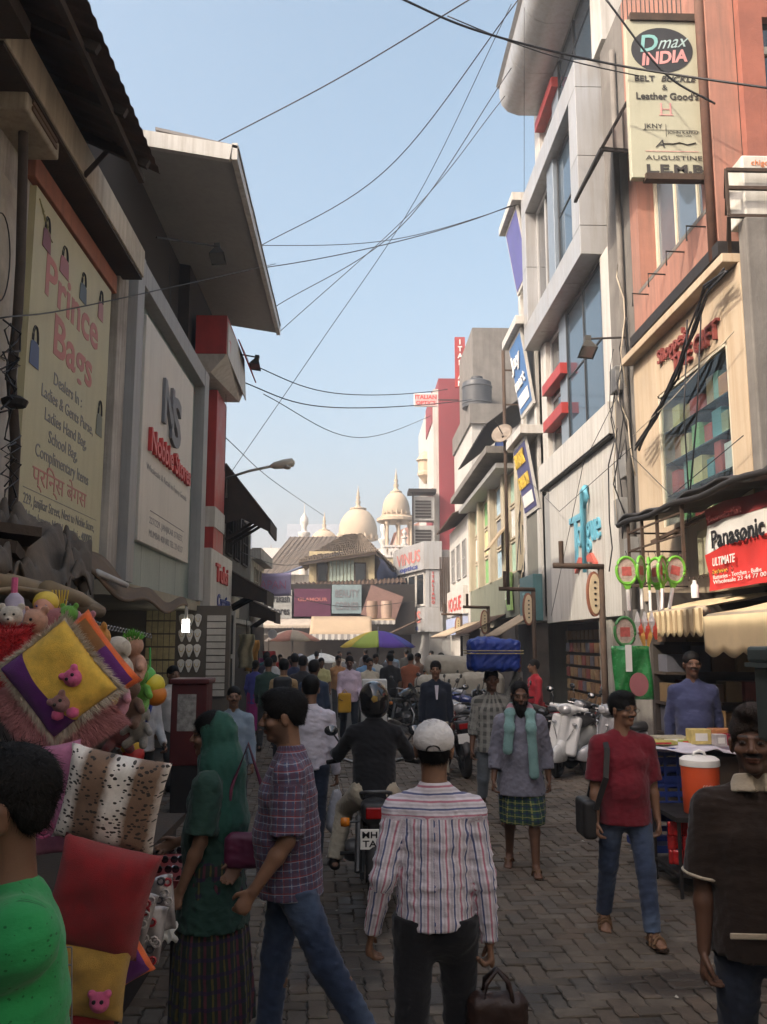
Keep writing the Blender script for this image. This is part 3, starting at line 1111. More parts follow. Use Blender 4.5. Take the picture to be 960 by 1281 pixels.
def pavers():
 a = .112
 ca, sa = math.cos(.05), math.sin(.05)
 A, p = .0085, .112
 warp = lambda x, y: (x + A * math.sin(2 * PI * y / p + .6), y + A * math.sin(2 * PI * x / p))
 big, near = MB(), []
 r = random.Random(3)
 for i in range(-40, 60):
  for j in range(20, 215):
   m = (i - j) % 4
   if m == 0:
    w_, h_ = 2, 1
   elif m == 3:
    w_, h_ = 1, 2
   else:
    continue
   cx, cy = (i + w_ / 2) * a, (j + h_ / 2) * a
   X, Y = cx * ca - cy * sa, cx * sa + cy * ca
   if X < -3.35 or X > 4.55 or Y < 3.0 or Y > 21:
    continue
   if r.random() < .02:
    continue
   g = .004
   x0, x1, y0, y1 = i * a + g, (i + w_) * a - g, j * a + g, (j + h_) * a - g
   nx, ny = (4, 2) if w_ == 2 else (2, 4)
   out = [(x0 + (x1 - x0) * t / nx, y0) for t in range(nx)] + [(x1, y0 + (y1 - y0) * t / ny) for t in range(ny)] + \
                  [(x1 - (x1 - x0) * t / nx, y1) for t in range(nx)] + [(x0, y1 - (y1 - y0) * t / ny) for t in range(ny)]
   tz, tx, ty = r.gauss(0, .0028), r.gauss(0, .018), r.gauss(0, .018)
   n = len(out)
   vs = []
   for lay, (ins, z) in enumerate(((0, -.03), (0, -.006), (.006, 0.))):
    for (x, y) in out:
     xx = x + (cx - x) * ins / .05
     yy = y + (cy - y) * ins / .05
     wx, wy = warp(xx, yy)
     vs.append((wx * ca - wy * sa, wx * sa + wy * ca, z + tz + (x - cx) * tx + (y - cy) * ty))
   fs = [(k, (k + 1) % n, n + (k + 1) % n, n + k) for k in range(n)] + [(n + k, n + (k + 1) % n, 2 * n + (k + 1) % n, 2 * n + k) for k in range(n)] + [tuple(range(2 * n, 3 * n))]
   px = 445 + X / Y * FPX
   if Y > 4.35 and -10 < px < 970 and not (px < 190):
    near.append((Y, vs, fs))
   else:
    big.add(vs, fs)
 near.sort(key=lambda q: q[0])
 for q in near[300:]:
  big.add(q[1], q[2])
 for Y, vs, fs in near[:300]:
  c = np.mean(np.array(vs), 0)
  b = MB().add([np.array(v) - c for v in vs], fs)
  o = b.build('paver', PAV, street, local=True)
  o.location = c
 o = big.build('paver_field', PAV, street)
 tag(o, kind='stuff')
pavers()
lit = MB()
for _ in range(46):
 x, y = random.uniform(-1.6, 3.6), random.uniform(4.6, 14)
 a_ = random.uniform(0, 6.28)
 s_ = random.uniform(.008, .028)
 lit.add([(x + s_ * math.cos(a_ + k * 1.57) * random.uniform(.6, 1.2), y + s_ * math.sin(a_ + k * 1.57), .006 + random.uniform(0, .012)) for k in range(4)], [(0, 1, 2, 3)])
o = lit.build('litter', mat('paper_scraps', (.42, .39, .34), .85, var=.5, scale=2))
tag(o, 'scraps of paper litter scattered over the pavers', 'litter', kind='stuff')
# ---------------------------------------------------------------- shared wall materials
CREAM = mat('cream_plaster', (.50, .44, .34), .85, var=.25, scale=1.2, bump=.3, bscale=25, dirt=.5, dcol=(.16, .13, .10), streak=.5)
OLDW = mat('old_whitewash', (.46, .43, .38), .88, var=.3, scale=1.5, bump=.35, bscale=30, dirt=.7, dcol=(.12, .10, .08), streak=.6)
DKWOOD = mat('dark_timber', (.05, .035, .025), .85, var=.5, scale=4, bump=.6, bscale=30)
GREYPAINT = mat('grey_paint', (.30, .30, .29), .6, var=.15, scale=2, streak=.3, dcol=(.10, .09, .08))
SILVER = mat('silver_panel', (.40, .405, .405), .38, .25, var=.14, scale=.8, dirt=.3, streak=.6, dcol=(.28, .25, .21), spec=.5)
WHITEP = mat('white_panel', (.52, .505, .465), .5, var=.14, scale=1, streak=.6, dirt=.3, dcol=(.27, .235, .19))
GREENP = mat('grey_green_panel', (.20, .255, .235), .45, .1, var=.12, scale=1, streak=.25, dcol=(.09, .10, .09))
RUST = mat('rusted_sheet', (.085, .055, .038), .85, .2, var=.6, scale=3, bump=.5, bscale=40, dirt=.7, dcol=(.035, .026, .02))
IRON = mat('dark_iron', (.03, .026, .024), .65, .4, var=.4, scale=8)
CONC = mat('raw_concrete', (.18, .168, .15), .92, var=.35, scale=1.6, bump=.6, bscale=18, dirt=.6, dcol=(.09, .08, .07), streak=.5)
REDP = mat('red_paint', (.36, .035, .03), .5, var=.25, scale=3, streak=.3, dcol=(.12, .02, .02))
GLASS = glass_mat('blue_glass', (.035, .06, .085))
DGLASS = glass_mat('dark_glass', (.02, .024, .026))
BLACKT = mat('black_ink', (.012, .012, .014), .5, var=.1)
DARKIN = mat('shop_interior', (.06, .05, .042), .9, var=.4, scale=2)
REDI = mat('red_ink', (.50, .045, .04), .5, var=.1)
BLUEI = mat('blue_ink', (.03, .05, .22), .5, var=.1)
PINKI = mat('faded_red_ink', (.42, .16, .14), .6, var=.2)
GREYI = mat('grey_ink', (.16, .16, .17), .6, var=.1)
WHITEI = mat('white_ink', (.75, .74, .70), .5, var=.08)
UX = (0, 1, 0)     # along the left wall, read from the street
LX = (0, -1, 0)    # along the right wall, read from the street
UZ = (0, 0, 1)
def corrugated(name, m, parent, a, b, c, waves=20, amp=.025, solid=.006, ny=2, rag=.0, nper=6):
 """sheet: a->b along the corrugation run, a->c down the slope"""
 a, b, c = (np.array(q, float) for q in (a, b, c))
 nrm = unit(np.cross(b - a, c - a))
 r = random.Random(int(abs(a[0] * 91 + a[1] * 17)))
 jag = [r.uniform(-rag, rag) for _ in range(waves + 1)]
 def fn(u, v):
  p = a + (b - a) * u + (c - a) * v
  if v == 1 and rag:
   p = p + unit(c - a) * jag[int(u * waves)]
  return p + nrm * amp * math.sin(u * waves * 2 * PI)
 return MB().grid(fn, waves * nper, ny).build(name, m, parent, smooth=True, solid=solid)
def window(parent, x, y0, y1, z0, z1, face=-1, frame=None, glass=None, mull=1, trans=0, t=.05, dep=.06, name='window'):
 """window in a plane x = const; face = -1 looks towards -X, +1 towards +X"""
 fm = frame or WHITEP
 b = MB()
 xa, xb = x, x + face * dep
 b.box(xa, y0, z0, xb, y0 + t, z1).box(xa, y1 - t, z0, xb, y1, z1).box(xa, y0 + t, z0, xb, y1 - t, z0 + t).box(xa, y0 + t, z1 - t, xb, y1 - t, z1)
 for i in range(1, mull + 1):
  yy = y0 + (y1 - y0) * i / (mull + 1)
  b.box(xa, yy - t * .4, z0 + t, xb - face * .01, yy + t * .4, z1 - t)
 for i in range(1, trans + 1):
  zz = z0 + (z1 - z0) * i / (trans + 1)
  b.box(xa, y0 + t, zz - t * .4, xb - face * .02, y1 - t, zz + t * .4)
 o = b.build(name, fm, parent, bevel=.006)
 for i in range(mull + 1):
  ya = y0 + (y1 - y0) * i / (mull + 1)
  yb = y0 + (y1 - y0) * (i + 1) / (mull + 1)
  MB().box(x + face * dep * .2, ya + t * .4, z0 + t * .5, x + face * dep * .35, yb - t * .4, z1 - t * .5).build('pane', glass or GLASS, o)
 return o
def floodlight(base, tip, label, aim=(.3, -.2, -1)):
 t = thing('floodlight', label, 'floodlight', tuple(base))
 base, tip = np.array(base), np.array(tip)
 MB().cyl(base, tip, .018, n=8).build('arm', IRON, t)
 u, v, d = basis(aim)
 MB().obox(tip + d * .02, (.05, .05, .06), (u, v, d)).add([tip + d * .07 + u * a * .06 + v * b * .05 for a, b in ((-1, -1), (1, -1), (1, 1), (-1, 1))] +
  [tip + d * .27 + u * a * .17 + v * b * .13 for a, b in ((-1, -1), (1, -1), (1, 1), (-1, 1))],
  [(3, 2, 1, 0), (0, 1, 5, 4), (1, 2, 6, 5), (2, 3, 7, 6), (3, 0, 4, 7)]).build('housing', mat('lamp_housing', (.06, .058, .05), .6, .3, var=.4, scale=9), t)
 MB().obox(tip + d * .25, (.15, .11, .004), (u, v, d)).build('lens', glass_mat('lamp_lens', (.12, .12, .11)), t)
 return t
# ---------------------------------------------------------------- left: bag shop building
bs = thing('bag_shop_building', 'weathered cream two storey shop house carrying the tall handbag banner', 'building', (-3.3, 5, 0))
MB().box(-7, -9, 3.0, -3.3, 11.15, 7.3).build('wall', OLDW, bs)
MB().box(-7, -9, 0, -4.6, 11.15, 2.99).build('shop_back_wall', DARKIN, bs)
MB().box(-4.6, 10.9, 0, -3.32, 11.15, 2.99).build('side_wall', CONC, bs)
MB().box(-3.3, 8.15, 6.58, -3.2, 11.12, 6.82).build('fascia_board', mat('terracotta_board', (.34, .135, .085), .8, var=.3, scale=3, streak=.3), bs, bevel=.01)
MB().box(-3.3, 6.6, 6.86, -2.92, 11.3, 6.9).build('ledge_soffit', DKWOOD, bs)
MB().box(-3.3, 6.6, 6.9, -2.9, 11.32, 7.28).build('ledge', CREAM, bs, bevel=.01)
MB().box(-3.3, 5.0, 6.9, -2.7, 6.58, 7.05).build('timber_beam', DKWOOD, bs)
# set-back dark upper storey and its tin roof
MB().box(-8, -9, 7.3, -4.3, 14.0, 9.0).build('upper_wall', DKWOOD, bs)  # unseen height and reach behind the camera shaped to shade the street
cr = corrugated('tin_roof', RUST, bs, (-2.2, -4.0, 7.12), (-2.2, 9.1, 7.16), (-5.2, -4.0, 8.5), 74, .008, rag=0)
for i in range(14):
 y = -3.2 + i * .92
 MB().bar((-2.25, y, 7.07), (-4.4, y, 8.05), .06, .09).build('rafter', DKWOOD, bs)
MB().box(-2.42, -4.0, 7.02, -2.36, 9.05, 7.1).build('eave_batten', DKWOOD, bs)
corrugated('tin_roof', RUST, bs, (-3.6, 9.1, 7.9), (-3.6, 14.1, 7.9), (-8, 9.1, 9.6), 26, .022)
MB().bar((-2.9, 8.7, 6.9), (-2.5, 8.9, 7.6), .04, .05).build('strut', DKWOOD, bs)
# window air conditioner box on the ledge
ac = thing('air_conditioner', 'old beige boxed air conditioner above the handbag banner under the tin eave', 'air conditioner', tuple(aX(40, 130, -2.95)))
c = aX(38, 112, -2.95)
MB().box(-3.5, c[1] - .05, c[2] - .22, -2.95, c[1] + .8, c[2] + .22).build('casing', mat('beige_metal', (.38, .33, .25), .6, .2, var=.25, scale=3, streak=.4), ac, bevel=.02)
for i in range(5):
 MB().box(-2.955, c[1] + .06, c[2] - .16 + i * .065, -2.935, c[1] + .7, c[2] - .12 + i * .065).build('slat', mat('brown_grille', (.14, .09, .06), .6), ac)
# downpipe with a knot of cable
dp = thing('downpipe', 'dark bent downpipe wrapped in cables left of the handbag banner', 'pipe', tuple(aX(16, 690, -3.1)))
pp = [aX(14, 690, -3.12), aX(16, 640, -3.12), aX(20, 560, -3.12), aX(14, 470, -3.12), aX(22, 400, -3.12), aX(26, 330, -3.12), aX(29, 200, -3.12), aX(30, 130, -3.12)]
MB().tube(pp, .045, 9).build('pipe', mat('grimy_pipe', (.06, .045, .035), .8, var=.5, scale=8, bump=.4), dp, smooth=True)
for i in range(7):
 y0 = random.uniform(380, 560)
 q = [aX(8 + random.uniform(-8, 20), y0 + k * 14 + random.uniform(-8, 8), -3.05 + random.uniform(-.03, .04)) for k in range(8)]
 MB().tube(q, .009, 5).build('cable', BLACKT, dp, smooth=True)
MB().lathe([(.0, 0), (.1, .0), (.12, .05), (.06, .09), (0, .1)], aX(18, 508, -3.06), 12).build('insulator', IRON, dp)
def bag_icon(parent, y, z, w_, h_, cm, x=-3.225):
 pts = [(-.5, 0), (.5, 0), (.42, .55), (.2, .62), (-.2, .62), (-.42, .55)]
 o = MB().prism([(x, y + a * w_, z + b * h_) for a, b in pts], (.004, 0, 0)).build('printed_bag', cm, parent)
 for s_ in (-1, 1):
  MB().tube([(x + .004, y + s_ * .06 * w_ + .26 * w_ * math.cos(t), z + h_ * (.6 + .4 * math.sin(t))) for t in np.linspace(0, PI, 9)], .006, 4).build('printed_strap', BLACKT, o)
# the banner
bn = thing('shop_banner', 'faded cream banner lettered Prince Bags with printed handbags', 'banner', (-3.25, 9.6, 3.1))
BANM = mat('faded_banner', (.46, .43, .27), .6, var=.18, scale=.9, dirt=.3, dcol=(.30, .26, .17), streak=.25)
MB().box(-3.3, 8.28, 3.1, -3.23, 10.98, 6.55).build('banner_cloth', BANM, bn)
xb = -3.229
text('Prince', PINKI, bn, (xb, 8.62, 5.58), UX, UZ, .62, width=1.85, bold=.02, align='LEFT')
text('Bags', PINKI, bn, (xb, 8.95, 5.05), UX, UZ, .62, width=1.35, bold=.02, align='LEFT')
for s_, y, z, w_ in (('Dealers In :', 9.05, 4.72, .95), ('Ladies & Gents Purse,', 8.72, 4.50, 1.75), ('Ladies Hand Bag,', 8.85, 4.28, 1.4), ('School Bag,', 9.0, 4.07, .95), ('Complimentary Items', 8.65, 3.86, 1.75)):
 text(s_, GREYI, bn, (xb, y, z), UX, UZ, .19, width=w_, align='LEFT', bold=.004)
text('\u092a\u094d\u0930\u093f\u0902\u0928\u094d\u0938 \u092c\u0947\u0917\u0938', PINKI, bn, (xb, 8.62, 3.58), UX, UZ, .26, width=1.75, align='LEFT')
MB().box(xb, 8.4, 3.49, xb + .002, 10.8, 3.497).build('printed_rule', GREYI, bn)
text('229, Janjikar Street, Next to Noble Store,', GREYI, bn, (xb, 8.42, 3.34), UX, UZ, .15, width=2.3, align='LEFT')
text('Near Jumma Masjid, Mumbai - 400002', GREYI, bn, (xb, 8.5, 3.18), UX, UZ, .15, width=2.15, align='LEFT')
bag_icon(bn, 8.62, 6.02, .24, .36, mat('print_plum', (.18, .06, .08), .6))
bag_icon(bn, 9.18, 5.98, .30, .34, mat('print_rose', (.33, .12, .13), .6))
bag_icon(bn, 9.85, 5.95, .26, .36, mat('print_teal', (.08, .11, .13), .6))
bag_icon(bn, 10.55, 6.0, .22, .38, mat('print_pink', (.38, .17, .17), .6))
bag_icon(bn, 8.47, 4.72, .26, .42, mat('print_blue', (.07, .10, .19), .6))
bag_icon(bn, 10.72, 4.55, .26, .45, mat('print_grey', (.17, .18, .14), .6))
for i in range(5):
 MB().tube([(xb + .003, 8.36 + i * .05, 6.45 - i * .03), (xb + .003, 8.42 + i * .06, 6.40 - i * .05), (xb + .003, 8.5 + i * .07, 6.38 - i * .05)], .008, 4).build('printed_leaf', mat('print_olive', (.25, .23, .10), .7), bn)
# pasted paper left of the pipe
MB().box(-3.3, 7.35, 4.6, -3.285, 7.95, 6.3).build('pasted_poster', mat('old_paper', (.44, .40, .33), .9, var=.3, scale=3, dirt=.5, dcol=(.2, .17, .13)), bs)
q = [( -3.283, 7.66 + .22 * math.cos(t), 5.5 + .42 * math.sin(t)) for t in np.linspace(0, 2 * PI, 24)]
MB().tube(q, .008, 4).build('printed_outline', BLACKT, bs)
# ---------------------------------------------------------------- left: green clad store
ns = thing('clad_store_building', 'store front clad in grey green panels with big white sign board', 'building', (-3.3, 14, 0))
MB().box(-7, 11.16, 2.85, -3.34, 17.6, 7.38).build('wall', CONC, ns)
MB().box(-3.3, 11.17, 2.95, -3.18, 11.62, 7.2).build('white_pilaster', OLDW, ns, bevel=.01)
MB().box(-3.3, 11.63, 2.80, -3.05, 12.0, 7.45).build('frame_post', GREYPAINT, ns, bevel=.008)
MB().box(-3.3, 17.05, 2.80, -3.05, 17.5, 7.45).build('frame_post', GREYPAINT, ns, bevel=.008)
MB().box(-3.3, 12.0, 7.1, -3.06, 17.05, 7.44).build('frame_head', GREYPAINT, ns, bevel=.008)
for i in range(4):
 for j in range(2):
  y0, y1 = 12.01 + i * 1.262, 12.01 + (i + 1) * 1.262 - .012
  z0, z1 = (2.83, 4.95) if j == 0 else (4.962, 7.09)
  MB().box(-3.34, y0, z0, -3.26, y1, z1).build('panel', GREENP, ns, bevel=.004)
MB().box(-5.2, 11.2, 0, -5.1, 17.6, 2.84).build('shop_back_wall', DARKIN, ns)
MB().box(-5.1, 11.2, 2.6, -3.1, 17.5, 2.79).build('shop_ceiling', mat('shop_ceiling', (.30, .27, .2), .8), ns)
MB().box(-5.1, 17.4, 0, -3.4, 17.6, 2.6).build('side_wall', OLDW, ns)
nb_ = thing('sign_board', 'white raised sign board lettered Nobble Stores in red', 'sign', (-3.2, 14.4, 3.46))
MB().box(-3.258, 12.6, 3.46, -3.16, 16.42, 6.88).build('board', mat('cream_board', (.58, .54, .47), .55, var=.14, scale=.8, streak=.3, dcol=(.36, .32, .27)), nb_, bevel=.01)
text('N', GREYI, nb_, (-3.158, 13.75, 5.55), UX, UZ, 1.0, width=.75, ext=.05, bold=.03, align='LEFT', label='grey raised letter of the store monogram')
text('S', GREYI, nb_, (-3.15, 14.35, 5.35), UX, UZ, 1.15, width=.75, ext=.05, bold=.03, align='LEFT')
text('Nobble Stores', REDI, nb_, (-3.158, 12.95, 4.88), UX, UZ, .50, width=3.15, ext=.06, bold=.02, align='LEFT')
text('Wholesale & Retail in Fancy Goods', GREYI, nb_, (-3.158, 12.95, 4.58), UX, UZ, .15, width=3.1, align='LEFT', ext=.001)
MB().box(-3.158, 13.3, 3.99, -3.154, 15.9, 4.0).build('printed_rule', GREYI, nb_)
text('227/229, JANJIKAR STREET,', GREYI, nb_, (-3.158, 13.25, 3.80), UX, UZ, .15, width=2.6, align='LEFT', ext=.001)
text('MUMBAI 400 002 TEL 23 42 57', GREYI, nb_, (-3.158, 13.25, 3.60), UX, UZ, .15, width=2.6, align='LEFT', ext=.001)
# ---------------------------------------------------------------- left: canopy building
cb = thing('canopy_building', 'dark set back building under a broad sloping grey canopy', 'building', (-4.2, 18, 0))
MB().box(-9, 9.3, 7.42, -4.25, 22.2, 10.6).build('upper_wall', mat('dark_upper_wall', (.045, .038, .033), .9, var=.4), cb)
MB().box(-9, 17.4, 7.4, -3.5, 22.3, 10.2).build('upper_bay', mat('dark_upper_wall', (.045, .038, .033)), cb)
MB().box(-7, 17.62, 0, -3.45, 21.6, 7.38).build('wall', OLDW, cb)
ca = np.array([aX(290, 206, -2.0), aX(346, 412, -2.0)])
yn, yf, ze = ca[0][1], ca[1][1], (ca[0][2] + ca[1][2]) / 2
inn = aY(150, 176, yn)
SOF = mat('canopy_soffit', (.34, .33, .30), .6, .1, var=.18, scale=.7, streak=.3, dcol=(.2, .18, .15))
xi, zi = inn[0], inn[2]
MB().add([(-2.0, yn, ze), (-2.0, yf, ze), (xi, yf, zi), (xi, yn, zi), (-2.0, yn, ze + .12), (-2.0, yf, ze + .12), (xi, yf, zi + .12), (xi, yn, zi + .12)],
         [(0, 1, 2, 3), (7, 6, 5, 4), (0, 4, 5, 1), (1, 5, 6, 2), (2, 6, 7, 3), (3, 7, 4, 0)]).build('canopy', SOF, cb)
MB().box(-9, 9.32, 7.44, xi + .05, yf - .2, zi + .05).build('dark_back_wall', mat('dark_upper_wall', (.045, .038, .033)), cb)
MB().bar((-2.0, yn - .06, ze + .06), (xi, yn - .06, zi + .06), .10, .26).build('fascia', WHITEP, cb)
MB().box(-1.99, yn - .1, ze - .06, -1.9, yf, ze + .22).build('fascia', WHITEP, cb)
for i in range(4):
 l_ = (yf - yn) / 4
 MB().add([(-1.88, yn - .1 + i * l_, ze + .12 + (i % 2) * .02), (-1.88, yn - .14 + (i + 1) * l_, ze + .12), (-3.2, yn - .14 + (i + 1) * l_, ze + .42), (-3.2, yn - .1 + i * l_, ze + .42),
              (-1.88, yn - .1 + i * l_, ze + .17 + (i % 2) * .02), (-1.88, yn - .14 + (i + 1) * l_, ze + .17), (-3.2, yn - .14 + (i + 1) * l_, ze + .47), (-3.2, yn - .1 + i * l_, ze + .47)],
             [(0, 1, 2, 3), (7, 6, 5, 4), (0, 4, 5, 1), (1, 5, 6, 2), (2, 6, 7, 3), (3, 7, 4, 0)]).build('roof_sheet', mat('grey_roof_sheet', (.22, .21, .20), .7, .3), cb)
MB().box(-9, yn + .3, 10.62, -4.5, yf, 10.8).build('roof', RUST, cb)
MB().box(-3.45, 17.62, 2.7, -3.36, 19.0, 7.3).build('siding_back', OLDW, cb)
for i in range(34):
 MB().box(-3.36, 17.62, 2.72 + i * .135, -3.31, 18.98, 2.72 + i * .135 + .10).build('siding_board', CREAM, cb)
MB().box(-3.46, 19.0, 2.5, -3.12, 20.4, 7.6).build('red_pillar', REDP, cb, bevel=.01)
MB().box(-3.44, 18.99, 4.5, -3.10, 20.42, 4.95).build('pillar_band', WHITEP, cb)
hs = thing('hanging_box_sign', 'red and white slanted box sign jutting over the red pillar', 'sign', (-3.3, 18.8, 7.4))
b0, b1, b2 = aY(299, 502, 20.2), aY(246, 392, 17.6), aY(252, 440, 17.6)
MB().box(-3.4, 17.7, b2[2], -2.75, 20.2, b1[2]).build('red_box', REDP, hs)
MB().add([(-3.4, 17.7, b2[2] - .01), (-2.74, 17.7, b2[2] - .01), (-2.68, 20.3, b2[2] - .01), (-3.4, 20.3, b2[2] - .01), (-3.4, 17.9, b2[2] - .35), (-3.1, 17.9, b2[2] - .35), (b0[0], 20.3, b0[2]), (-3.3, 20.3, b0[2])],
         [(0, 1, 2, 3), (7, 6, 5, 4), (0, 4, 5, 1), (1, 5, 6, 2), (2, 6, 7, 3), (3, 7, 4, 0)]).build('white_underbox', WHITEP, hs)
MB().add([(-2.745, 17.8, b1[2] - .1), (-2.72, 20.3, b1[2] - .1), (-2.66, 20.3, b0[2] + .05), (-2.74, 17.8, b2[2])], [(0, 1, 2, 3)]).build('face', WHITEP, hs, solid=.02)
MB().add([(-2.73, 19.3, b1[2] + .05), (-2.70, 20.5, b1[2] + .05), (-2.45, 20.5, b0[2] + .55), (-2.6, 19.4, b0[2] + .9)], [(0, 1, 2, 3)]).build('side_flap', REDP, hs, solid=.03)
text('Tulsi', REDI, hs, (-2.725, 17.95, b2[2] + .15), UX, UZ, .35, width=1.1, align='LEFT', ext=.004)
ts = thing('shop_sign', 'white wall sign reading Tulsi Creation beside the red pillar', 'sign', (-3.3, 19.8, 2.6))
MB().box(-3.45, 18.2, 2.55, -3.02, 21.3, 3.95).build('board', WHITEP, ts, bevel=.01)
text('Tulsi', REDI, ts, (-3.018, 18.75, 3.3), UX, UZ, .55, width=1.7, ext=.04, bold=.02, align='LEFT')
text('Creation', BLUEI, ts, (-3.018, 19.1, 2.75), UX, UZ, .42, width=1.9, ext=.02, bold=.02, align='LEFT')
floodlight(aX(196, 297, -3.05), aX(272, 308, -2.45), 'dark floodlight on a long arm below the grey canopy', aim=(.1, -.25, -1))
floodlight(aX(282, 440, -3.0), aX(322, 447, -2.4), 'small floodlight on an arm beside the red box sign', aim=(-.15, -.2, -1))
# ---------------------------------------------------------------- left: old timber houses further on
def old_house(name, label, y0, yw, x, H_, aw, wallm):
 y1 = y0 + 1.9
 t = thing(name, label, 'building', (x, (y0 + yw) / 2, 0))
 MB().box(x - 4, y0, 0, x, yw, H_).build('wall', wallm, t)
 for (zz, dx, dz, wv) in aw:
  corrugated('tin_awning', RUST, t, (x, y0 - .2, zz), (x, y1 - .3, zz), (x + dx, y0 - .2, zz - dz), wv, .03, rag=.03)
  MB().box(x + dx - .03, y0 - .2, zz - dz - .32, x + dx + .02, y1 - .3, zz - dz + .03).build('awning_fascia', DKWOOD, t)
  MB().prism([(x, y0 - .18, zz - .03), (x + dx, y0 - .18, zz - dz - .03), (x + dx, y0 - .18, zz - dz - .3), (x + dx * .4, y0 - .18, zz - dz * .8 - .25), (x, y0 - .18, zz - dz - .1)], (0, .03, 0)).build('awning_cheek', DKWOOD, t)
  for k in range(3):
   yy = y0 + .2 + k * (y1 - y0 - .8) / 2
   MB().bar((x, yy, zz - dz - .45), (x + dx * .85, yy, zz - dz * .85 - .04), .07, .07).build('bracket', DKWOOD, t)
 return t
h1 = old_house('timber_house', 'dark old timber house with two sagging tin awnings by the street lamp', 21.7, 27.2, -3.3, 6.0, [(6.45, 1.15, 1.45, 8), (3.85, 1.1, .62, 8)], mat('grey_timber', (.13, .115, .10), .9, var=.4, scale=2, streak=.5, bump=.4))
for i, (ya, yb) in enumerate(((22.0, 22.9), (23.4, 24.4), (25.0, 26.2))):
 window(h1, -3.3, ya, yb, 4.2, 5.5, 1, DKWOOD, DGLASS, 1, 1)
MB().box(-3.3, 21.75, 2.5, -3.2, 27, 2.62).build('ledge', OLDW, h1)
MB().box(-3.3, 22.2, 2.65, -3.22, 24.3, 3.2).build('name_board', CREAM, h1)
MB().box(-3.3, 22.3, 0, -3.25, 26.8, 2.4).build('shop_front', DARKIN, h1)
h2 = old_house('timber_house', 'low pale house beyond the timber house with a small tin awning', 27.4, 31.5, -3.3, 4.9, [(3.3, .8, .4, 8)], OLDW)
MB().box(-3.3, 27.5, 4.6, -3.0, 31.4, 4.95).build('cornice', OLDW, h2)
for ya in (28.2, 30.0):
 window(h2, -3.3, ya, ya + 1.0, 3.5, 4.4, 1, CREAM, DGLASS, 1, 1)
MB().box(-3.3, 27.7, 0, -3.25, 31.3, 2.5).build('shop_front', DARKIN, h2)
# street lamp reaching from the timber house
sl_ = thing('street_lamp', 'cobra head street lamp reaching over the street from the left eaves', 'street lamp', tuple(aY(285, 597, 21.5)))
a_, b_, e_ = aY(284, 598, 21.5), aY(341, 583, 21.5), aY(369, 578, 21.5)
MB().tube([a_ + np.array([0, 0, -.5]), a_, (a_ + b_) / 2 + np.array([0, 0, .03]), b_], .035, 8).build('arm', mat('pale_pole', (.33, .31, .27), .6, .3), sl_, smooth=True)
d_ = unit(e_ - b_)
MB().tube([b_ - d_ * .05, b_ + d_ * .05, b_ + d_ * .3, e_ - d_ * .05, e_], .1, 10, rs=[.04, .09, .12, .11, .03]).build('lamp_head', mat('lamp_cream', (.50, .45, .36), .5), sl_, smooth=True)
MB().lathe([(.0, -.1), (.08, -.08), (.11, 0), (.0, .02)], b_ + d_ * .38 + np.array([0, 0, -.06]), 12).build('lamp_glass', glass_mat('milk_glass', (.3, .28, .24), .3), sl_, smooth=True)
# ---------------------------------------------------------------- right: silver clad building with the blue logo
sb = thing('silver_clad_building', 'tall silver clad building with boxed window frame and curved cornice', 'building', (4.4, 17, 0))
BLUEG = mat('blue_grey_column', (.22, .26, .30), .4, .3, var=.1)
MB().box(5.2, 14.36, 2.4, 9, 20.6, 16).build('core_wall', GREYPAINT, sb)
MB().box(6.4, 14.36, 0, 9, 20.6, 2.39).build('shop_back_wall', DARKIN, sb)
ys = np.linspace(14.32, 19.45, 7)
for i in range(6):
 MB().box(4.40, ys[i], 2.43, 4.52, ys[i + 1] - .014, 5.46).build('panel', WHITEP, sb, bevel=.004)
MB().box(4.52, 14.36, 2.43, 5.2, 20.5, 5.46).build('panel_backing', GREYPAINT, sb)
MB().box(4.30, 14.28, 5.47, 5.2, 19.9, 5.5).build('ledge_soffit', IRON, sb)
for i in range(4):
 MB().box(4.28, 14.25 + i * 1.42, 5.5, 5.2, 14.25 + (i + 1) * 1.42 - .012, 6.06).build('ledge_panel', WHITEP, sb, bevel=.005)
def storey(z0, z1, brk):
 MB().box(4.46, 14.36, z0, 5.2, 15.0, z1).build('corner_column', WHITEP, sb, bevel=.006)
 MB().box(4.47, 17.75, z0, 5.2, 18.35, z1).build('blue_column', BLUEG, sb, bevel=.01)
 MB().box(4.44, 19.55, z0, 5.2, 20.1, z1).build('corner_column', WHITEP, sb, bevel=.006)
 window(sb, 4.53, 15.02, 17.73, z0, z1, -1, mat('dark_frame', (.05, .055, .06), .4, .5), GLASS, 1, 1, .05)
 window(sb, 4.6, 18.37, 19.53, z0, z1, -1, SILVER, DGLASS, 0, 1, .08)
 for z in brk:
  MB().box(4.32, 17.70, z, 4.71, 18.4, z + .24).box(4.32, 18.4, z, 4.56, 19.5, z + .24).build('red_bracket', REDP, sb, bevel=.006)
storey(6.06, 9.0, (6.78, 7.65))
storey(12.95, 15.6, (13.25, 14.3))
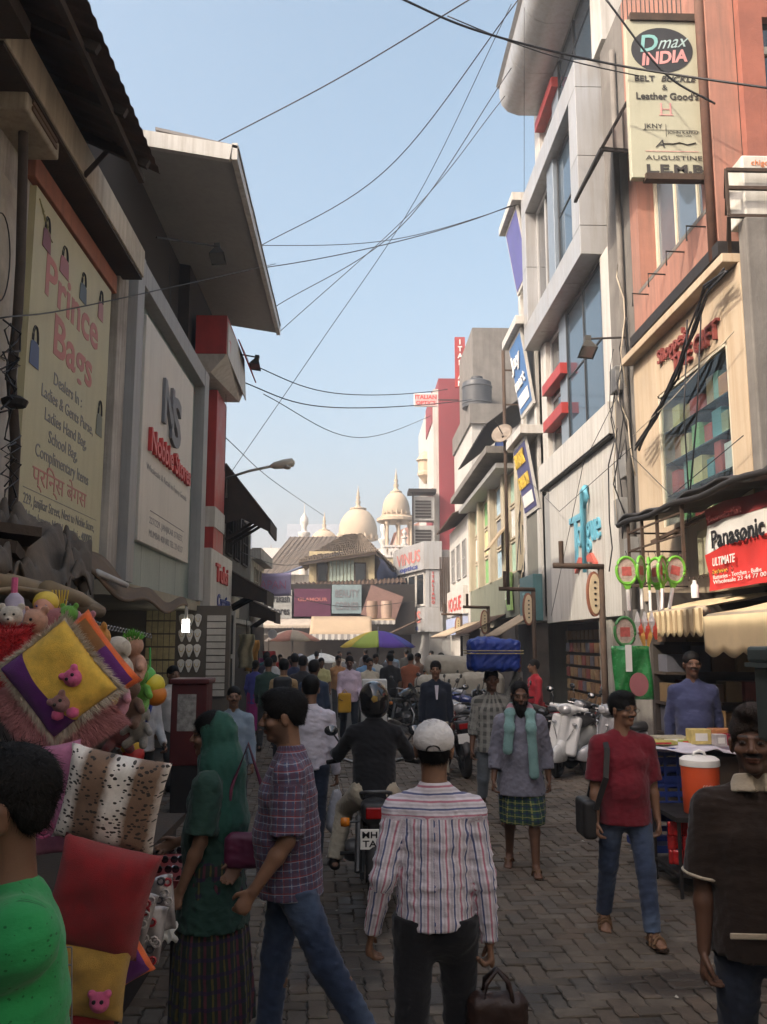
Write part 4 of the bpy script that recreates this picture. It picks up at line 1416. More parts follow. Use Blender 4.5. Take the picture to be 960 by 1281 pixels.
# the boxed frame
for i in range(4):
 y0, y1 = 14.95 + i * 1.35, 14.95 + (i + 1) * 1.35 - .012
 MB().box(4.1, y0, 9.05, 5.2, y1, 9.6).build('frame_panel', SILVER, sb, bevel=.005)
 MB().box(4.1, y0, 12.4, 5.2, y1, 12.95).build('frame_panel', SILVER, sb, bevel=.005)
for z0, z1 in ((9.612, 10.99), (11.0, 12.39)):
 MB().box(4.1, 14.95, z0, 5.2, 15.5, z1).build('frame_panel', SILVER, sb, bevel=.005)
 MB().box(4.1, 19.85, z0, 5.2, 20.33, z1).build('frame_panel', SILVER, sb, bevel=.005)
window(sb, 4.36, 15.52, 17.4, 9.62, 12.38, -1, mat('dark_frame', (.05,) * 3), GLASS, 0, 1, .06)
MB().box(4.22, 17.42, 9.61, 5.19, 18.0, 12.39).build('blue_column', BLUEG, sb, bevel=.01)
window(sb, 4.42, 18.02, 19.83, 9.62, 12.38, -1, SILVER, DGLASS, 1, 0, .10)
prof = [(3.5, 15.55), (3.5, 15.35), (3.55, 15.12), (3.7, 14.95), (3.95, 14.86), (4.45, 14.86), (4.6, 15.0), (4.6, 16.2), (4.3, 16.3), (3.42, 15.62)]
for i in range(4):
 y0, y1 = 13.2 + i * 1.62, 13.2 + (i + 1) * 1.62 - .012
 MB().prism([(x, y0, z) for x, z in prof], (0, y1 - y0, 0)).build('cornice_shell', SILVER, sb, smooth=True, angle=35)
MB().box(4.4, 13.0, 16.25, 9, 20.6, 17.0).build('roof_slab', GREYPAINT, sb)
lg = thing('logo_sign', 'raised sky blue script logo with red swooshes on the white panels', 'sign', (4.3, 17, 3.2))
SKYB = mat('sky_blue_letters', (.13, .40, .52), .45, var=.12)
text('ongue', SKYB, lg, (4.395, 16.95, 3.85), LX, UZ, .85, width=1.6, ext=.035, align='LEFT')
text('T', SKYB, lg, (4.395, 17.55, 3.5), LX, UZ, 1.45, width=.95, ext=.035, align='LEFT')
MB().tube([(4.33, 16.3, 3.3), (4.33, 16.3, 4.5), (4.33, 16.22, 4.84), (4.33, 16.06, 4.88), (4.33, 16.02, 4.7), (4.33, 16.14, 4.5)], .06, 8, rs=[.04, .06, .07, .07, .06, .03]).build('stroke', SKYB, lg, smooth=True)
for sg, y in ((1, 16.75), (-1, 15.9)):
 MB().prism([(4.33, y + sg * a * .8, 3.42 + z * .7) for a, z in ((-.35, .25), (0, .3), (.38, .02), (.4, -.12), (.1, .05), (-.3, .1))], (.06, 0, 0)).build('swoosh', mat('coral_red', (.50, .10, .07), .5), lg)
# narrow end bay with slanted signs
eb = thing('narrow_end_bay', 'slim grey building bay with projecting hoods beyond the silver building', 'building', (4.4, 21.5, 0))
MB().box(4.5, 20.62, 2.6, 8, 22.6, 13.3).build('wall', GREYPAINT, eb)
MB().box(4.42, 20.62, 2.5, 4.6, 20.9, 13.2).build('white_edge', WHITEP, eb)
MB().box(4.42, 22.3, 2.5, 4.6, 22.6, 13.2).build('white_edge', WHITEP, eb)
MB().box(4.44, 20.92, 3.1, 4.49, 22.28, 5.9).build('tall_recess', mat('recess_olive', (.16, .155, .13), .8), eb)
for (x0, y0, zt, zb, txt, cm, tm) in ((4.0, 20.45, 13.0, 11.2, '', mat('violet_sign', (.10, .10, .30), .5), WHITEI), (4.02, 20.45, 9.75, 7.8, 'Jay', mat('azure_sign', (.06, .16, .36), .5), WHITEI), (4.08, 20.5, 7.0, 5.2, 'SWASTIK', mat('navy_sign', (.05, .05, .16), .5), mat('yellow_ink', (.65, .45, .05), .5))):
 MB().box(x0 - .12, y0 - .1, zt, 4.6, y0 + 1.9, zt + .22).build('hood', WHITEP, eb, bevel=.01)
 lab = {13.0: 'plain violet slanted sign board under the topmost grey hood', 9.75: 'blue slanted sign board with white script under the middle hood', 7.0: 'navy slanted sign with yellow and white lettering under the lowest hood'}[zt]
 sg = thing('slanted_sign', lab, 'sign', (x0, y0, zb), 'slanted signs on the end bay')
 a, b = np.array((x0 + .05, y0 + .1, zt - .02)), np.array((x0 + .34, y0 + .1, zb))
 c, d = np.array((x0 + .05, y0 + 1.7, zt - .02)), np.array((x0 + .34, y0 + 1.7, zb))
 n_ = unit(np.cross(b - a, c - a))
 MB().add([a, b, d, c], [(0, 1, 2, 3)]).build('board', WHITEP, sg, solid=.06)
 i_ = lambda p: p + ((a + b + c + d) / 4 - p) * .1 + n_ * (.035 if n_[0] < 0 else -.035)
 MB().add([i_(a), i_(b), i_(d), i_(c)], [(0, 1, 2, 3)]).build('face', cm, sg, solid=.01)
 up_ = unit(a - b)
 if txt:
  text(txt, tm, sg, i_(b) + up_ * 1.15 + np.array((-.02, 1.4, .0)), LX, up_, .5, width=1.2, align='LEFT', ext=.02, bold=.02)
  text('FASHION' if txt != 'Jay' else 'mart', tm, sg, i_(b) + up_ * .6 + np.array((-.02, 1.4, .0)), LX, up_, .42, width=1.2, align='LEFT', ext=.02, bold=.02)
  MB().add([i_(b) + up_ * .12 + np.array((-.02, .1, 0)), i_(b) + up_ * .42 + np.array((-.02, .1, 0)), i_(b) + up_ * .42 + np.array((-.02, 1.3, 0)), i_(b) + up_ * .12 + np.array((-.02, 1.3, 0))], [(0, 1, 2, 3)]).build('print_strip', WHITEI, sg, solid=.004)
tz = thing('teal_sign', 'small teal boxed sign at the foot of the end bay', 'sign', (4.4, 21, 2.5))
MB().box(4.2, 20.5, 2.5, 4.42, 22.2, 3.6).build('box', mat('teal_panel', (.07, .17, .18), .5, streak=.3), tz)
text('Topaz', mat('pale_teal_ink', (.25, .5, .5), .5), tz, (4.19, 21.9, 2.8), LX, UZ, .6, width=1.2, align='LEFT', shear=.3)
# ---------------------------------------------------------------- right: salmon building
sa_ = thing('salmon_building', 'salmon pink corner building with steel windows and exposed cornice', 'building', (4.4, 11.5, 6.7))
SALM = mat('salmon_plaster', (.37, .175, .125), .88, var=.22, scale=1.3, bump=.35, bscale=22, dirt=.75, dcol=(.19, .115, .09), streak=.75)
SALM_SHADE = mat('shaded_salmon_plaster', (.30, .11, .075), .9, var=.3, scale=2, bump=.5, bscale=25, dirt=.4, dcol=(.14, .06, .05))  # darker salmon for the front face; its shade is put into the colour
wy0, wy1, wz0, wz1 = 10.25, 12.68, 7.42, 9.7
b = MB().box(4.4, 9.83, 6.75, 4.75, 13.05, wz0).box(4.4, 9.83, wz1, 4.75, 13.05, 12.6).box(4.4, 9.83, wz0, 4.75, wy0, wz1).box(4.4, wy1, wz0, 4.75, 13.05, wz1)
b.build('wall', SALM, sa_)
MB().box(4.75, 9.84, 6.75, 9, 13.05, 12.6).build('inner_wall', mat('room_dark', (.10, .09, .08), .9), sa_)
fb = MB().box(4.76, 9.7, 6.75, 5.05, 9.83, 12.6).box(5.05, 9.7, 6.75, 9, 9.83, 7.7).box(6.6, 9.7, 7.7, 9, 9.83, 12.6).box(5.05, 9.7, 9.75, 6.6, 9.83, 12.6)
fb.build('front_wall', SALM_SHADE, sa_)
STEEL = mat('cream_window_bar', (.55, .50, .38), .5, var=.12)
window(sa_, 4.72, wy0, wy1, wz0, wz1, -1, STEEL, glass_mat('sky_glass', (.10, .13, .16), .04), 2, 0, .07)
MB().box(4.395, wy0 - .1, wz0 - .06, 4.44, wy1 + .1, wz0).build('sill', CONC, sa_)
w2 = MB().box(5.05, 9.78, 8.35, 6.6, 9.82, 8.43).box(5.05, 9.78, 9.3, 6.6, 9.82, 9.4).box(5.9, 9.78, 7.7, 5.97, 9.82, 9.75).build('window', STEEL, sa_)
MB().box(5.05, 9.82, 7.7, 6.6, 9.83, 9.75).build('pane', DGLASS, w2)
MB().box(4.32, 9.7, 6.6, 4.9, 13.08, 6.76).build('string_course', IRON, sa_)
MB().cyl((4.36, 9.92, 6.6), (4.36, 9.92, 12.5), .06, n=10).build('rain_pipe', mat('rust_pipe', (.12, .06, .04), .8, var=.4, scale=6), sa_, smooth=True)
for i in range(4):
 y = 10.2 + i * .72
 MB().tube([(4.4, y, 7.2 - .01), (4.15, y, 7.2), (4.15, y, 7.0)], .012, 5).build('iron_bracket', IRON, sa_)
MB().box(4.4, 13.06, 0, 5.6, 14.3, 12.6).build('party_wall', CONC, sa_)
MB().cyl((4.33, 13.4, 2.5), (4.33, 13.4, 12), .05, n=8).build('rain_pipe', CONC, sa_, smooth=True)
# little sloping frame awning by the hanging sign
fa = thing('frame_awning', 'black angle iron sloping awning frame behind the hanging sign', 'awning', (4.4, 12.6, 9.3))
t0, t1, t2, t3 = np.array((3.72, 12.2, 9.45)), np.array((4.4, 12.2, 10.7)), np.array((4.4, 13.8, 10.7)), np.array((3.72, 13.8, 9.45))
MB().add([t0, t1, t2, t3], [(0, 1, 2, 3)]).build('sheet', mat('smoky_sheet', (.20, .18, .16), .6), fa, solid=.01)
MB().prism([t0 + (0, -.01, 0), (4.4, 12.19, 9.4), t1 + (0, -.01, 0)], (0, -.015, 0)).build('cheek', mat('smoky_sheet', (.2,) * 3), fa)
for k in range(3):
 x = 3.9 + k * .16
 MB().bar((x, 12.16, 9.43), (x, 12.16, 9.45 + (x - 3.72) * 1.84), .03, .02).build('angle_iron', IRON, fa)
for p, q in ((t0, t1), (t1, t2), (t2, t3), (t3, t0), ((t0 + t3) / 2, (t1 + t2) / 2), (t0, (4.4, 12.2, 9.4))):
 MB().bar(p, q, .05, .05).build('angle_iron', IRON, fa)
# the hanging sign
dm = thing('hanging_sign', 'long cream hanging sign reading Dmax INDIA belt buckle and leather goods', 'sign', (3.9, 10.05, 7.7))
SGM = mat('cream_sign', (.42, .41, .30), .6, var=.12, scale=1.2, dirt=.25, dcol=(.28, .26, .18), streak=.2)
MB().box(3.44, 10.05, 7.76, 4.37, 10.15, 9.95).build('board', SGM, dm, bevel=.008)
MB().box(3.6, 10.0, 7.72, 4.5, 10.12, 7.80).build('rail', RUST, dm)
MB().box(3.5, 10.02, 9.93, 4.45, 10.16, 10.03).build('rail', RUST, dm)
for i in range(14):
 MB().tube([(3.5 + i * .06, 10.3, 10.02), (3.5 + i * .06, 10.3, 10.6)], .008, 5).build('grille_bar', IRON, dm)
yd = 10.047
RX = (1, 0, 0)
MB().add([(3.9 + .40 * math.cos(t), yd, 9.52 + .315 * math.sin(t)) for t in np.linspace(0, 2 * PI, 40, endpoint=False)], [tuple(range(40))]).build('oval', mat('charcoal_print', (.035, .035, .037), .6), dm, solid=.004)
yd -= .004
up8 = unit((.12, 0, 1))
rx8 = unit((1, 0, .12))
text('D', mat('aqua_print', (.22, .45, .42), .5), dm, (3.6, yd, 9.49), rx8, up8, .33, align='LEFT', bold=.02)
text('max', mat('pale_aqua_print', (.40, .52, .50), .5), dm, (3.83, yd, 9.53), rx8, up8, .26, align='LEFT', shear=.35, width=.4)
text('INDIA', mat('rose_print', (.62, .30, .28), .5), dm, (3.62, yd, 9.30), rx8, up8, .24, align='LEFT', bold=.035, width=.6)
INK = mat('dark_print', (.05, .045, .04), .6)
for s_, x, z, sz, wd, kw in (('BELT', 3.52, 9.08, .11, .26, dict(bold=.02)), ('BUCKLE', 3.86, 9.08, .11, .46, dict(bold=.02, shear=.3)), ('&', 3.87, 8.96, .11, .07, {}), ("Leather Good's", 3.53, 8.83, .13, .8, dict(bold=.02)),
                             ('JKNY', 3.62, 8.43, .09, .24, {}), ('JOHN KAFFAF', 3.92, 8.36, .055, .4, {}), ('NEW YORK', 4.02, 8.325, .03, .2, {}), ('AUGUSTINE', 3.62, 8.0, .085, .72, {}), ('L.E.M.B', 3.62, 7.83, .15, .72, dict(bold=.04)), ('A', 3.75, 8.17, .15, .12, dict(shear=.3))):
 text(s_, INK, dm, (x, yd, z), RX, UZ, sz, width=wd, align='LEFT', ext=.002, **kw)
MB().box(3.60, yd, 8.405, 4.3, yd + .002, 8.41).box(3.895, yd, 8.32, 3.9, yd + .002, 8.49).build('printed_rule', INK, dm)
MB().box(3.62, yd, 8.115, 4.3, yd + .002, 8.122).build('printed_rule', mat('rose_print', (.6, .3, .28)), dm)
MB().tube([(3.85, yd, 8.22), (3.98, yd, 8.22), (4.06, yd, 8.24), (4.16, yd, 8.21), (4.27, yd, 8.24)], .008, 4).build('printed_wave', INK, dm)
MB().box(3.84, yd, 8.62, 3.86, yd + .002, 8.78).box(3.96, yd, 8.62, 3.98, yd + .002, 8.78).box(3.82, yd, 8.61, 4.0, yd + .002, 8.62).box(3.86, yd, 8.69, 3.96, yd + .002, 8.70).build('printed_monogram', mat('rose_print', (.6, .3, .28)), dm)
# split air conditioner on a bracketed balcony rail
au = thing('air_conditioner', 'white outdoor air conditioner on an iron bracket beside the salmon corner', 'air conditioner', (4.9, 9.3, 7.2))
c = aY(928, 275, 9.3)
MB().box(c[0], 9.2, c[2], c[0] + .95, 9.62, c[2] + .75).build('casing', mat('ac_white', (.58, .56, .50), .5, streak=.35, dcol=(.3, .27, .22)), au, bevel=.02)
MB().lathe([(.02, 0), (.27, .0), (.28, .02), (.25, .03), (.25, .005), (.02, .005)], (c[0] + .58, 9.2, c[2] + .37), 20, ((1, 0, 0), (0, 0, 1), (0, -1, 0))).build('fan_grille', IRON, au)
text('chigo', mat('orange_ink', (.7, .2, .05), .5), au, (c[0] + .1, 9.195, c[2] + .62), RX, UZ, .1, align='LEFT')
ir = thing('bracket_rail', 'rusty angle iron rail carrying the white air conditioner', 'rail', (4.4, 9.3, 6.9))
for z in (c[2] - .06, c[2] + .28, c[2] + .5):
 MB().bar((4.2, 9.1, z), (7, 9.1, z), .04, .04).build('bar', RUST, ir)
 MB().bar((4.2, 9.1, z), (4.45, 9.7, z), .04, .04).build('bar', RUST, ir)
for x in (4.2, 4.75, 5.9):
 MB().bar((x, 9.1, c[2] - .06), (x, 9.1, c[2] + .5), .03, .03).build('post', RUST, ir)
MB().bar((4.2, 9.1, c[2] - .06), (4.45, 9.7, c[2] - .5), .04, .04).build('brace', RUST, ir)
# ---------------------------------------------------------------- right: cream gift shop
gs = thing('gift_shop_building', 'cream rendered gift shop front with large display window', 'building', (4.4, 11, 0))
CRM2 = mat('warm_cream_panel', (.46, .37, .26), .75, var=.18, scale=1, bump=.15, bscale=20, dirt=.6, streak=.75, dcol=(.36, .26, .16))
gy0, gy1, gz0, gz1 = 9.72, 12.1, 3.6, 5.52
for y0, y1, z0, z1 in ((9.26, gy0, 2.6, 6.3), (gy1, 13.1, 2.6, 6.3), (gy0, gy1, gz1, 6.3)):
 MB().box(4.36, y0, z0, 4.44 if y1 - y0 > 1.5 else 4.75, y1, z1).build('panel', CRM2, gs, bevel=.006)
MB().box(4.36, gy0, 2.6, 4.75, gy1, gz0).build('panel', CRM2, gs)
MB().box(4.18, 9.3, 6.31, 4.75, 13.12, 6.42).build('cornice', CRM2, gs, bevel=.01)
MB().box(4.42, gy0, gz1 - .05, 4.7, gy1, gz1 - .0).build('lintel', DKWOOD, gs)
MB().box(4.9, 9.25, 2.76, 9, 9.4, 6.74).build('rough_wall', CONC, gs)
MB().box(4.36, 9.05, 2.76, 4.9, 9.25, 6.74).build('rough_pier', CONC, gs, bevel=.02)
MB().box(5.6, 9.4, 2.6, 9, 13.1, 6.7).build('display_back', mat('display_back', (.16, .17, .16), .8), gs)
MB().box(4.74, gy0, gz0 - .1, 5.6, gy1, gz0).build('display_floor', CREAM, gs)
gw = MB().box(4.37, gy0, gz1 - .04, 4.425, gy1, gz1 - .001).box(4.37, gy0, gz0, 4.42, gy0 + .05, gz1).box(4.37, gy1 - .06, gz0, 4.42, gy1, gz1).build('window', STEEL, gs)
m, n, bb = newmat('shop_glass')
bb.inputs['Transmission Weight'].default_value = 1
bb.inputs['Roughness'].default_value = .02
bb.inputs['Base Color'].default_value = (.75, .85, .85, 1)
bb.inputs['IOR'].default_value = 1.15
MB().box(4.39, gy0 + .05, gz0, 4.395, gy1 - .06, gz1).build('pane', m, gw)
r = random.Random(5)
BOXC = [mat('carton_%s' % n_, c_, .6, var=.2, scale=6) for n_, c_ in (('mint', (.20, .34, .29)), ('teal', (.10, .24, .26)), ('green', (.16, .32, .13)), ('white', (.55, .55, .52)), ('orange', (.40, .20, .11)), ('yellow', (.46, .40, .20)), ('red', (.34, .08, .07)), ('olive', (.28, .29, .18)), ('plum', (.22, .06, .14)), ('tan', (.42, .30, .17)))]
ORD = ['%s' % q for q in 'first second third fourth fifth sixth seventh eighth ninth tenth eleventh twelfth thirteenth fourteenth fifteenth sixteenth seventeenth eighteenth nineteenth twentieth'.split()]
BOXN = ['mint green', 'teal', 'leaf green', 'white', 'orange', 'yellow', 'red', 'olive', 'plum', 'tan']
for lv in range(4):
 y = gy0 + .1
 nb1 = 0
 zb = gz0 + lv * .46
 if lv:
  MB().box(4.45, gy0, zb - .02, 4.75, gy1, zb - .004).build('display_shelf', DGLASS, gs)
 while y < gy1 - .3:  # left is the far end
  wd, hg = r.uniform(.16, .4), r.uniform(.22, .42)
  i = r.randrange(10)
  o = MB().box(4.46 + r.uniform(0, .1), y, zb, 4.74, y + wd, zb + hg).build('gift_box', BOXC[i], bevel=.004)
  tag(o, '%s gift carton on the %s display window shelf, %s from the right' % (BOXN[i], ('lowest', 'second', 'third', 'top')[lv], ORD[nb1]), 'box', 'gift boxes in the display window')
  nb1 += 1
  y += wd + r.uniform(.01, .12)
gl = thing('raised_lettering', 'dark red raised letters over the cream shop display window', 'lettering', (4.3, 11, 5.6))
RL = mat('maroon_letters', (.22, .05, .04), .6, var=.2)
text("Shoppe's", RL, gl, (4.355, 11.9, 5.93), LX, UZ, .28, width=1.1, ext=.05, align='LEFT', bold=.01)
text('THE GIFT', RL, gl, (4.355, 11.35, 5.62), LX, UZ, .34, width=1.5, ext=.05, align='LEFT', bold=.01)
# sagging black canopy sheet, iron balcony rail
ck = thing('sheet_canopy', 'thin black sheet canopy above the red and white banner', 'canopy', (3.8, 9.5, 3.5))
MB().grid(lambda u, v: (3.55 + .85 * v, 11.6 - 5.2 * u, 3.60 + .10 * v - .10 * u + .05 * math.sin(u * 14) * (1 - v) + .03 * math.sin(u * 31)), 40, 4).build('sheet', mat('black_sheet', (.03, .027, .025), .6, var=.5), ck, smooth=True, solid=.03)
MB().tube([(3.56, 11.6 - .26 * i, 3.56 - .005 * i + .02 * math.sin(i)) for i in range(21)], .035, 6).build('rolled_edge', IRON, ck, smooth=True)
br_ = thing('balcony_rail', 'rusty iron balcony frame hung with green mosquito rackets', 'rail', (3.6, 11, 2.7))
for z in (2.72, 2.95, 3.18, 3.42):
 MB().bar((3.6, 11.3, z), (3.6, 9.4, z), .022, .022).build('bar', RUST, br_)
 MB().bar((3.6, 11.3, z), (4.36, 11.3, z), .022, .022).build('bar', RUST, br_)
for y in (11.3, 10.75, 10.2, 9.4):
 MB().bar((3.6, y, 2.7), (3.6, y, 3.55), .035, .035).build('post', RUST, br_)
MB().bar((3.6, 10.4, 3.2), (3.9, 9.2, 3.4), .04, .04).build('brace', RUST, br_)
MB().box(3.9, 9.35, 2.75, 3.95, 9.75, 3.25).build('tin_plate', mat('khaki_tin', (.34, .33, .22), .6), br_)
# banner
pb = thing('shop_banner', 'red and white shop banner reading Panasonic ULTIMATE', 'banner', (3.8, 8.4, 2.5))
def bnpt(u, v, o=0.):
 return (3.80 - o + .02 * math.sin(v * 9 + u * 4) + .012 * math.sin(u * 23), 9.25 - 2.6 * u, 3.42 - .88 * v + .02 * math.sin(u * 9) * (1 - v))
MB().grid(lambda u, v: bnpt(u, v), 30, 14).build('cloth', mat('banner_white', (.66, .64, .60), .7, var=.15, scale=2), pb, smooth=True, solid=.006)
DR = mat('banner_maroon', (.24, .03, .03), .7, var=.2)
BR = mat('banner_red', (.56, .035, .03), .7, var=.15)
MB().grid(lambda u, v: bnpt(u, v * .2, .008), 30, 4).build('maroon_band', DR, pb, smooth=True)
MB().grid(lambda u, v: bnpt(u, .56 - .09 * math.sin(u * 3) + v * (1 - (.56 - .09 * math.sin(u * 3))), .008), 30, 6).build('red_field', BR, pb, smooth=True)
text('Panasonic', BLACKT, pb, (3.765, 9.05, 2.98), LX, UZ, .26, width=1.2, align='LEFT', bold=.02, sx=1)
text('ULTIMATE', WHITEI, pb, (3.765, 9.05, 2.79), LX, UZ, .12, width=.55, align='LEFT', shear=.2, bold=.015)
text('Electronics Mart', mat('banner_faint', (.4, .12, .11)), pb, (3.765, 9.1, 3.26), LX, UZ, .1, width=.8, align='LEFT')
for i, (z, w_) in enumerate(((2.71, .35), (2.65, 1.1), (2.60, 1.2))):
 text(('Exclusive', 'Batteries - Torches - Bulbs', 'Wholesale 23 44 77 00')[i], WHITEI if i else mat('yellow_ink', (.65, .45, .05)), pb, (3.765, 9.05, z), LX, UZ, .06, width=w_, align='LEFT')
# roller awnings
AWM = mat('cream_canvas', (.60, .47, .28), .85, var=.2, scale=2.5, dirt=.35, dcol=(.3, .22, .13))
AWS = mat('brown_stripe', (.38, .27, .15), .85)
def awning(label, x, y0, y1, z, drop, stripes, m, scal=.18):
 t = thing('awning', label, 'awning', (x, (y0 + y1) / 2, z))
 MB().cyl((x, y0 + .03, z), (x, y1 - .03, z), .045, n=12).build('roller_tube', mat('canvas_roll', (.40, .33, .24), .8), t, smooth=True)
 n_ = max(2, int((y1 - y0) / scal)) * 8
 MB().grid(lambda u, v: (x + .9 * v, y0 + (y1 - y0) * u, z + .04 + .16 * v + .03 * math.sin(u * 25) * v * (1 - v) * 4), 24, 6).build('canvas', m, t, smooth=True, solid=.006)
 def va(u, v):
  sc = .05 * abs(math.sin(u * n_ / 8 * PI))
  return (x - .048 + .006 * math.sin(u * 40) * v, y0 + (y1 - y0) * u, z + .02 - (drop + sc) * v)
 MB().grid(va, n_, 4).build('valance', m, t, smooth=True, solid=.004)
 if stripes:
  k = int((y1 - y0) / .16)
  for i in range(k):
   MB().grid(lambda u, v: (x - .056 + .006 * math.sin((i + .1 + u * .4) / k * 40) * v, y0 + (y1 - y0) * (i + .1 + u * .4) / k, z + .015 - (drop) * v), 2, 4).build('stripe', AWS, t)
 return t
awning('striped cream roller awning over the racket stall', 3.5, 8.6, 10.25, 2.32, .24, True, AWM)
awning('plain cream canvas awning nearest the camera over the shop counter', 3.1, 4.9, 7.6, 2.20, .30, False, AWM, .34)
# shop interior behind the counter
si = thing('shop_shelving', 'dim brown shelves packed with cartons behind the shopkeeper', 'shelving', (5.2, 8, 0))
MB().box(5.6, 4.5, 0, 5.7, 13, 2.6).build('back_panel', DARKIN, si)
MB().box(3.95, 4.4, 2.62, 5.7, 9.24, 2.75).box(4.4, 9.24, 2.5, 5.7, 13.0, 2.6).build('added_ceiling_panel', DARKIN, si)  # dark ceiling, added and lengthened to keep sun off the shelves
for z in (.35, .75, 1.15, 1.55, 1.95, 2.35):
 MB().box(5.1, 5.0, z - .03, 5.6, 12.5, z).build('shelf', DKWOOD, si)
CT = [mat('shelf_carton_%d' % i, c_, .7, var=.3, scale=7) for i, c_ in enumerate(((.22, .13, .06), (.16, .09, .045), (.25, .17, .08), (.10, .10, .12), (.2, .05, .04)))]
for z in (1.15, 1.55, 1.95):
 y = 6.6
 nb1 = 0
 while y < 10.6:
  wd = r.uniform(.2, .45)
  o = MB().box(5.12 + r.uniform(0, .08), y, z, 5.5, y + wd, z + r.uniform(.22, .36)).build('carton', r.choice(CT), bevel=.005)
  tag(o, 'stock carton on the %s dim shelf behind the shopkeeper, %s from the right' % ({1.15: 'lower', 1.55: 'middle', 1.95: 'upper'}[z], ORD[nb1]), 'carton', 'cartons on the shop shelves')
  nb1 += 1
  y += wd + .02
# goods wall and pale jamb under the silver building
gw2 = thing('goods_wall', 'wall of small packets beneath the white logo panels', 'display', (4.9, 17.5, 0))
MB().box(4.95, 16.2, 0, 5.05, 20.3, 2.4).build('backing', DARKIN, gw2)
for i in range(11):
 for j in range(6):
  MB().box(4.86, 16.5 + i * .34, .7 + j * .27, 4.94, 16.5 + i * .34 + .26, .7 + j * .27 + .2).build('packet', CT[(i * 5 + j * 7 + i * j) % 5], gw2)
MB().box(4.45, 15.1, 0, 4.9, 15.9, 2.42).build('door_jamb', mat('dusty_jamb', (.34, .33, .28), .8, streak=.4), sb)
MB().box(4.6, 14.4, 0, 4.9, 15.09, 2.42).build('roller_shutter', mat('grey_shutter', (.16, .16, .155), .6, .3, streak=.4), sb)
# dim stock wall behind the shopkeeper, facing the counter
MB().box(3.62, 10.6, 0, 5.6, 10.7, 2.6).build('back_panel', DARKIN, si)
for z in (.95, 1.3, 1.65, 2.0):
 MB().box(3.62, 10.2, z - .03, 5.08, 10.6, z).build('shelf', DKWOOD, si)
 x = 3.66
 nb1 = 0
 while x < 4.95:
  wd = r.uniform(.14, .3)
  o = MB().box(x, 10.22 + r.uniform(0, .08), z, x + wd, 10.55, z + r.uniform(.2, .31)).build('carton', r.choice(CT), bevel=.005)
  tag(o, 'stock carton on the wall facing the counter, %s from the left on the %s shelf' % (ORD[nb1], {.95: 'lowest', 1.3: 'second', 1.65: 'third', 2.0: 'top'}[z]), 'carton', 'cartons on the counter wall')
  nb1 += 1
  x += wd + .015
# ---------------------------------------------------------------- right: buildings further on
p1 = thing('poster_building', 'beige building with poster covered windows and concrete eave', 'building', (4.4, 27, 0))
BEI = mat('beige_plaster', (.42, .37, .27), .85, var=.2, scale=1, streak=.5, dcol=(.2, .17, .12))
MB().box(4.6, 22.7, 0, 9, 33.5, 7.5).build('wall', BEI, p1)
MB().box(4.4, 23.4, 2.7, 4.6, 33.3, 3.9).build('shop_fascia', mat('olive_panel', (.17, .18, .13), .7, streak=.4), p1)
MB().box(3.7, 24.2, 7.35, 4.7, 33.6, 7.55).build('eave', CONC, p1)
MB().box(4.0, 24.4, 6.95, 4.7, 33.4, 7.1).build('eave_fascia', GREYPAINT, p1)
for y in (23.3, 25.6, 28.2, 30.8, 33.2):
 MB().box(4.36, y - .22, 3.9, 4.62, y + .22, 7.3).build('pilaster', BEI, p1)
POST = [mat('poster_%s' % a_, c_, .6, var=.5, scale=4) for a_, c_ in (('mint', (.35, .5, .38)), ('lemon', (.62, .60, .30)), ('sky', (.35, .48, .55)), ('white', (.62, .62, .58)), ('green', (.18, .4, .14)), ('slate', (.2, .22, .24)))]
for k, (y0, y1) in enumerate(((23.6, 25.3), (25.9, 27.9), (28.5, 30.5), (31.1, 32.9))):
 for j, z in enumerate((3.95, 4.95, 5.95)):
  f_ = window(p1, 4.6, y0, y1, z, z + .95, -1, BEI, POST[(k * 2 + j * 3) % 6], 1, 0, .06)
MB().add([(4.4, 25.2, 5.35), (4.4, 26.3, 5.35), (3.9, 26.2, 4.7), (3.9, 25.1, 4.7)], [(0, 1, 2, 3)]).build('flap', mat('tan_board', (.36, .28, .18), .8), p1, solid=.05)
gg = thing('curved_green_sign', 'curved lime green sign on the olive fascia below posters', 'sign', (4.3, 24.5, 2.9))
MB().prism([(4.36, 24.5 + .75 * a, 3.4 + .75 * b_) for a, b_ in ((-.6, -.7), (.3, -.7), (.6, -.2), (.55, .4), (.2, .75), (-.6, .7), (-.45, 0))], (-.06, 0, 0)).build('board', mat('lime_panel', (.30, .48, .16), .5), gg)
text('LOTUS', WHITEI, gg, (4.295, 25.0, 3.2), LX, UZ, .35, width=.8, align='LEFT')
rb = thing('cable_ruin', 'dark gap of broken timber and cables beside the end bay', 'building', (4.6, 22.7, 0))
MB().box(4.75, 22.62, 3.2, 4.9, 23.05, 6.9).build('dark_recess', mat('gap_dark', (.02, .018, .016), .95, var=.5, scale=3, bump=.6), rb)  # solid near-black block; the gap's shade is put into its colour
for i in range(16):
 q0 = np.array((4.55 + r.uniform(-.2, .1), 22.7 + r.uniform(-.1, .3), r.uniform(4.5, 6.8)))
 MB().tube([q0, q0 + np.array((r.uniform(-.1, .1), r.uniform(-.2, .2), -.8)), q0 + np.array((r.uniform(-.2, .1), r.uniform(-.3, .3), -1.6))], .012, 4).build('cable', BLACKT if i % 3 else CREAM, rb)
wb_ = thing('white_shop_house', 'narrow white shop house with red lettered board past the poster building', 'building', (4.4, 36, 0))
MB().box(4.4, 33.6, 0, 9, 40.5, 7.0).build('wall', WHITEP, wb_)
for y in (34.3, 36.3, 38.3):
 window(wb_, 4.4, y, y + 1.1, 4.6, 6.1, -1, GREYPAINT, DGLASS, 1, 1)
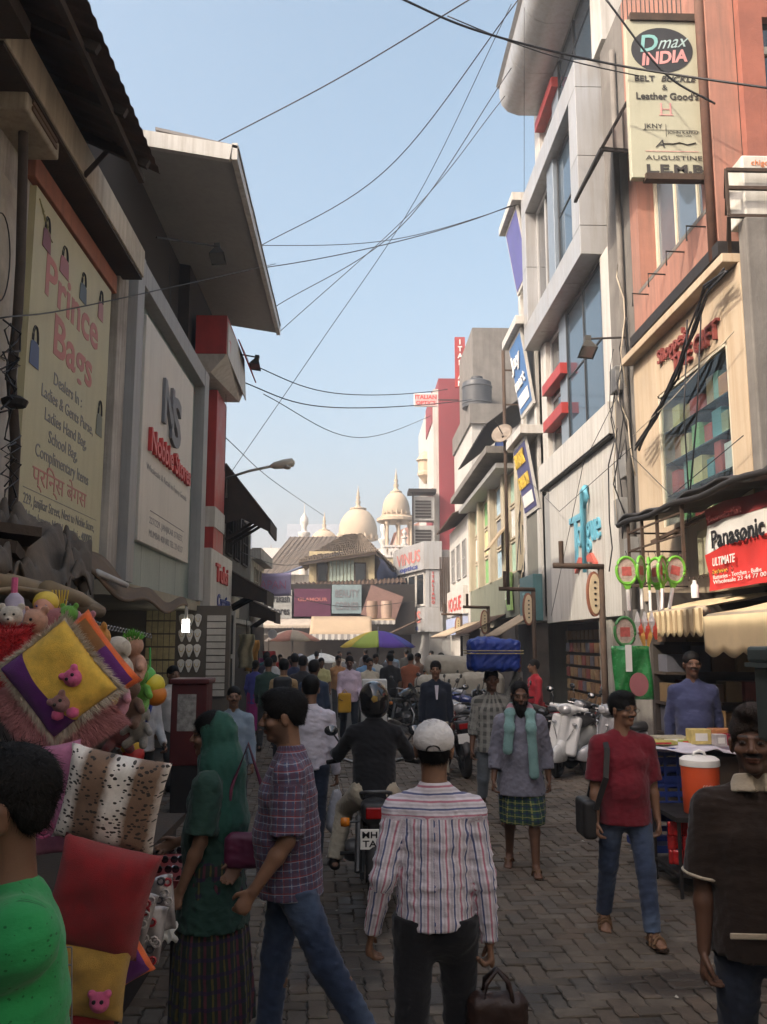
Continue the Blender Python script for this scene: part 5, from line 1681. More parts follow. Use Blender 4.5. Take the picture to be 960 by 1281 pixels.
MB().box(4.2, 34, 3.1, 4.39, 40, 4.2).build('sign_board', WHITEP, wb_)
text('VOGUE', REDI, wb_, (4.19, 39.6, 3.3), LX, UZ, .8, width=5.0, align='LEFT', bold=.02)
corrugated('tin_roof', RUST, wb_, (3.8, 33.7, 7.0), (3.8, 40.6, 7.0), (6.5, 33.7, 8.2), 24, .04)
MB().box(4.15, 34, 2.3, 4.38, 40, 3.0).build('name_board', mat('blue_white_board', (.35, .40, .55), .6), wb_)
# shop with projecting red lettered boxes, further along
ib = thing('jutting_optics_shop', 'pale grey shop jutting into the street with red lettered box signs', 'building', (3.2, 46, 0))
A_, B_ = np.array((2.15, 48.0, 0)), np.array((3.4, 43.2, 0))
uf = unit(B_ - A_)
for nm, z0, z1 in (('sign_box', 5.6, 7.0), ('sign_box', 2.5, 3.7)):
 MB().prism([A_ + (0, 0, z0), B_ + (0, 0, z0), (4.3, 43.2, z0), (4.3, 50, z0), (2.15, 50, z0)], (0, 0, z1 - z0)).build(nm, SILVER, ib)
 nf = np.array((-.006, -.002, 0))
 text('VINUS', PINKI, ib, A_ + uf * .5 + nf * 4 + (0, 0, z0 + .45), uf, UZ, .85, width=4.0, align='LEFT', bold=.02)
 text('optics', BLUEI, ib, A_ + uf * 1.0 + nf * 4 + (0, 0, z0 + .1), uf, UZ, .35, width=3.0, align='LEFT', bold=.02)
nv = np.array((.97, .25, 0))
MB().prism([A_ + nv * .25, B_ + nv * .25, (4.3, 43.5, 0), (9, 43.5, 0), (9, 56, 0), (2.4, 56, 0)], (0, 0, 6.6)).build('wall', GREYPAINT, ib)
for k in range(3):
 c0 = A_ + nv * .23 + uf * (1.1 + k * 1.35) + (0, 0, 4.65)
 o = MB().obox(c0, (.6, .04, .85), (uf, nv, (0, 0, 1))).build('window', WHITEP, ib)
 MB().obox(c0 - nv * .045, (.5, .01, .75), (uf, nv, (0, 0, 1))).build('pane', DGLASS, o)
MB().box(3.5, 43.3, 3.72, 4.2, 43.5, 5.58).build('pilaster', SILVER, ib)
for i, ch in enumerate('ITALIANO'):
 text(ch, REDI, ib, (3.85, 43.28, 5.35 - i * .21), RX, UZ, .2, ext=.02, bold=.03)
for i in range(6):
 MB().bar((4.2 + i * .1, 43.2, 3.5), (4.2 + i * .1, 43.2, 6.2), .05, .05).build('cage_bar', RUST, ib)
# maroon block and concrete tower
mb_ = thing('maroon_block', 'tall maroon and white office block rising behind the low shops', 'building', (5.5, 52, 0))
MAR = mat('maroon_paint', (.22, .035, .045), .7, var=.15, scale=.6, streak=.2, dcol=(.12, .03, .03))
MB().box(4.55, 50, 0, 4.85, 62, 16.9).build('white_edge', WHITEP, mb_)
MB().box(4.85, 49.8, 0, 6.9, 62, 17.5).build('wall', MAR, mb_)
MB().box(4.5, 50.5, 15, 4.56, 55, 16.9).box(4.5, 50.5, 5, 4.56, 55, 11).build('red_panel', MAR, mb_)
for z in (7.2, 8.9):
 o = MB().box(3.3, 49.3, z, 4.5, 50.2, z + 1.4).build('air_conditioner_box', GREYPAINT, mb_)
 for k in range(6):
  MB().box(3.4, 49.24, z + .15 + k * .18, 4.3, 49.29, z + .25 + k * .18).build('slat', IRON, o)
MB().box(3.0, 49.0, 10.5, 4.6, 50.4, 10.7).build('shelf', IRON, mb_)
MB().box(3.2, 49.1, 7.0, 3.3, 49.2, 10.5).build('post', IRON, mb_)
ct = thing('concrete_tower', 'bare stained concrete tower block with rooftop sign', 'building', (7, 45, 0))
MB().box(5.65, 41.5, 0, 12, 49, 12.6).build('wall', mat('pale_stained_wall', (.42, .41, .38), .85, var=.2, scale=.5, streak=.5, dcol=(.22, .2, .17)), ct)
MB().box(5.55, 41.3, 12.6, 12, 49, 13.6).build('slab', CONC, ct)
MB().box(6.0, 43.2, 13.6, 12, 49, 18.2).build('stair_block', CONC, ct)
wt = thing('water_tank', 'dark cylindrical rooftop water tank below the red sign', 'water tank', (5.95, 42, 13.6))
MB().lathe([(0, 0), (.75, 0), (.75, .15), (.78, .2), (.75, .25), (.75, 1.0), (.78, 1.05), (.75, 1.1), (.72, 1.3), (.3, 1.5), (.3, 1.6), (0, 1.62)], (6.05, 42.2, 13.6), 24).build('tank', mat('tank_black', (.05, .055, .06), .5), wt, smooth=True, angle=30)
vs_ = thing('vertical_roof_sign', 'red vertical rooftop sign spelling ITALIAN', 'sign', (6.0, 48, 17))
MB().box(5.75, 48.9, 16.7, 6.35, 49.05, 19.75).build('board', REDP, vs_)
for i, ch in enumerate('ITALIAN'):
 text(ch, WHITEI, vs_, (6.05, 48.88, 19.3 - i * .42), RX, UZ, .42, ext=.02, bold=.03)
io = thing('projecting_sign', 'small red and white projecting sign reading ITALIAN OPTICS', 'sign', (3.8, 47, 15))
MB().box(3.2, 47, 15.0, 4.55, 47.1, 15.75).build('board', WHITEI, io)
MB().box(3.23, 46.97, 15.03, 4.5, 47.0, 15.72).build('face', mat('pale_pink_face', (.60, .42, .40), .6), io)
text('ITALIAN', REDI, io, (3.86, 46.96, 15.42), RX, UZ, .32, width=1.2, bold=.03)
text('OPTICS', REDI, io, (3.86, 46.96, 15.1), RX, UZ, .30, width=1.1, bold=.03)
MB().bar((4.5, 47.05, 15.4), (5.7, 47.05, 15.4), .06, .06).build('arm', IRON, io)
# roof clutter: tarp, dish, pipe frame
bt = thing('blue_tarp', 'blue plastic tarp bundled under a dark lean-to roof', 'tarp', (5, 30, 7.6))
MB().grid(lambda u, v: (4.3 + .35 * v + .08 * math.sin(u * 17 + v * 5), 26 + 4.5 * u, 7.6 + 1.15 * v * (.8 + .2 * math.sin(u * 9)) + .06 * math.sin(u * 23)), 30, 8).build('sheet', mat('blue_plastic', (.02, .07, .28), .45, var=.3, scale=4), bt, smooth=True, solid=.01)
lt = thing('lean_to_roof', 'black corrugated lean-to roof on the poster building', 'roof', (5, 30, 8.7))
corrugated('sheet', mat('black_tin', (.035, .033, .032), .7, .3), lt, (3.9, 25.5, 8.5), (3.9, 32.5, 8.5), (6.2, 25.5, 10.3), 24, .04)
ds_ = thing('satellite_dish', 'rusty satellite dish beside the end bay', 'satellite dish', (4.1, 23.6, 7.4))
MB().lathe([(.0, -.08), (.18, -.05), (.30, .04), (.31, .05), (.18, -.03), (.0, -.06)], (4.05, 23.4, 7.7), 20, basis((-.5, -.75, .4))).build('dish', mat('dish_grey', (.22, .18, .14), .6, var=.3), ds_, smooth=True)
MB().cyl((4.05, 23.4, 7.65), (4.2, 23.6, 7.2), .03).build('stand', IRON, ds_)
MB().cyl((4.05, 23.4, 7.7), (3.8, 23.0, 7.95), .015).build('feed_arm', IRON, ds_)
pf = thing('pipe_frame', 'tall bent conduit frame standing on the poster building roof', 'pipe frame', (4.4, 24.3, 7.5))
MB().tube([(4.15, 23.6, 3), (4.15, 23.6, 10.2), (4.3, 23.6, 10.5), (5.4, 23.6, 10.5)], .05, 7).build('pipe', RUST, pf, smooth=True)
for z in (8.6, 9.6, 10.3):
 MB().bar((4.15, 23.6, z), (5.4, 23.6, z), .04, .04).build('bar', RUST, pf)
# low awnings along the right shops
def tin_awn(label, x, y0, y1, z, dx, dz, m):
 t = thing('lean_awning', label, 'awning', (x, y0, z))
 corrugated('sheet', m, t, (x, y0, z), (x, y1, z), (x - dx, y0, z - dz), int((y1 - y0) * 4), .025)
 MB().bar((x - dx, y0, z - dz - .04), (x - dx, y1, z - dz - .04), .05, .06).build('edge_batten', DKWOOD, t)
 return t
TAN = mat('tan_tarp', (.34, .27, .19), .85, var=.3, scale=2)
tin_awn('slanting tan sheet awning behind the blue bundle', 4.4, 20.8, 23.0, 2.75, 1.0, .6, TAN)
tin_awn('rusty sheet awning below the lime green sign', 4.4, 25.5, 29, 2.8, 1.1, .55, RUST)
tin_awn('tan sheet awning beneath the red lettered board', 4.3, 30, 36, 2.7, 1.2, .5, TAN)
tin_awn('long rusty sheet awning in front of the jutting shop', 2.9, 38, 43.5, 3.0, 1.3, .6, RUST)
for k, (ya, yb, lb) in enumerate(((20.7, 23.1, 'one'), (23.5, 28, 'two'), (28.2, 33.2, 'three'))):
 o = MB().box(4.62 if k else 4.52, ya, 0, 4.7 if k else 4.6, yb, 2.45)
 o = MB().box(4.3, ya, 0, 4.58, yb, 2.45).build('dark_shop_panel', mat('dim_shop_%d' % k, (.07, .06, .05), .9, var=.6, scale=3), (eb, p1, p1)[k])  # dark panels across the shops, whose dimness is put into the colour
# ---------------------------------------------------------------- oval signs on iron posts
OV = mat('oval_cream', (.60, .50, .33), .6, var=.15)
OVR = mat('oval_rim', (.25, .10, .06), .6)
def oval_post(px, py, X, label, sc=1.0):
 p = aX(px, py, X)
 y = p[1]
 t = thing('oval_sign_post', label, 'sign post', (X + .06, y, 0), 'iron posts with oval signs')
 xx = X + .1
 zt = p[2] + .42
 MB().cyl((xx, y, 0), (xx, y, zt), .05, n=10).build('post', RUST, t, smooth=True)
 MB().cyl((xx + .04, y - .02, zt), (xx - .75, y - .02, zt + .02), .045, n=10).build('arm', RUST, t, smooth=True)
 MB().cyl((xx - .62, y - .02, zt), (xx - .62, y - .02, zt + .4), .04, n=8).build('stub', RUST, t)
 ax = (unit((1, .25, 0)), (0, 0, 1), unit((-.25, 1, 0)))
 for nm, a_, b_, d_, m_ in (('rim', .125, .35, .03, OVR), ('face', .10, .31, .04, OV)):
  pts = [np.array((xx - .12, y, p[2])) + np.array(ax[0]) * a_ * math.cos(q) + np.array(ax[1]) * b_ * math.sin(q) - np.array(ax[2]) * d_ for q in np.linspace(0, 2 * PI, 28, endpoint=False)]
  o = MB().prism(pts, np.array(ax[2]) * d_ * 2).build(nm, m_, t)
 for k in range(5):
  MB().obox(np.array((xx - .12, y, p[2] + .18 - k * .09)) - np.array(ax[2]) * .042, (.018, .016, .004), ax).build('printed_glyph', BLACKT, t)
 return t
oval_post(745, 743, 3.72, 'tall iron post with oval sign in front of the white logo panels')
oval_post(662, 762, 3.75, 'iron post with oval sign left of the teal boxed sign')
oval_post(607, 778, 3.8, 'iron post with oval sign below the lime green sign')
oval_post(574, 783, 3.85, 'iron post with oval sign before the red lettered white board')
# ---------------------------------------------------------------- the old tiled house closing the street
oh = thing('old_tiled_house', 'old yellow upper storey house with sagging tiled roof closing the street', 'building', (-.8, 48, 0))
YEL = mat('peeling_yellow_plaster', (.48, .40, .24), .9, var=.3, scale=1.2, bump=.4, bscale=8, dirt=.5, dcol=(.2, .16, .1), streak=.5)
BLK = mat('pale_green_shutter', (.30, .36, .30), .8, var=.3)
MB().box(-2.5, 46.4, 0, 1.0, 53, 6.8).build('wall', YEL, oh)
MB().add([(1.0, 46.4, 0), (3.0, 49.5, 0), (3.0, 53, 0), (1.0, 53, 0), (1.0, 46.4, 6.7), (3.0, 49.5, 5.4), (3.0, 53, 5.4), (1.0, 53, 6.7)], [(0, 1, 5, 4), (1, 2, 6, 5), (2, 3, 7, 6), (4, 5, 6, 7)]).build('side_wall', DKWOOD, oh)
TILE = mat('weathered_tile', (.17, .135, .10), .9, var=.5, scale=1.5, bump=.5, bscale=12, dirt=.5, dcol=(.07, .055, .045))
tl = MB()
def roofquad(a, b, c, d, nu, nv):
 a, b, c, d = (np.array(q, float) for q in (a, b, c, d))
 rr = random.Random(9)
 for j in range(nv):
  for i in range(nu):
   f = lambda u, v: (a + (b - a) * u) * (1 - v) + (d + (c - d) * u) * v
   p = [f(i / nu, j / nv), f((i + 1) / nu, j / nv), f((i + 1) / nu, (j + 1) / nv), f(i / nu, (j + 1) / nv)]
   h_ = rr.uniform(.02, .09)
   mid0, mid1 = (p[0] + p[1]) / 2 + np.array((0, -.02, h_ + .10)), (p[2] + p[3]) / 2 + np.array((0, 0, h_))
   tl.add([p[0], mid0, p[1], p[2], mid1, p[3]], [(0, 1, 4, 5), (1, 2, 3, 4), (0, 2, 1)])
roofquad((-3.0, 45.8, 6.15), (1.1, 45.8, 6.75), (.3, 49.5, 8.1), (-.5, 49.5, 8.05), 30, 10)
roofquad((1.1, 45.8, 6.75), (3.4, 49.5, 5.0), (1.5, 52, 6.8), (.3, 49.5, 8.1), 18, 9)
roofquad((-3.0, 52, 6.2), (-3.0, 45.8, 6.15), (-.5, 49.5, 8.05), (-.5, 50.5, 8.05), 20, 9)
o = tl.build('roof_tiles', TILE, oh)
o['kind'] = 'stuff'
MB().bar((-3.0, 45.85, 6.05), (1.1, 45.85, 6.65), .08, .14).build('eave_board', DKWOOD, oh)
for x0, x1 in ((-2.1, -1.5), (-.1, .55)):
 o = MB().box(x0, 46.3, 5.15, x1, 46.42, 6.2).build('window', DKWOOD, oh)
 MB().box(x0 + .08, 46.27, 5.22, x1 - .08, 46.31, 6.12).build('pane', DGLASS, o)
for i in range(7):
 x = -1.4 + i * .19
 MB().box(x, 46.32, 5.1, x + .15, 46.41, 6.3).build('shutter_board', BLK, oh)
for i in range(8):
 x = -2.4 + i * .46
 MB().box(x, 46.3, 4.65, x + .3, 46.4, 5.0).build('dado_panel', YEL, oh)
corrugated('tin_awning', RUST, oh, (-3.2, 44.9, 4.75), (2.6, 44.9, 5.05), (-3.2, 46.4, 5.1), 26, .04, rag=0)
MB().grid(lambda u, v: (1.2 + 2.0 * u + .1 * math.sin(v * 9), 46.0 + 3.2 * u - .1 * math.sin(u * 11), 6.4 - 1.3 * u - 1.7 * v + .1 * math.sin(u * 13 + v * 5)), 20, 10).build('blue_tarpaulin', mat('faded_blue_tarp', (.04, .07, .15), .6, var=.5, scale=2), oh, smooth=True)
# its row of sign boards
sgs = [(-4.4, -3.2, 3.15, 4.6, 'Prakash Stores', mat('grey_board', (.28, .28, .26), .7), BLACKT, 'grey sign board reading Prakash Stores below the tiled roof'),
       (-3.1, -1.25, 3.25, 4.65, 'GLAMOUR', mat('purple_board', (.085, .022, .05), .6), PINKI, 'dark purple sign board beside the Prakash Stores board'),
       (-1.2, .3, 3.4, 4.85, 'BEAUTY CORNER', mat('aqua_board', (.17, .23, .24), .6), GREYI, 'pale aqua sign board in the middle of the sign row')]
for x0, x1, z0, z1, tx, m_, im, lb in sgs:
 s1 = thing('sign_board', lb, 'sign', ((x0 + x1) / 2, 44, z0))
 MB().box(x0, 44.0, z0, x1, 44.12, z1).build('board', m_, s1, bevel=.02)
 ws = tx.split()
 for k, w_ in enumerate(ws):
  text(w_, im if k or len(ws) > 1 else PINKI, s1, ((x0 + x1) / 2, 43.98, z1 - .62 - k * .62), RX, UZ, .55 if len(ws) > 1 else .25, width=(x1 - x0) * .8, bold=.02)
s1 = thing('sign_board', 'tilted brown sign board at the right end of the sign row', 'sign', (1.2, 44, 3.2))
u1, u2 = unit((1, 0, -.22)), unit((.35, 0, 1))
c0 = np.array((.25, 43.9, 3.35))
MB().prism([c0, c0 + u1 * 1.75, c0 + u1 * 1.75 + u2 * 1.35, c0 + u2 * 1.6], (0, .12, 0)).build('board', mat('brown_board', (.20, .12, .10), .7, var=.3), s1)
MB().box(-5.0, 44.2, 2.4, 3.0, 44.4, 4.9).build('sign_backing', IRON, oh)
for x0, m_ in ((.55, 'a'), (1.25, 'b')):
 t = thing('rooftop_drum', 'brown barrel on the awning left of the other barrel' if m_ == 'a' else 'pinkish barrel on the awning right of the other barrel', 'barrel', (x0, 42.5, 3.1))
 MB().lathe([(0, 0), (.24, 0), (.28, .4), (.28, .5), (.26, .85), (0, .86)], (x0 + .25, 42.6, 3.12), 14).build('drum', mat('drum_' + m_, (.26, .18, .13) if m_ == 'a' else (.36, .26, .20), .7), t, smooth=True, angle=40)
def sq_awning(label, x0, x1, y, z, dep, rise, m, val=.28, stripes=True):
 t = thing('shop_awning', label, 'awning', ((x0 + x1) / 2, y, z))
 MB().grid(lambda u, v: (x0 + (x1 - x0) * u, y + dep * v, z + rise * v - .05 * math.sin(u * 12) * v * (1 - v)), 20, 4).build('canvas', m, t, smooth=True, solid=.02)
 n_ = int((x1 - x0) / .14)
 for i in range(n_):
  xa, xb = x0 + (x1 - x0) * i / n_, x0 + (x1 - x0) * (i + 1) / n_
  MB().prism([(xa, y - .02, z), (xb, y - .02, z), (xb, y - .02, z - val * .8), ((xa + xb) / 2, y - .02, z - val), (xa, y - .02, z - val * .8)], (0, .015, 0)).build('valance_tab', (WHITEP if i % 2 else mat('grey_stripe', (.24, .23, .22), .8)) if stripes else m, t)
 return t
CANV = mat('buff_canvas', (.33, .25, .165), .85, var=.15, scale=1)
sq_awning('buff shop awning with striped scalloped edge at the street end', -2.1, .75, 40, 2.35, 1.8, .85, CANV)
sq_awning('long narrow striped awning above the buff awning', -1.5, 1.9, 42, 3.02, .8, .12, CANV, .2)
sq_awning('wide plain grey awning left of the buff awning', -5.4, -1.9, 41, 2.75, 1.4, .35, mat('dusty_canvas', (.36, .31, .25), .85), .12, False)
bs2 = MB().box(-6, 46.0, 0, 3.5, 46.3, 2.39).build('shop_front', DARKIN, oh)
# second sloping roof behind
rh = thing('grey_roofed_house', 'long grey corrugated roof rising behind the tiled house', 'building', (-3.5, 56, 0))
MB().box(-5.6, 55, 0, 1, 64, 6.2).build('wall', OLDW, rh)
MB().add([(-6.2, 54.5, 5.9), (-1.5, 54.5, 7.0), (.2, 61, 9.35), (-4.6, 61, 9.3)], [(0, 1, 2, 3)]).build('roof', mat('grey_tin', (.13, .105, .082), .8, .1, var=.4), rh, solid=.05)
for i in range(16):
 u_ = i / 15
 MB().bar(np.array((-6.2, 54.5, 5.95)) * (1 - u_) + np.array((-1.5, 54.5, 7.05)) * u_, np.array((-4.6, 61, 9.35)) * (1 - u_) + np.array((.2, 61, 9.4)) * u_, .05, .025).build('roof_rib', mat('grey_tin', (.17, .15, .14)), rh)
MB().cyl((-6.3, 54.4, 5.5), (-3.2, 54.4, 6.7), .07).build('ridge_pipe', mat('blue_pipe', (.06, .08, .14), .5), rh)
# ---------------------------------------------------------------- mosque
ms = thing('mosque', 'sandstone mosque with onion domes and minarets above the roofs', 'mosque', (1, 85, 0))
STN = mat('sandstone', (.44, .35, .25), .85, var=.18, scale=.8, dirt=.3, dcol=(.3, .24, .17), streak=.2)
STW = mat('pale_stone', (.58, .55, .50), .85, var=.15, scale=.8, streak=.3, dcol=(.3, .27, .24))
MB().box(-9, 84, 0, 9, 100, 11.0).build('hall', STW, ms)
def dome(cx, cy, z, R_, hh, parent, fin=2.0, m=STN):
 pr = [(R_ * .92, -.3), (R_ * .96, 0)]
 for t in np.linspace(-.25, PI / 2, 16):
  pr.append((R_ * math.cos(t) * (1.0 if t < .9 else 1 - .10 * (t - .9)), R_ * .27 + hh * .80 * (math.sin(t))))
 d_ = MB().lathe(pr[:-1] + [(.02, R_ * .27 + hh * .86)], (cx, cy, z), 28).build('dome', m, parent, smooth=True)
 zt = z + R_ * .27 + hh * .80
 k = fin / 2
 MB().lathe([(R_ * .42, -.12 * k), (R_ * .44, .02), (.30 * k, .10 * k), (.14 * k, .35 * k), (.24 * k, .55 * k), (.10 * k, .75 * k), (.2 * k, .95 * k), (.08 * k, 1.15 * k), (.13 * k, 1.3 * k), (.05 * k, 1.5 * k), (.01, 2.0 * k)], (cx, cy, zt - .05), 12).build('finial', m, d_, smooth=True)
 for q in range(16):
  t = 2 * PI * q / 16
  MB().cyl((cx + R_ * .97 * math.cos(t), cy + R_ * .97 * math.sin(t), z - .25), (cx + R_ * .97 * math.cos(t), cy + R_ * .97 * math.sin(t), z + .25), R_ * .08, n=6).build('petal', m, d_)
 return d_
def minaret(cx, cy, z0, z1, r0, parent, m=STW):
 H_ = z1 - z0
 o = MB().lathe([(r0 * 1.3, 0), (r0 * 1.3, H_ * .06), (r0, H_ * .08), (r0 * .95, H_ * .42), (r0 * 1.35, H_ * .45), (r0 * 1.35, H_ * .49), (r0 * .8, H_ * .5), (r0 * .75, H_ * .62), (r0 * 1.2, H_ * .65), (r0 * 1.2, H_ * .68), (r0 * .55, H_ * .69), (r0 * .5, H_ * .74), (r0 * .85, H_ * .78), (r0 * .8, H_ * .83), (r0 * .35, H_ * .87), (r0 * .1, H_ * .9), (.02, H_)], (cx, cy, z0), 14).build('minaret', m, parent, smooth=True, angle=40)
 return o
dome(.2, 87, 12.4, 1.95, 3.1, ms, 2.4)
dome(-3.2, 87, 11.6, 1.35, 1.5, ms, 1.9)
dome(-9.0, 92, 8.8, 1.3, 1.9, ms, 1.6, mat('pink_stone', (.52, .34, .26), .85))
dome(-1.4, 90, 12.4, .7, 1.0, ms, 1.0)
minaret(-3.72, 62, 5.2, 11.9, .36, ms)
minaret(2.6, 80, 6, 14.0, .42, ms)
for x in (4.6, 5.6):
 minaret(x, 82, 9.5, 13.0, .25, ms)
tw = thing('mosque_tower', 'domed sandstone pavilion tower on slender columns', 'tower', (3.5, 75, 0))
MB().box(2.5, 74.0, 0, 5.0, 76.5, 9.6).build('shaft', STW, tw)
for x in (2.7, 3.7, 4.75):
 for y in (74.2, 76.2):
  MB().lathe([(.2, 0), (.2, .2), (.12, .3), (.12, 2.3), (.22, 2.5), (.22, 2.7)], (x, y, 9.6), 10).build('column', STN, tw)
MB().lathe([(1.55, 0), (1.75, .1), (1.75, .35), (1.4, .5), (1.4, .62)], (3.55, 75.2, 12.3), 24).build('eave_ring', STN, tw)
dome(3.5, 75.2, 13.05, 1.2, 2.15, tw, 2.1)
for q in range(14):
 x = 2.4 + q * .35
 MB().box(x, 73.6, 9.3, x + .2, 73.8, 10.0).build('baluster', STW, tw)
MB().box(2.3, 73.5, 10.0, 7.4, 73.9, 10.15).box(2.3, 73.5, 9.1, 7.4, 73.9, 9.3).build('rail', STW, tw)
MB().box(2.3, 73.6, 6.2, 7.4, 76, 9.1).build('arcade_wall', YEL, tw)
pkb = thing('pink_roofed_block', 'dusty pink roofed building behind the pavilion tower', 'building', (8, 100, 0))
MB().box(4.5, 96, 0, 16, 110, 14).build('wall', mat('pink_stone', (.52, .34, .26)), pkb)
MB().prism([(4.2, 95.8, 14), (16.2, 95.8, 14), (16.2, 95.8, 17.5), (10, 95.8, 16.5)], (0, 14, 0)).build('roof', mat('pink_tile', (.34, .17, .12), .85), pkb)
jb = thing('jharokha_balcony', 'small cream carved balcony on the side of the maroon block', 'balcony', (4.0, 56, 12))
MB().lathe([(.1, -.7), (.3, -.4), (.5, -.2), (.5, 0), (.46, .1), (.46, .7), (.6, .8), (.4, 1.1), (.1, 1.4)], (4.45, 55, 12.8), 10).build('shell', STN, jb)
# far towers in the haze
for x0, x1, y, z, lb in ((-34, -29, 230, 33, 'pale glass tower far off at the left beyond the timber house'), (-16, -4, 200, 29, 'wide pale apartment slab far behind the small dome')):
 t = thing('distant_tower', lb, 'building', ((x0 + x1) / 2, y, 0))
 MB().box(x0, y, 0, x1, y + 12, z).build('wall', mat('distant_wall', (.36, .40, .45), .8), t)
 n_ = int(z / 3)
 for k in range(2, n_):
  MB().box(x0 + .3, y - .1, k * 3 + .6, x1 - .3, y, k * 3 + 2.0).build('window_band', mat('distant_glass', (.16, .2, .25), .5), t)
# unseen street buildings, added to cut skylight on the foreground
nr = thing('shop_building', 'unseen grey shop building added beyond the right edge to cut skylight', 'building', (6, -4, 0))
MB().box(4.6, -14, 0, 9, 4.2, 11).build('wall', OLDW, nr)
for y in (-12, -9, -6, -3, 0, 2.4):
 window(nr, 4.6, y, y + 1.5, 4, 6, -1, GREYPAINT, DGLASS, 1, 1)
ek = thing('unseen_cross_building', 'unseen pale building added across the street behind the camera to cut skylight', 'building', (0, -18, 0))
MB().box(-9, -22, 0, 9, -17, 12).build('wall', OLDW, ek)
for x in (-6, -3, 0, 3):
 o = MB().box(x, -17, 4, x + 1.4, -16.94, 6).build('window', GREYPAINT, ek)
 MB().box(x + .1, -16.94, 4.1, x + 1.3, -16.93, 5.9).build('pane', DGLASS, o)
# ---------------------------------------------------------------- soft goods
def fur_mat(name, col, col2=None, pat=None):
 return mat(name, col, .95, var=.35, scale=18, bump=.55, bscale=420, sheen=.15, colnode=pat)
def pillow(name, label, c, half, rot, m, thick=.09, tilt=0., fur=0, furm=None, yaw=0., cat='cushion', edge=.35):
 """cushion facing -Y, rotated in its plane by rot"""
 t = thing(name, label, cat, tuple(c))
 R = np.array(Matrix.Rotation(yaw, 3, 'Z') @ Matrix.Rotation(tilt, 3, 'X') @ Matrix.Rotation(-rot, 3, 'Y'))
 n_ = 26
 vs, fs = [], []
 rr = random.Random(len(label) * 7)
 ph = [rr.uniform(0, 6) for _ in range(4)]
 idx = {}
 for side in (0, 1):
  for j in range(n_ + 1):
   for i in range(n_ + 1):
    u, v = i / n_ * 2 - 1, j / n_ * 2 - 1
    if side == 1 and (i in (0, n_) or j in (0, n_)):
     idx[(side, i, j)] = idx[(0, i, j)]
     continue
    pin = 1 - .10 * (1 - abs(v) ** 2) * abs(u) ** 6 * 0
    x = u * half[0] * (1 - .07 * (1 - v * v) * abs(u) ** 3)
    z = v * half[1] * (1 - .07 * (1 - u * u) * abs(v) ** 3)
    d = thick * ((1 - u ** 4) * (1 - v ** 4)) ** .55
    d += .004 * (math.sin(u * 5 + v * 3 + ph[0]) + math.sin(v * 7 - u * 4 + ph[1])) * (1 - u * u) * (1 - v * v)
    d += .006 * math.sin((u + v) * 16 + ph[2]) * (abs(u * v) ** 2)
    p = R @ np.array((x, (-d if side == 0 else d), z))
    idx[(side, i, j)] = len(vs)
    vs.append(p)
 for side in (0, 1):
  for j in range(n_):
   for i in range(n_):
    q = (idx[(side, i, j)], idx[(side, i + 1, j)], idx[(side, i + 1, j + 1)], idx[(side, i, j + 1)])
    fs.append(q if side == 0 else q[::-1])
 o = MB().add(vs, fs).build('cover', m, t, smooth=True, local=True)
 a = o.data.attributes.new('pat', 'FLOAT_VECTOR', 'POINT')
 Ri = R.T
 loc_ = np.array([Ri @ np.array(v.co) for v in o.data.vertices]) / np.array([half[0], 1, half[1]])
 a.data.foreach_set('vector', np.stack([loc_[:, 0], loc_[:, 2], loc_[:, 1]], 1).astype(np.float32).ravel())
 if fur:
  fb = MB()
  for _ in range(fur):
   u, v = rr.uniform(-1, 1), rr.uniform(-1, 1)
   e = rr.random() < edge
   if e:
    if rr.random() < .5:
     u = rr.choice((-1, 1)) * rr.uniform(.96, 1)
    else:
     v = rr.choice((-1, 1)) * rr.uniform(.96, 1)
   d = thick * max(0, (1 - u ** 4) * (1 - v ** 4)) ** .55
   p = np.array((u * half[0] * (1 - .07 * (1 - v * v) * abs(u) ** 3), -d, v * half[1] * (1 - .07 * (1 - u * u) * abs(v) ** 3)))
   nn = unit((u * .9 + rr.gauss(0, .25), -.7 if not e else -.25, v * .9 - .25 + rr.gauss(0, .25)))
   l_ = rr.uniform(.018, .036)
   sd_ = unit(np.cross(nn, (rr.gauss(0, 1), rr.gauss(0, 1), rr.gauss(0, 1)))) * .0016
   fb.add([R @ (p - sd_), R @ (p + sd_), R @ (p + nn * l_ + np.array((0, 0, -.006)))], [(0, 1, 2)])
  f_ = fb.build('fur', furm or m, t, local=True)
  f_['kind'] = 'stuff'
 t['_'] = 0
 del t['_']
 return t, R
def pat_attr(n):
 a = N(n, 'ShaderNodeAttribute', attribute_name='pat')
 sp = N(n, 'ShaderNodeSeparateXYZ')
 L(n, a.outputs['Vector'], sp.inputs[0])
 return a.outputs['Vector'], sp.outputs[0], sp.outputs[1]
def yellow_pat(n):
 v, x, y = pat_attr(n)
 c = mixc(n, mth(n, 'GREATER_THAN', mth(n, 'SUBTRACT', mth(n, 'MULTIPLY', x, -1), mth(n, 'MULTIPLY', mth(n, 'MULTIPLY', y, y), -.12)), .38), (.78, .50, .07), (.11, .008, .17))
 ed = mth(n, 'MAXIMUM', mth(n, 'ABSOLUTE', x), mth(n, 'ABSOLUTE', y))
 return mixc(n, mth(n, 'GREATER_THAN', ed, .92), c, (.55, .46, .36))
def orange_pat(n):
 v, x, y = pat_attr(n)
 c = mixc(n, mth(n, 'GREATER_THAN', y, .1), (.11, .015, .17), (.25, .11, .03))
 ed = mth(n, 'MAXIMUM', mth(n, 'ABSOLUTE', x), mth(n, 'ABSOLUTE', y))
 return mixc(n, mth(n, 'GREATER_THAN', ed, .86), c, (.72, .12, .01))
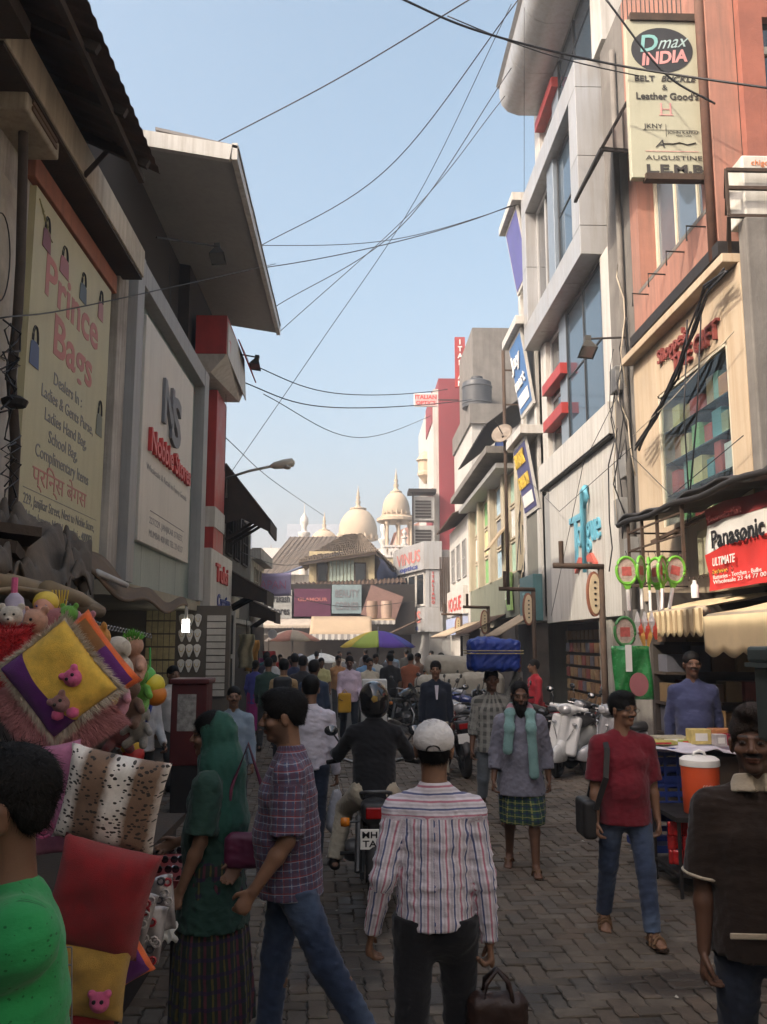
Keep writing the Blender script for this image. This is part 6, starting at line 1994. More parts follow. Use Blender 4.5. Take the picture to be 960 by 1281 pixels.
def leopard_pat(n):
 v, x, y = pat_attr(n)
 band = mth(n, 'SINE', mth(n, 'MULTIPLY', mth(n, 'ADD', x, .12), 6.4))
 f = mapr(n, mth(n, 'ADD', band, mth(n, 'MULTIPLY', noise(n, v, 5, 4), .8)), .1, 1.0, 1, 0)
 c = mixc(n, f, (.76, .72, .66), (.20, .12, .075))
 wv = N(n, 'ShaderNodeTexNoise')
 wv.inputs['Scale'].default_value = 6
 L(n, v, wv.inputs['Vector'])
 vv = N(n, 'ShaderNodeVectorMath', operation='MULTIPLY_ADD')
 vv.inputs[1].default_value = (.06, .06, .06)
 L(n, wv.outputs['Color'], vv.inputs[0])
 L(n, v, vv.inputs[2])
 mp = N(n, 'ShaderNodeMapping')
 mp.inputs['Rotation'].default_value = (0, 0, .5)
 mp.inputs['Scale'].default_value = (1.0, 1.6, .01)
 L(n, vv.outputs[0], mp.inputs[0])
 vo = N(n, 'ShaderNodeTexVoronoi')
 vo.inputs['Scale'].default_value = 8.5
 L(n, mp.outputs[0], vo.inputs['Vector'])
 return mixc(n, mth(n, 'LESS_THAN', vo.outputs['Distance'], .33), c, (.02, .015, .012))
Yc, Rc = pillow('cushion', 'yellow and purple cushion with white fur edge and pink face appliques', aY(76, 848, 3.15), (.150, .165), math.radians(38), fur_mat('yellow_plush', (1, 1, 1), pat=yellow_pat), .06, .12, 2600, edge=1.0, furm=mat('cream_fur', (.60, .52, .42), .9, sheen=.08))
Yo, _ = pillow('cushion', 'purple and brown cushion with bright orange border behind the yellow one', aY(103, 838, 3.27), (.15, .165), math.radians(38), fur_mat('orange_plush', (1, 1, 1), pat=orange_pat), .05, .1)
Yp, _ = pillow('cushion', 'fluffy pink fur cushion hanging below the yellow cushion', aY(74, 886, 3.24), (.17, .17), math.radians(35), fur_mat('pink_plush', (.60, .28, .29)), .07, .1, 14000, mat('pink_fur', (.62, .29, .30), .9, sheen=.1))
Yl, _ = pillow('cushion', 'white and brown leopard spotted cushion leaning on the red one', aY(141, 1000, 2.95), (.165, .155), math.radians(-12), fur_mat('leopard_plush', (1, 1, 1), pat=leopard_pat), .07, .15)
Yr, _ = pillow('cushion', 'big plain red velvet cushion under the leopard cushion', aY(126, 1122, 2.85), (.155, .165), math.radians(-14), fur_mat('red_plush', (.24, .005, .009)), .08, .1)
Yk, _ = pillow('cushion', 'pink cushion with swirled flower print behind the green shirt', aY(64, 1000, 3.05), (.11, .19), math.radians(5), fur_mat('rose_plush', (.48, .17, .30)), .05, .1)
Yb, _ = pillow('cushion', 'lower yellow cushion with pink button face below the red one', aY(108, 1222, 2.85), (.13, .12), math.radians(-8), fur_mat('ochre_plush', (.45, .27, .05)), .05, .1)
Ybb, _ = pillow('cushion', 'dark red cushion at the foot of the pile behind the wire rack', aY(85, 1290, 2.9), (.15, .10), 0, fur_mat('red_plush', (.30, .012, .018)), .06, .1)
Yq, _ = pillow('cushion', 'bright red fluffy cushion at the far left under the doll', aY(4, 830, 3.3), (.10, .14), 0, fur_mat('scarlet_plush', (.52, .01, .015)), .06, 0, 3000, mat('scarlet_fur', (.45, .012, .02), .9, sheen=.08))
Yv, _ = pillow('cushion', 'small purple and orange cushion behind the clear packets', aY(150, 1195, 3.1), (.08, .10), math.radians(30), fur_mat('orange_plush', (1, 1, 1), pat=orange_pat), .04, .1)
Yz, _ = pillow('cushion', 'dim rose coloured cushion behind the plush toys at the left', aY(48, 800, 3.5), (.13, .13), 0, fur_mat('dim_rose_plush', (.33, .12, .13)), .06, .1)
def faces(parent, R, pts, s=.03):
 for (u, v, cm) in pts:
  c0 = R @ np.array((u, -.062, v))
  f_ = Field(*(np.arange(c0[i] - .06, c0[i] + .06, .004) for i in range(3)))
  f_.ell(c0, (s, s * .6, s), R, .006)
  f_.ell(c0 + R @ np.array((-s * .8, 0, s * .8)), (s * .4,) * 3, R, .006)
  f_.ell(c0 + R @ np.array((s * .8, 0, s * .8)), (s * .4,) * 3, R, .006)
  f_.ell(c0 + R @ np.array((0, -s * .5, -s * .25)), (s * .5, s * .4, s * .4), R, .006)
  V, Q = f_.mesh()
  o = fastmesh('face_applique', V, Q, cm, parent)
  e = MB()
  for q in (-1, 1):
   e.lathe([(.0, -.004), (.006, -.002), (.006, .002), (0, .004)], c0 + R @ np.array((q * s * .38, -s * .62, s * .25)), 8, (R[:, 0], R[:, 2], R[:, 1]))
  e.build('eye', BLACKT, o, local=True)
HOT = fur_mat('hot_pink_plush', (.60, .10, .24))
faces(Yc, Rc, ((.055, -.03, HOT), (-.03, -.075, fur_mat('spotted_plush', (.28, .14, .13)))), .032)
MB().lathe([(0, -.02), (.02, -.012), (.022, 0), (.02, .012), (0, .02)], Rc @ np.array((-.065, -.055, -.10)), 10).build('pompom', HOT, Yc, smooth=True, local=True)
MB().lathe([(0, -.02), (.02, -.012), (.022, 0), (.02, .012), (0, .02)], Rc @ np.array((-.02, -.055, -.125)), 10).build('pompom', HOT, Yc, smooth=True, local=True)
faces(Yb, np.eye(3), ((.06, -.05, HOT),), .03)
tb = MB()
for k in range(2):
 tb.tube([(.03 * (1 + k) * math.cos(t) * .5 - .0, -.06, -.08 + .03 * (1 + k) * math.sin(t) * .5) for t in np.linspace(0, 5.5, 16)], .005, 5)
tb.build('swirl_print', HOT, Yk, local=True)
def plush(label, c, sc, m, m2, rz=0., tilt=0., kind='bear', hairc=None):
 t = thing('plush_toy', label, 'plush toy', tuple(c), 'plush toys strung along the stall rope', rz)
 t.rotation_euler = (tilt, 0, rz)
 t.scale = (sc,) * 3
 h = .01
 f = Field(np.arange(-.2, .2, h), np.arange(-.2, .2, h), np.arange(-.24, .24, h))
 f.ell((0, 0, -.07), (.085, .075, .10), None, .02)
 f.ell((0, -.02, .09), (.088, .08, .078), None, .015)
 f.ell((0, -.09, .07), (.035, .03, .028), None, .015)
 for q in (-1, 1):
  if kind == 'bear':
   f.ell((q * .07, 0, .16), (.03, .016, .03), None, .01)
  elif kind == 'dog':
   f.ell((q * .09, 0, .08), (.022, .035, .06), None, .01)
  f.cone((q * .07, -.01, -.02), (q * .13, -.06, -.07), .034, .03, .02)
  f.cone((q * .05, -.02, -.14), (q * .085, -.10, -.17), .04, .038, .02)
 f.ripple(.003, 3, (.03, .06), 5, 1)
 V, Q = f.mesh()
 fastmesh('body', V, Q, m, t)
 mb1 = MB().lathe([(0, -.03), (.025, -.02), (.033, 0), (.025, .02), (0, .03)], (0, -.10, .07), 12)
 mb1.build('muzzle', m2, t, smooth=True, local=True)
 for q in (-1, 1):
  MB().lathe([(0, -.01), (.008, -.006), (.01, 0), (.008, .006), (0, .01)], (q * .032, -.092, .112), 8).build('eye', BLACKT, t, smooth=True, local=True)
 MB().lathe([(0, -.008), (.008, -.005), (.01, 0), (.008, .005), (0, .008)], (0, -.132, .08), 8).build('nose', BLACKT, t, smooth=True, local=True)
 if hairc:
  hb = MB()
  rr = random.Random(4)
  for _ in range(160):
   a_, e_ = rr.uniform(0, 6.28), rr.uniform(.5, 1.5)
   d = np.array((math.cos(a_) * math.cos(e_), math.sin(a_) * math.cos(e_), math.sin(e_)))
   p = np.array((0, -.02, .09)) + d * .075
   s_ = unit(np.cross(d, (rr.gauss(0, 1), rr.gauss(0, 1), 1))) * .008
   hb.add([p - s_, p + s_, p + d * rr.uniform(.03, .07)], [(0, 1, 2)])
  hb.build('wool_hair', hairc, t, local=True)
 return t
PM = {k: fur_mat('plush_' + k, v) for k, v in dict(orange=(.58, .25, .03), white=(.55, .50, .42), pink=(.52, .22, .27), brown=(.15, .08, .05), green=(.12, .35, .04), ochre=(.42, .24, .05), peach=(.50, .27, .18), grey=(.30, .29, .27), yellow=(.58, .44, .06), maroon=(.14, .03, .03), red=(.45, .03, .03)).items()}
spec = [('orange teddy bear near the middle of the toy rope', 128, 815, 3.5, 1.0, 'orange', 'orange', -.9, 'bear', None),
  ('tan bodied bear hanging below the orange teddy', 136, 850, 3.55, .9, 'ochre', 'yellow', -.6, 'bear', None),
  ('cream dog toy with pink dress right of the orange teddy', 152, 825, 3.7, .95, 'white', 'pink', -.8, 'dog', None),
  ('pink plush toy dangling below the cream dog', 150, 862, 3.7, .85, 'pink', 'white', -.5, 'dog', None),
  ('orange headed rag doll with spiky green hair', 170, 822, 3.95, .95, 'peach', 'orange', -.7, 'doll', fur_mat('grass_wool', (.12, .40, .04))),
  ('green plush toy under the spiky haired doll', 176, 858, 4.0, .85, 'green', 'white', -.4, 'bear', None),
  ('brown plush bear low in the row beside the purple cushion', 165, 875, 3.9, .9, 'brown', 'peach', -.4, 'bear', None),
  ('grey and white dog toy lowest in the toy row', 174, 905, 4.1, .8, 'grey', 'white', -.2, 'dog', None),
  ('white fluffy bear toy above the red cushion at far left', 14, 785, 3.35, .8, 'white', 'white', .2, 'bear', None),
  ('dusty pink plush toy left of the brown bear', 46, 795, 3.45, 1.0, 'peach', 'brown', -.3, 'bear', None),
  ('small pink bear with ribbon ears at the top of the toy row', 108, 793, 3.55, .8, 'pink', 'pink', -.3, 'bear', None),
  ('lime green frog like toy at the top of the toy row', 88, 780, 3.5, .7, 'green', 'green', -.3, 'bear', None),
  ('maroon plush bear in the dim middle of the stall', 150, 905, 4.3, 1.0, 'maroon', 'brown', .2, 'bear', None)]
for lb, px, py, Y, sc, a_, b_, rz, kd, hc_ in spec:
 plush(lb, aY(px, py, Y), sc * .62, PM[a_], PM[b_], rz, .15, kd, hc_)
# baby doll
dl = thing('baby_doll', 'blonde haired baby doll hanging at the top of the stall', 'doll', tuple(aY(56, 765, 3.5)))
f = Field(np.arange(-.1, .1, .005), np.arange(-.1, .1, .005), np.arange(-.2, .1, .005))
f.ell((0, 0, .02), (.042, .045, .05), None, .01)
f.ell((0, -.042, .0), (.02, .012, .014), None, .01)
f.cone((0, 0, -.04), (0, 0, -.12), .03, .045, .02)
for q in (-1, 1):
 f.cone((q * .03, 0, -.06), (q * .07, -.03, -.1), .014, .013, .01)
 f.cone((q * .02, 0, -.12), (q * .04, -.03, -.18), .02, .016, .01)
V, Q = f.mesh()
fastmesh('body', V, Q, mat('doll_vinyl', (.55, .28, .20), .4), dl)
g_ = Field(np.arange(-.1, .1, .005), np.arange(-.1, .1, .005), np.arange(-.05, .12, .005))
g_.ell((0, .01, .035), (.05, .05, .047), None, .01)
g_.ell((0, -.06, -.005), (.06, .05, .05), None, .01, 's')
g_.ripple(.002, 1, (.01, .03), 4)
V, Q = g_.mesh()
fastmesh('hair', V, Q, mat('doll_hair', (.60, .44, .06), .6), dl)
for q in (-1, 1):
 MB().lathe([(0, -.006), (.006, 0), (0, .006)], (q * .017, -.041, .02), 8).build('eye', BLUEI, dl, local=True)
# rolled lavender pillow
lv = thing('bolster', 'pale lilac rolled bolster hanging at the stall top left', 'cushion', tuple(aY(18, 768, 3.4)))
q0, q1 = aY(18, 742, 3.4), aY(20, 790, 3.4)
MB().tube([q0, q0 * .85 + q1 * .15, (q0 + q1) / 2, q1 * .9 + q0 * .1, q1], .04, 14, rs=[.015, .034, .038, .036, .02]).build('cover', mat('lilac_cloth', (.38, .34, .42), .8), lv, smooth=True)
MB().tube([q0 + np.array((0, 0, .06)), q0], .012, 6).build('tie', HOT, lv)
# ball nets
for lb, px, py, cs in (('green and yellow balls in a net on the toy rope', 188, 855, ((.08, .35, .06), (.55, .45, .03), (.50, .16, .02))), ('red and yellow balls in a net low in the stall', 160, 930, ((.5, .05, .03), (.6, .4, .05), (.4, .03, .03)))):
 t = thing('ball_net', lb, 'ball net', tuple(aY(px, py, 4.4)))
 for k, c_ in enumerate(cs):
  c0 = aY(px + (-6, 5, 7)[k], py + (-8, 2, 14)[k], 4.4)
  MB().lathe([(.055 * math.sin(a_), -.055 * math.cos(a_)) for a_ in np.linspace(0.01, PI - .01, 12)], c0, 14).build('ball', mat('ball_%d_%d' % (k, px), c_, .35), t, smooth=True)
 MB().cyl(aY(px, py - 14, 4.4), aY(px, py - 45, 4.4), .006, n=5).build('net_string', mat('net_green', (.1, .4, .1)), t)
# stall frame: bamboo, chain, tarp
st_ = thing('toy_stall', 'bamboo pole toy stall with hanging chain at the left', 'stall', (-2, 5, 0))
BAM = mat('bamboo', (.20, .15, .09), .7, var=.3, scale=5)
bp = [(aY(-30, 722, 3.6), aY(118, 763, 5.6), .05), (aY(-30, 742, 3.6), aY(66, 742, 4.0), .012), (aY(60, 738, 4.0), aY(125, 765, 6.2), .045)]
for a_, b_, r_ in bp:
 MB().tube([a_, (a_ + b_) / 2 + np.array((0, 0, .02)), b_], r_, 10).build('bamboo_pole', BAM, st_, smooth=True)
for (x, y) in ((-2.9, 3.4), (-2.7, 8.6), (-1.95, 3.2)):
 MB().cyl((x, y, 0), (x, y, 2.35 + .02 * y), .04, n=9).build('bamboo_post', BAM, st_, smooth=True)
ch = [aY(80, 752, 4.0), aY(105, 775, 4.3), aY(130, 784, 4.6), aY(160, 790, 5.0), aY(190, 796, 5.4)]
for a_, b_ in zip(ch[:-1], ch[1:]):
 for k in range(8):
  c0 = a_ + (b_ - a_) * (k + .5) / 8
  d = unit(b_ - a_)
  MB().tube([c0 + d * .022 * math.cos(t) + np.array((0, .0, .012 * math.sin(t))) for t in np.linspace(0, 2 * PI, 9)], .004, 4).build('chain_link', mat('chain_steel', (.25, .24, .22), .35, .9), st_)
for k in range(6):
 p = aY(66 + k * 4, 738, 3.9)
 MB().tube([p, p + np.array((.01 * math.sin(k), 0, -.07)), p + np.array((.01 * math.cos(k * 2), 0, -.13))], .003, 4).build('yellow_string', mat('yellow_ink', (.65, .45, .05)), st_)
tp_ = thing('stall_tarp', 'crumpled dark brown tarp heaped over the toy stall roof', 'tarp', (-2.4, 5, 2.4))
A4, B4, C4, D4 = aY(-40, 735, 3.4), aY(-40, 640, 5.5), aY(112, 690, 7.6), aY(112, 735, 6.0)
def tarp(u, v):
 p = (A4 * (1 - u) + D4 * u) * (1 - v) + (B4 * (1 - u) + C4 * u) * v
 z = .07 * math.sin(u * 9 + v * 7) + .05 * math.sin(u * 23 - v * 11) + .035 * math.sin(u * 41 + v * 29) + .03 * math.sin(v * 37 + u * 5)
 return p + np.array((0, .1 * math.sin(u * 13), z + .12 * math.sin(u * PI) * math.sin(v * PI)))
MB().grid(tarp, 70, 40).build('sheet', mat('old_tarp', (.085, .068, .052), .85, var=.6, scale=3, bump=.5, bscale=18, dirt=.6, dcol=(.16, .12, .09)), tp_, smooth=True, solid=.012)
MB().grid(lambda u, v: (lambda p: p + np.array((0, 0, .05 * math.sin(u * 15) + .03 * math.sin(v * 19))))((aY(84, 705, 6.4) * (1 - u) + aY(235, 762, 11.4) * u) * (1 - v) + (aY(112, 690, 7.8) * (1 - u) + aY(232, 752, 12.0) * u) * v + np.array((0, 0, -.12 * math.sin(u * PI)))), 50, 10).build('sheet', mat('brown_canvas', (.13, .085, .05), .85, var=.45, scale=3, bump=.4, bscale=20), tp_, smooth=True, solid=.012)
MB().cyl(aY(122, 716, 7.2), aY(158, 732, 8.2), .03, n=8).build('pvc_pipe', mat('pvc_grey', (.45, .45, .44), .5), tp_, smooth=True)
q0 = aY(-10, 655, 4.6)
MB().obox(q0 - np.array((.05, 0, .12)), (.2, .3, .03), (unit((1, .3, -.15)), unit((-.3, 1, 0)), (0.1, 0, 1))).build('plank', DKWOOD, tp_)
MB().obox(q0 + np.array((0, .1, -.04)), (.18, .3, .025), (unit((1, .5, -.1)), unit((-.5, 1, 0)), (0, 0, 1))).build('plank', DKWOOD, tp_)
# stall bench, wire rack, packets
sb2 = thing('stall_bench', 'dark cloth covered bench under the cushions', 'bench', (-1.8, 5, 0))
MB().box(-2.9, 3.3, 0, -1.25, 6.4, .75).build('draped_box', mat('dark_drape', (.03, .025, .025), .9, var=.4), sb2)
MB().box(-2.95, 3.25, .75, -1.2, 6.45, .8).build('table_top', DKWOOD, sb2)
MB().box(-4.4, 3.4, 0, -3.0, 9.5, 2.3).build('dark_curtain', mat('dark_drape', (.03, .025, .025)), sb2)
wr_ = thing('wire_rack', 'white wire grid rack at the bottom left below the cushions', 'rack', tuple(aY(75, 1281, 2.6)))
for i in range(3):
 MB().cyl(aY(62 + i * 14, 1183 + i, 2.6), aY(62 + i * 14, 1330, 2.6), .0022, n=6).build('wire', GREYI, wr_)
for j in range(6):
 MB().cyl(aY(62, 1184 + j * 22, 2.6), aY(90, 1185 + j * 22, 2.6), .0022, n=6).build('wire', GREYI, wr_)
CLR = mat('clear_packet', (.30, .28, .28), .12, var=.4, scale=9, spec=.8, coat=.6)
for i, (px, py, rt, lb) in enumerate(((165, 1150, .3, 'nearest clear plastic packet of red trinkets hanging by the cushions'), (182, 1168, .15, 'middle clear packet of dark trinkets behind the nearest packet'), (196, 1130, -.1, 'clear packet hanging furthest right beside the woman'), (150, 1178, .5, 'lowest clear packet of red trinkets beside the purple cushion'))):
 t = thing('clear_packet', lb, 'packet', tuple(aY(px, py, 3.3 + i * .1)), 'clear packets of trinkets')
 t.rotation_euler = (0, rt, .2)
 MB().grid(lambda u, v: ((u - .5) * .13, .012 * math.sin(u * 9 + v * 7) - .012, (v - .5) * .2), 10, 12).build('film', CLR, t, smooth=True, solid=.006, local=True)
 rr = random.Random(i)
 for k in range(12):
  x, z = rr.uniform(-.05, .05), rr.uniform(-.085, .085)
  MB().tube([(x + .013 * math.cos(q), -.026 - .004 * (k % 2), z + .013 * math.sin(q)) for q in np.linspace(0, 2 * PI, 9)], .005, 5).build('trinket', mat('trinket_%d' % (k % 3), ((.30, .02, .03), (.04, .04, .05), (.35, .33, .32))[k % 3], .3), t, local=True)
# trinket table behind the woman
tt = thing('trinket_table', 'low red edged table of sunglasses behind the woman in green', 'table', (-1.15, 5.6, 0))
c0 = aY(212, 1085, 5.4)
MB().box(c0[0] - .5, 5.2, c0[2] - .1, c0[0] + .12, 6.0, c0[2] - .06).build('top', mat('red_laminate', (.22, .02, .02), .4), tt, bevel=.01)
MB().box(c0[0] - .51, 5.18, c0[2] - .16, c0[0] + .13, 5.2, c0[2] - .02).build('front_edge', mat('red_laminate', (.22, .02, .02)), tt)
for x in (c0[0] - .45, c0[0] + .07):
 for y in (5.25, 5.95):
  MB().cyl((x, y, 0), (x, y, c0[2] - .1), .02, n=8).build('leg', IRON, tt)
sg0 = thing('sunglasses', 'pair of sunglasses first in the front row on the red edged table', 'sunglasses', (c0[0] - .44, 5.26, c0[2] - .02), 'sunglasses on the red edged table')
LENS = mat('dark_lens', (.01, .01, .014), .08, spec=.9)
for q in (-1, 1):
 MB().lathe([(0, -.003), (.022, -.002), (.022, .002), (0, .003)], (q * .028, 0, .022), 12, ((1, 0, 0), (0, 0, 1), (0, 1, 0))).build('lens', LENS, sg0, local=True)
 MB().tube([(q * .052, 0, .03), (q * .054, .05, .03), (q * .05, .10, .015)], .003, 5).build('temple', LENS, sg0, local=True)
MB().tube([(-.01, 0, .03), (0, 0, .034), (.01, 0, .03)], .003, 5).build('bridge', mat('chain_steel', (.2, .2, .2)), sg0, local=True)
for i in range(24):
 if i == 0:
  continue
 o = dup(sg0)
 o.location = (c0[0] - .44 + (i % 6) * .1, 5.26 + (i // 6) * .17, c0[2] - .055 + (i // 6) * .015)
 o['label'] = 'pair of sunglasses, %s in the %s row on the red edged table' % (ORD[i % 6], ('front', 'second', 'third', 'back')[i // 6])
sg0.location.z = c0[2] - .055
# ---------------------------------------------------------------- jewellery stall under the clad store
js = thing('jewellery_stall', 'jewellery stall partition hung with earring cards and necklace busts', 'stall', (-3.2, 17.3, 0))
MB().box(-5.1, 17.18, 0, -2.45, 17.38, 2.7).build('partition', mat('dim_partition', (.12, .10, .08), .8), js)
YC = mat('earring_card', (.40, .34, .18), .6, var=.3, scale=12)
for i in range(5):
 for j in range(9):
  MB().box(-4.05 + i * .115, 17.10, 2.42 - j * .25, -4.05 + i * .115 + .10, 17.12, 2.42 - j * .25 + .22).build('earring_card', YC, js)
BUST = mat('bust_white', (.62, .60, .55), .6)
for i in range(3):
 for j in range(4):
  cx, cz = -3.36 + i * .15, 2.42 - j * .29
  o = MB().prism([(cx + a_ * .07, 17.12, cz + b_ * .13) for a_, b_ in ((-1, .6), (-.4, .9), (.4, .9), (1, .6), (.9, 0), (.2, -1), (-.2, -1), (-.9, 0))], (0, -.03, 0)).build('necklace_bust', BUST, js, bevel=.01)
  MB().tube([(cx + .04 * math.cos(t), 17.085, cz + .04 - .07 * math.sin(t)) for t in np.linspace(0, PI, 9)], .006, 5).build('necklace', mat('gilt', (.5, .35, .1), .3, .8), o)
for j in range(12):
 MB().box(-2.88, 17.10, 2.4 - j * .13, -2.52, 17.13, 2.4 - j * .13 + .11).build('price_strip', mat('pale_strip', (.46, .43, .38), .7), js)
lb_ = thing('lit_bulb', 'glowing white compact lamp hanging in the jewellery stall', 'lamp', tuple(aY(233, 782, 15.5)))
p = aY(233, 775, 15.5)
MB().cyl(p, p + np.array((0, 0, .25)), .03, n=8).build('holder', WHITEP, lb_)
gm = mat('glowing_tube', (1, .95, .85), .5, emis=14)
for q in (-1, 1):
 MB().cyl(p + np.array((q * .035, 0, 0)), p + np.array((q * .035, 0, -.22)), .028, n=8).build('glow_tube', gm, lb_)
for i, (px, yy) in enumerate(((300, 23.0),)):
 t = thing('window_grille', 'dark tall glazed grille door beside the jewellery stall', 'door', (-3.2, 21.7, 0))
 MB().box(-3.3, 21.62, .6, -2.95, 21.68, 2.75).build('frame', WHITEP, t)
 for z0, z1 in ((.75, 1.6), (1.7, 2.65)):
  MB().box(-3.26, 21.59, z0, -3.0, 21.61, z1).build('pane', DGLASS, t)
rc = thing('red_cabinet', 'tall battered red cabinet on a dark base with torn poster', 'cabinet', (-2.0, 10.9, 0))
MB().box(-2.18, 10.7, 0, -1.80, 11.1, .55).build('base', IRON, rc, bevel=.01)
MB().box(-2.2, 10.68, .55, -1.78, 11.12, 1.5).build('body', mat('battered_red', (.10, .012, .011), .55, var=.4, scale=4, dirt=.6, dcol=(.05, .02, .02)), rc, bevel=.015)
MB().box(-2.23, 10.65, 1.5, -1.75, 11.15, 1.56).build('lid', mat('battered_red', (.17, .018, .016)), rc, bevel=.015)
MB().box(-2.12, 10.672, .95, -1.9, 10.678, 1.38).build('torn_poster', mat('torn_paper', (.36, .34, .31), .9, var=.7, scale=14), rc)
MB().tube([(-1.77, 10.75, .9), (-1.74, 10.75, .95), (-1.74, 10.75, 1.1), (-1.77, 10.75, 1.15)], .012, 6).build('handle', mat('chain_steel', (.25, .24, .22)), rc)
# hanging goods further along the left
for i, (px, py, Y, c_, lb) in enumerate(((315, 818, 26, (.5, .25, .05), 'orange garment hanging by the far left awning'), (330, 840, 27, (.30, .06, .18), 'magenta cloth hanging past the left awning'), (323, 850, 25, (.06, .07, .20), 'dark blue bag hanging at the far left shop'), (308, 812, 24, (.42, .38, .25), 'cream banner strip hanging at the far left shop'), (336, 830, 29, (.45, .05, .06), 'red toy bunch hanging at the far left corner'))):
 p = aY(px, py, Y)
 t = thing('hanging_goods', lb, 'hanging goods', tuple(p), 'goods hung along the left shops')
 MB().grid(lambda u, v: (p[0] + (u - .5) * .4 + .03 * math.sin(v * 9), p[1] + .06 * math.sin(u * 9 + v * 3), p[2] + .4 - v * .9), 10, 12).build('cloth', mat('hung_%d' % i, c_, .8, var=.4, scale=6), t, smooth=True, solid=.03)
 MB().cyl((p[0], p[1], p[2] + .4), (p[0], p[1], p[2] + .8), .01, n=5).build('hook', IRON, t)
# purple street banner
sbn = thing('street_banner', 'pale violet cloth banner with faint red letters above the far left shops', 'banner', tuple(aY(340, 745, 30)))
q0, q1 = aY(318, 716, 30), aY(364, 745, 30)
MB().grid(lambda u, v: (q0[0] + (q1[0] - q0[0]) * u, 30 + .06 * math.sin(u * 7), q0[2] + (q1[2] - q0[2]) * v - .04 * math.sin(u * PI)), 16, 6).build('cloth', mat('violet_cloth', (.42, .36, .52), .8, var=.12), sbn, smooth=True, solid=.01)
text('JAPAN', mat('faint_red', (.55, .25, .35), .7), sbn, ((q0[0] + q1[0]) / 2, 29.9, q1[2] + .22), RX, UZ, .42, width=1.0)
# umbrellas
def umbrella(label, c, R_, H_, cols, tilt=0., droop=.35):
 t = thing('market_umbrella', label, 'umbrella', (c[0], c[1], 0))
 zt = c[2]
 n_ = 8
 for k in range(n_):
  def pan(u, v):
   a_ = 2 * PI * (k + u) / n_
   sag = 1 - .05 * math.sin(u * PI) * v
   rr = R_ * v * sag
   return (c[0] + rr * math.cos(a_), c[1] + rr * math.sin(a_), zt - droop * v ** 1.8 * R_ - .03 * math.sin(u * PI) * v + tilt * rr * math.cos(a_))
  MB().grid(pan, 6, 6).build('panel', cols[k % len(cols)], t, smooth=True, solid=.006)
  a_ = 2 * PI * k / n_
  MB().cyl((c[0], c[1], zt - .02), (c[0] + R_ * math.cos(a_), c[1] + R_ * math.sin(a_), zt - droop * R_ - .01 + tilt * R_ * math.cos(a_)), .008, n=4).build('rib', IRON, t)
 MB().cyl((c[0], c[1], 0), (c[0], c[1], zt + .12), .025, n=8).build('pole', mat('umbrella_pole', (.3, .3, .3), .5, .6), t)
 return t
UC = [mat('umb_%s' % a_, c_, .75, var=.15) for a_, c_ in (('yellow', (.62, .44, .05)), ('green', (.10, .24, .12)), ('blue', (.05, .06, .30)), ('violet', (.10, .05, .30)), ('red', (.50, .06, .04)), ('orange', (.60, .20, .03)), ('lime', (.30, .38, .06)), ('sky', (.10, .16, .40)))]
umbrella('rainbow striped market umbrella in the middle of the street', aY(473, 789, 26), 1.12, 2.3, [UC[4], UC[2], UC[7], UC[5], UC[0], UC[6], UC[3], UC[2]], 0, .42)
umbrella('faded cream green and coral umbrella under the left awning', aY(366, 788, 33), 1.05, 2.3, [mat('umb_cream', (.42, .34, .26), .8), mat('umb_coral', (.36, .16, .11), .8), mat('umb_moss', (.30, .24, .17), .8), mat('umb_coral', (.4, .2, .1))], 0, .38)
umbrella('small white umbrella low among the crowd', aY(402, 817, 31), .75, 2.0, [mat('umb_white', (.72, .70, .66), .8)], 0, .4)
# round hand fan like board by the left awning
rd = thing('round_sign', 'small round white sign hanging under the far left awning', 'sign', tuple(aY(340, 793, 30)))
MB().lathe([(0, -.02), (.16, -.02), (.16, .02), (0, .02)], aY(341, 793, 30), 18, ((1, 0, 0), (0, 0, 1), (0, 1, 0))).build('disc', WHITEI, rd)
# ---------------------------------------------------------------- right stall goods
tb = thing('stall_table', 'small black iron table holding the orange cooler', 'table', (2.85, 7.4, 0))
MB().box(2.55, 7.1, .58, 3.15, 7.75, .62).build('top', IRON, tb, bevel=.005)
MB().box(2.57, 7.12, .16, 3.13, 7.73, .18).build('lower_shelf', IRON, tb)
for x in (2.58, 3.12):
 for y in (7.13, 7.72):
  MB().cyl((x, y, 0), (x, y, .58), .016, n=8).build('leg', IRON, tb)
wc = thing('water_cooler', 'orange water cooler jug with white lid and tap', 'cooler', (2.83, 7.25, .62))
ORG = mat('cooler_orange', (.55, .075, .02), .45, var=.12, scale=6)
MB().lathe([(0, 0), (.135, 0), (.142, .01), (.148, .2), (.152, .36), (.15, .375), (0, .375)], (2.83, 7.28, .622), 28).build('jug', ORG, wc, smooth=True, angle=40)
MB().lathe([(0, 0), (.158, 0), (.16, .01), (.158, .05), (.13, .07), (.04, .078), (0, .078)], (2.83, 7.28, .998), 28).build('lid', WHITEI, wc, smooth=True, angle=40)
MB().tube([(2.78, 7.28, 1.07), (2.79, 7.28, 1.10), (2.83, 7.28, 1.115), (2.87, 7.28, 1.10), (2.88, 7.28, 1.07)], .012, 7).build('lid_handle', WHITEI, wc, smooth=True)
MB().cyl((2.90, 7.14, .67), (2.92, 7.08, .67), .02, n=10).build('tap', IRON, wc)
text('COOL JUG', WHITEI, wc, (2.86, 7.125, .84), RX, UZ, .03, ext=.002)
cr_ = thing('blue_crates', 'stack of blue plastic crates beside the orange cooler', 'crates', (2.72, 7.9, 0))
BLU = mat('crate_blue', (.02, .045, .22), .45)
